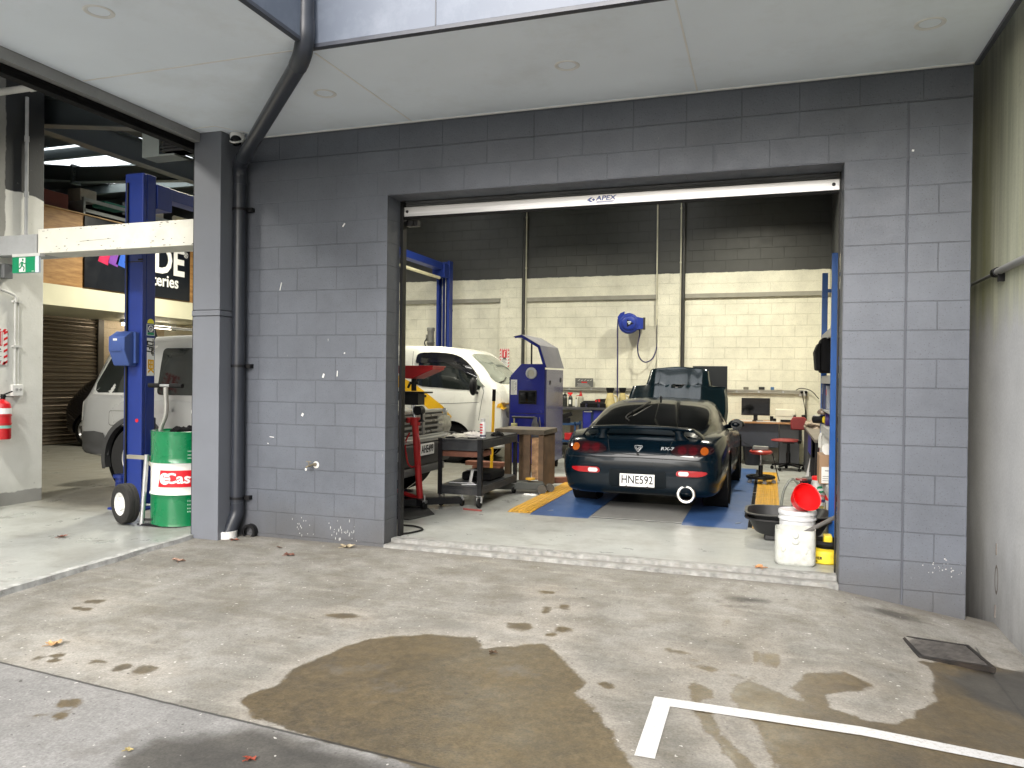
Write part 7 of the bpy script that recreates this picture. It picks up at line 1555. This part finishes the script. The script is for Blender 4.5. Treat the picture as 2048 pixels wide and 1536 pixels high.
for i, (y, z, wd, h, r, mat, lab) in enumerate(((2.30,1.895,.10,.20,8,P('folder_grey',(.13,.15,.14),.6),'grey-green carton on the top shelf of the blue bay'),(1.75,1.895,.12,.30,4,P('flat_pack',(.50,.46,.34),.7),'tall cream flat pack on the top shelf of the blue bay'),(1.50,1.895,.05,.34,3,P('tube_dark',(.05,.06,.05),.5),'dark slim tube standing at the front of the top shelf'))):
    q = thing('carton', lab, 'box', (.62,y,z)); mb = MB(); mb.at((0,0,0),(0,RAD(r),0)).box(-.06,.10,-wd/2,wd/2,.004,h); mb.build('carton_body', mat, q, bevel=.006)
for i, (y, x, h, col, lab) in enumerate(((2.35,.56,.24,(.012,.02,.06),'dark blue parts box at the far end of the middle shelf'),(2.22,.56,.25,(.015,.03,.10),'navy parts box second from the far end of the middle shelf'),(2.05,.58,.23,(.28,.30,.34),'pale grey box with a red top on the middle shelf'))):
    q = thing('parts_box', lab, 'box', (x,y,1.15)); mb = MB(); mb.box(-.06,.16,-.05,.05,0,h); mb.build('box_body', P('pbox_%d' % i, col, .5), q, bevel=.004); mb = MB(); mb.box(-.0615,-.0605,-.035,.035,h*.6,h*.85); mb.build('label', P('pbox_label_%d' % i, [(.25,.27,.33),(.05,.08,.2),(.5,.02,.03)][i], .5), q)
mb = MB(); mb.box(.505,.97,1.40,2.53,1.13,1.148); tag(mb.build('loose_shelf', SHB), 'loose pale board carrying the parts boxes on the blue bay', 'board')
q = thing('heat_gun', 'black and yellow power tool on the lower middle shelf', 'power tool', (.52,2.35,.99)); mb = MB(); mb.cyl((-.09,.05,.05),(.15,-.1,.05),.04,n=16); mb.bar((.02,-.02,.06),(.05,-.05,.14),.05,.05); mb.build('tool_body', BLACK_PLASTIC, q); mb = MB(); mb.cyl((.005,-.01,.05),(.045,-.035,.05),.042,n=16); mb.build('yellow_band', LEMON, q)
q = thing('purple_tape', 'purple tape roll with a white label on the lower middle shelf', 'tape', (.55,2.15,.99)); mb = MB(); mb.lathe([(.03,-.03),(.06,-.03),(.06,.03),(.03,.03)],24,(0,0,.06),'X'); mb.build('roll', P('tape_purple',(.06,.03,.16),.4), q)
crumple('wire_tangle',(.53,2.4,1.09),.06,.10,.07,P('wire_mix',(.20,.14,.10),.6,var=.6,scale=25),'small tangle of wires and clips under the parts boxes','wires',41)
jg = thing('white_jug', 'white plastic jug with a handle on the low shelf of the blue bay', 'jug', (.60,2.35,.465)); mb = MB(); mb.lathe([(0,0),(.11,0),(.115,.01),(.115,.36),(.08,.44),(.05,.46),(.05,.49),(0,.49)],28); mb.tube([(-.06,-.04,.46),(-.11,-.06,.42),(-.115,-.06,.30)],.018,8,spline=4); mb.build('jug_body', P('jug_white',(.60,.60,.56),.4,dirt=.2), jg); mb = MB(); mb.cyl((0,0,.49),(0,0,.515),.035); mb.build('cap', WHITE_PLASTIC, jg)
q = thing('red_bottle', 'red oil bottle behind the white jug on the low shelf', 'bottle', (.55,2.48,.465)); mb = MB(); mb.box(-.06,.06,-.03,.03,0,.30); mb.cyl((0,0,.30),(0,0,.34),.02); mb.build('bottle_body', RED_PAINT, q, bevel=.01)
cb2 = thing('carton', 'brown cardboard carton with a white label on the low shelf of the blue bay', 'box', (.56,1.95,.465)); mb = MB(); mb.box(-.11,.20,-.17,.16,0,.27); mb.build('carton_body', CARD, cb2, bevel=.004)
mb = MB(); mb.box(-.09,.0,-.1725,-.1705,.01,.16); lb2 = mb.build('label', PAPER, cb2); mb = MB(); mb.box(-.06,-.02,-.174,-.1728,.12,.13); [mb.box(-.08,-.02-.01*(i%2),-.174,-.1728,.03+.02*i,.036+.02*i) for i in range(3)]; mb.build('print', P('print_grey',(.25,.25,.25)), lb2)
q = thing('filter_roll', 'white paper roll lying in the top of the cardboard carton', 'roll', (.53,1.88,.735)); mb = MB(); mb.lathe([(.03,-.05),(.055,-.05),(.055,.05),(.03,.05)],24,(0,0,.05),'Y'); mb.lathe([(0,-.045),(.03,-.045)],24,(0,0,.05),'Y'); mb.build('roll_body', PAPER, q)
def pail(loc, lab, r, h, lidm, logo, rz=0):
    t = thing('oil_pail', lab, 'pail', loc, rz); mb = MB(); mb.lathe([(0,0),(r*.88,0),(r*.9,.01),(r*.98,h*.8),(r*1.04,h*.81),(r*1.04,h*.87),(r,h*.88)],32); b_ = mb.build('pail_body', P('pail_white',(.66,.66,.63),.4,dirt=.2), t); mb = MB(); mb.lathe([(r*1.06,h*.86),(r*1.08,h*.88),(r*1.07,h*.97),(r*1.0,h*.985),(r*.9,h*.96),(0,h*.96)],32); mb.build('lid', lidm, t)
    mb = MB(); mb.tube([(-r*1.05,0,h*.8),(-r*1.25,-r*.5,h*.5),(-r*.9,-r*.9,h*.36)],.004,6,spline=5); mb.build('wire_handle', GALV, t)
    if logo:
        yy = -r*.985; mb = MB(); mb.lathe([(0,-.001),(.034,-.001),(.034,.001),(0,.001)],24,(.01,yy-.006,h*.56),'Y'); e_ = mb.build('round_emblem', SIGN_GREEN, b_)
        mb = MB(); mb.bar((-.018,yy-.008,h*.565),(.04,yy-.008,h*.58),.002,.012,up=(0,0,1)); mb.bar((-.015,yy-.008,h*.52),(.038,yy-.008,h*.535),.002,.008,up=(0,0,1)); mb.build('emblem_swash', WHITE_PAINT, e_)
        mb = MB(); mb.text('Castrol', .036, FRONT((.01,yy-.004,h*.34)), .001, .0008); mb.build('brand_lettering', SIGN_RED, b_)
        mb = MB(); mb.prism([(-.07,h*.17),(.075,h*.10),(.075,h*.21),(-.07,h*.23)], yy+.0, yy+.003, 'XZ'); mb.build('dark_swash', P('pail_navy',(.03,.035,.10),.4), b_)
    return t
ot = thing('olive_tin', 'gold-olive square oil tin on the floor under the white pail', 'tin', (.55,2.25,0)); mb = MB(); mb.box(-.13,.12,-.12,.10,.0,.20); mb.build('tin_body', P('olive_gold',(.30,.24,.06),.4,.2), ot, bevel=.006); mb = MB(); mb.box(-.12,-.06,-.1225,-.1205,.03,.16); mb.build('label', PAPER, ot)
pail((.475,2.22,.205),'white oil pail with a red lid and round emblem on the olive tin',.062,.285,BRIGHT_RED,True)
pail((.60,1.86,.0),'white oil pail with a red lid behind the blue upright on the floor',.085,.36,BRIGHT_RED,False)
tb = thing('parts_tub', 'stacked black plastic drain tubs lying on the floor by the yellow grating', 'tub', (.17,1.42,0))
TUB = P('tub_black',(.014,.014,.015),.42,var=.15)
for j, z in enumerate((0,.045)):
    mb = MB(); rows = []
    for zz, sx, sy in ((.06,.25,.20),(.08,.28,.23),(.19,.34,.28),(.196,.37,.31),(.206,.37,.31),(.206,.345,.285),(.09,.27,.22),(.085,.0,.0)):
        rows.append([(sx*(abs(cos(a))**.5)*(1 if cos(a) > 0 else -1), sy*(abs(sin(a))**.5)*(1 if sin(a) > 0 else -1), zz+z) for a in [2*pi*k/40 for k in range(41)]])
    mb.grid(rows); mb.build('tub', TUB, tb, sharp=50)
mb = MB(); mb.cbox((0,0,.03),(.40,.32,.058)); mb.build('foot', TUB, tb, bevel=.02)
bk_ = thing('white_bucket', 'white plastic bucket with a torn red and green label behind the cut jerrycan', 'bucket', (.235,.90,0))
mb = MB(); mb.lathe([(0,0),(.128,0),(.132,.008),(.142,.27),(.150,.275),(.150,.288),(.143,.292),(.144,.315),(.152,.32),(.152,.345),(.147,.352),(.142,.35),(.13,.345),(0,.343)],48); b_ = mb.build('bucket_body', P('bucket_white',(.52,.53,.55),.38,var=.05,scale=6,dirt=.3,dcol=(.4,.39,.36),dscale=6), bk_)
def wrapx(verts, r, a0=0): return [((r+v[2])*sin(a0+v[0]/r), -(r+v[2])*cos(a0+v[0]/r), v[1]) for v in verts]
def curved(nm, x0, x1, z0, z1, r, mat, par, off=.0015, a0=0):
    mb = MB(); mb.v = wrapx([(x0+(x1-x0)*i/10, z, off) for z in (z0,z1) for i in range(11)], r, a0); mb.f = [(i,i+1,12+i,11+i) for i in range(10)]; return mb.build(nm, mat, par, fix=False)
curved('green_label', -.085,.0,.17,.215,.1385,P('label_green',(.06,.30,.15),.5,var=.4,scale=30), b_)
curved('red_label', -.13,-.086,.165,.225,.1385,P('label_red',(.32,.04,.06),.5,var=.5,scale=40), b_); curved('faint_print', .02,.06,.18,.20,.1385,P('faint_grey',(.52,.52,.52),.5), b_)
fn = thing('red_funnel', 'bright red plastic funnel tipped on its side on the white bucket', 'funnel', (.265,.875,.43))
mb = MB(); mb.at((0,0,0),(RAD(62),0,RAD(28))).lathe([(.112,.095),(.118,.098),(.118,.088),(.109,.078),(.10,.02),(.085,-.02),(.028,-.075),(.02,-.12),(.016,-.12),(.022,-.07),(.078,-.016),(.096,.03),(.108,.085)],44); mb.at(); mb.build('funnel', BRIGHT_RED, fn, sharp=60)
jc = thing('cut_jerrycan', 'grubby white jerrycan with its top cut off standing at the door sill', 'jerrycan', (.205,.46,0))
def jerry():
    mb = MB(); rows = []
    for z, k in ((.0,.88),(.012,.97),(.03,1),(.16,1),(.17,1.0),(.275,.985),(.275,.965),(.17,.97),(.03,.96),(.02,.0)):
        row = []
        for q in range(72):
            a = 2*pi*q/72; x = .150*(abs(cos(a))**.42)*(1 if cos(a) > 0 else -1); y = .12*(abs(sin(a))**.42)*(1 if sin(a) > 0 else -1)
            if y < 0 and .02 < z < .2: y += .018*math.exp(-((abs(x)-.026)/.012)**2)-.004*math.exp(-(x/.016)**2)
            row.append((x*k, y*k, z))
        rows.append(row+[row[0]])
    mb.grid(rows); return mb
jb_ = jerry().build('can_body', P('jerry_white',(.46,.47,.44),.42,var=.15,scale=9,dirt=.8,dcol=(.22,.21,.18),dscale=7), jc, sharp=60)
mb = MB(); mb = None
for c_, r_ in (((0,-.118,.185),(.03,.014,.022)),((0,-.118,.235),(.026,.012,.026)),((-.085,-.116,.13),(.02,.009,.03)),((.075,-.116,.125),(.02,.009,.03))):
    mb = MB(); mb.ball(c_, r_, 16, 8); mb.build('moulded_boss', P('jerry_white',(.46,.47,.44)), jc)
mb = MB(); mb.cyl((.22,.42,.215),(.52,.62,.36),.017,n=14); tag(mb.build('grey_pipe', P('pipe_grey',(.10,.095,.09),.55,var=.2)), 'grey pipe leaning across the cut jerrycan towards the blue upright', 'pipe')
yb = thing('yellow_reel', 'yellow plastic cleaner base with a black hose ring at the right door jamb', 'floor cleaner', (.43,.62,0))
mb = MB(); mb.lathe([(0,.0),(.135,.0),(.15,.012),(.155,.05),(.145,.10),(.11,.115),(0,.12)],40); yb_ = mb.build('yellow_base', LEMON, yb)
mb = MB(); mb.box(-.01,.055,-.05,.06,.12,.21); mb.build('yellow_block', LEMON, yb, bevel=.012)
mb = MB(); mb.torus((.02,-.01,.155), .115, .020, 'Z', 40, 10); mb.lathe([(.10,.10),(.09,.13),(.10,.14)],30,(.02,-.01,0)); mb.build('hose_ring', RUBBER, yb)
mb = MB(); mb.text('KARCHER', .032, Matrix(), .0005, .001); mb.v = [((.156+v[2])*sin(-.62+v[0]/.156), -(.156+v[2])*cos(-.62+v[0]/.156), .05+v[1]) for v in mb.v]; mb.build('black_lettering', BLACK_INK, yb_, fix=False); curved('black_bar', -.17,-.06,.022,.030,.154,BLACK_INK,yb_)
gp = thing('grease_pump', 'red-topped hand pump with a black hose behind the tipped funnel', 'hand pump', (.30,1.9,0))
mb = MB(); mb.cyl((0,0,.0),(0,0,.30),.085,n=24); mb.build('drum', P('pump_dark',(.02,.022,.03),.5), gp); mb = MB(); mb.cyl((0,0,.30),(0,0,.44),.028); mb.lathe([(0,.50),(.05,.495),(.055,.48),(.012,.47),(.012,.42)],18); mb.build('pump_head', P('dark_red',(.16,.02,.02),.4), gp); mb = MB(); mb.tube([(-.02,-.02,.44),(-.09,-.03,.485),(-.16,-.05,.36),(-.18,-.06,.15),(-.17,-.06,.02)],.012,8,spline=6); mb.build('hose', P('hose_grey',(.12,.13,.11),.4), gp)
mb = MB(); mb.tube([(.40,2.9,.30),(.33,2.75,.36),(.42,2.6,.40),(.52,2.6,.36)],.014,8,spline=6); mb.cyl((.47,2.8,0),(.47,2.8,.40),.13,n=24); tag(mb.build('dark_drum', P('pump_dark',(.02,.022,.03))), 'dark drum with a looped hose behind the hand pump', 'drum')
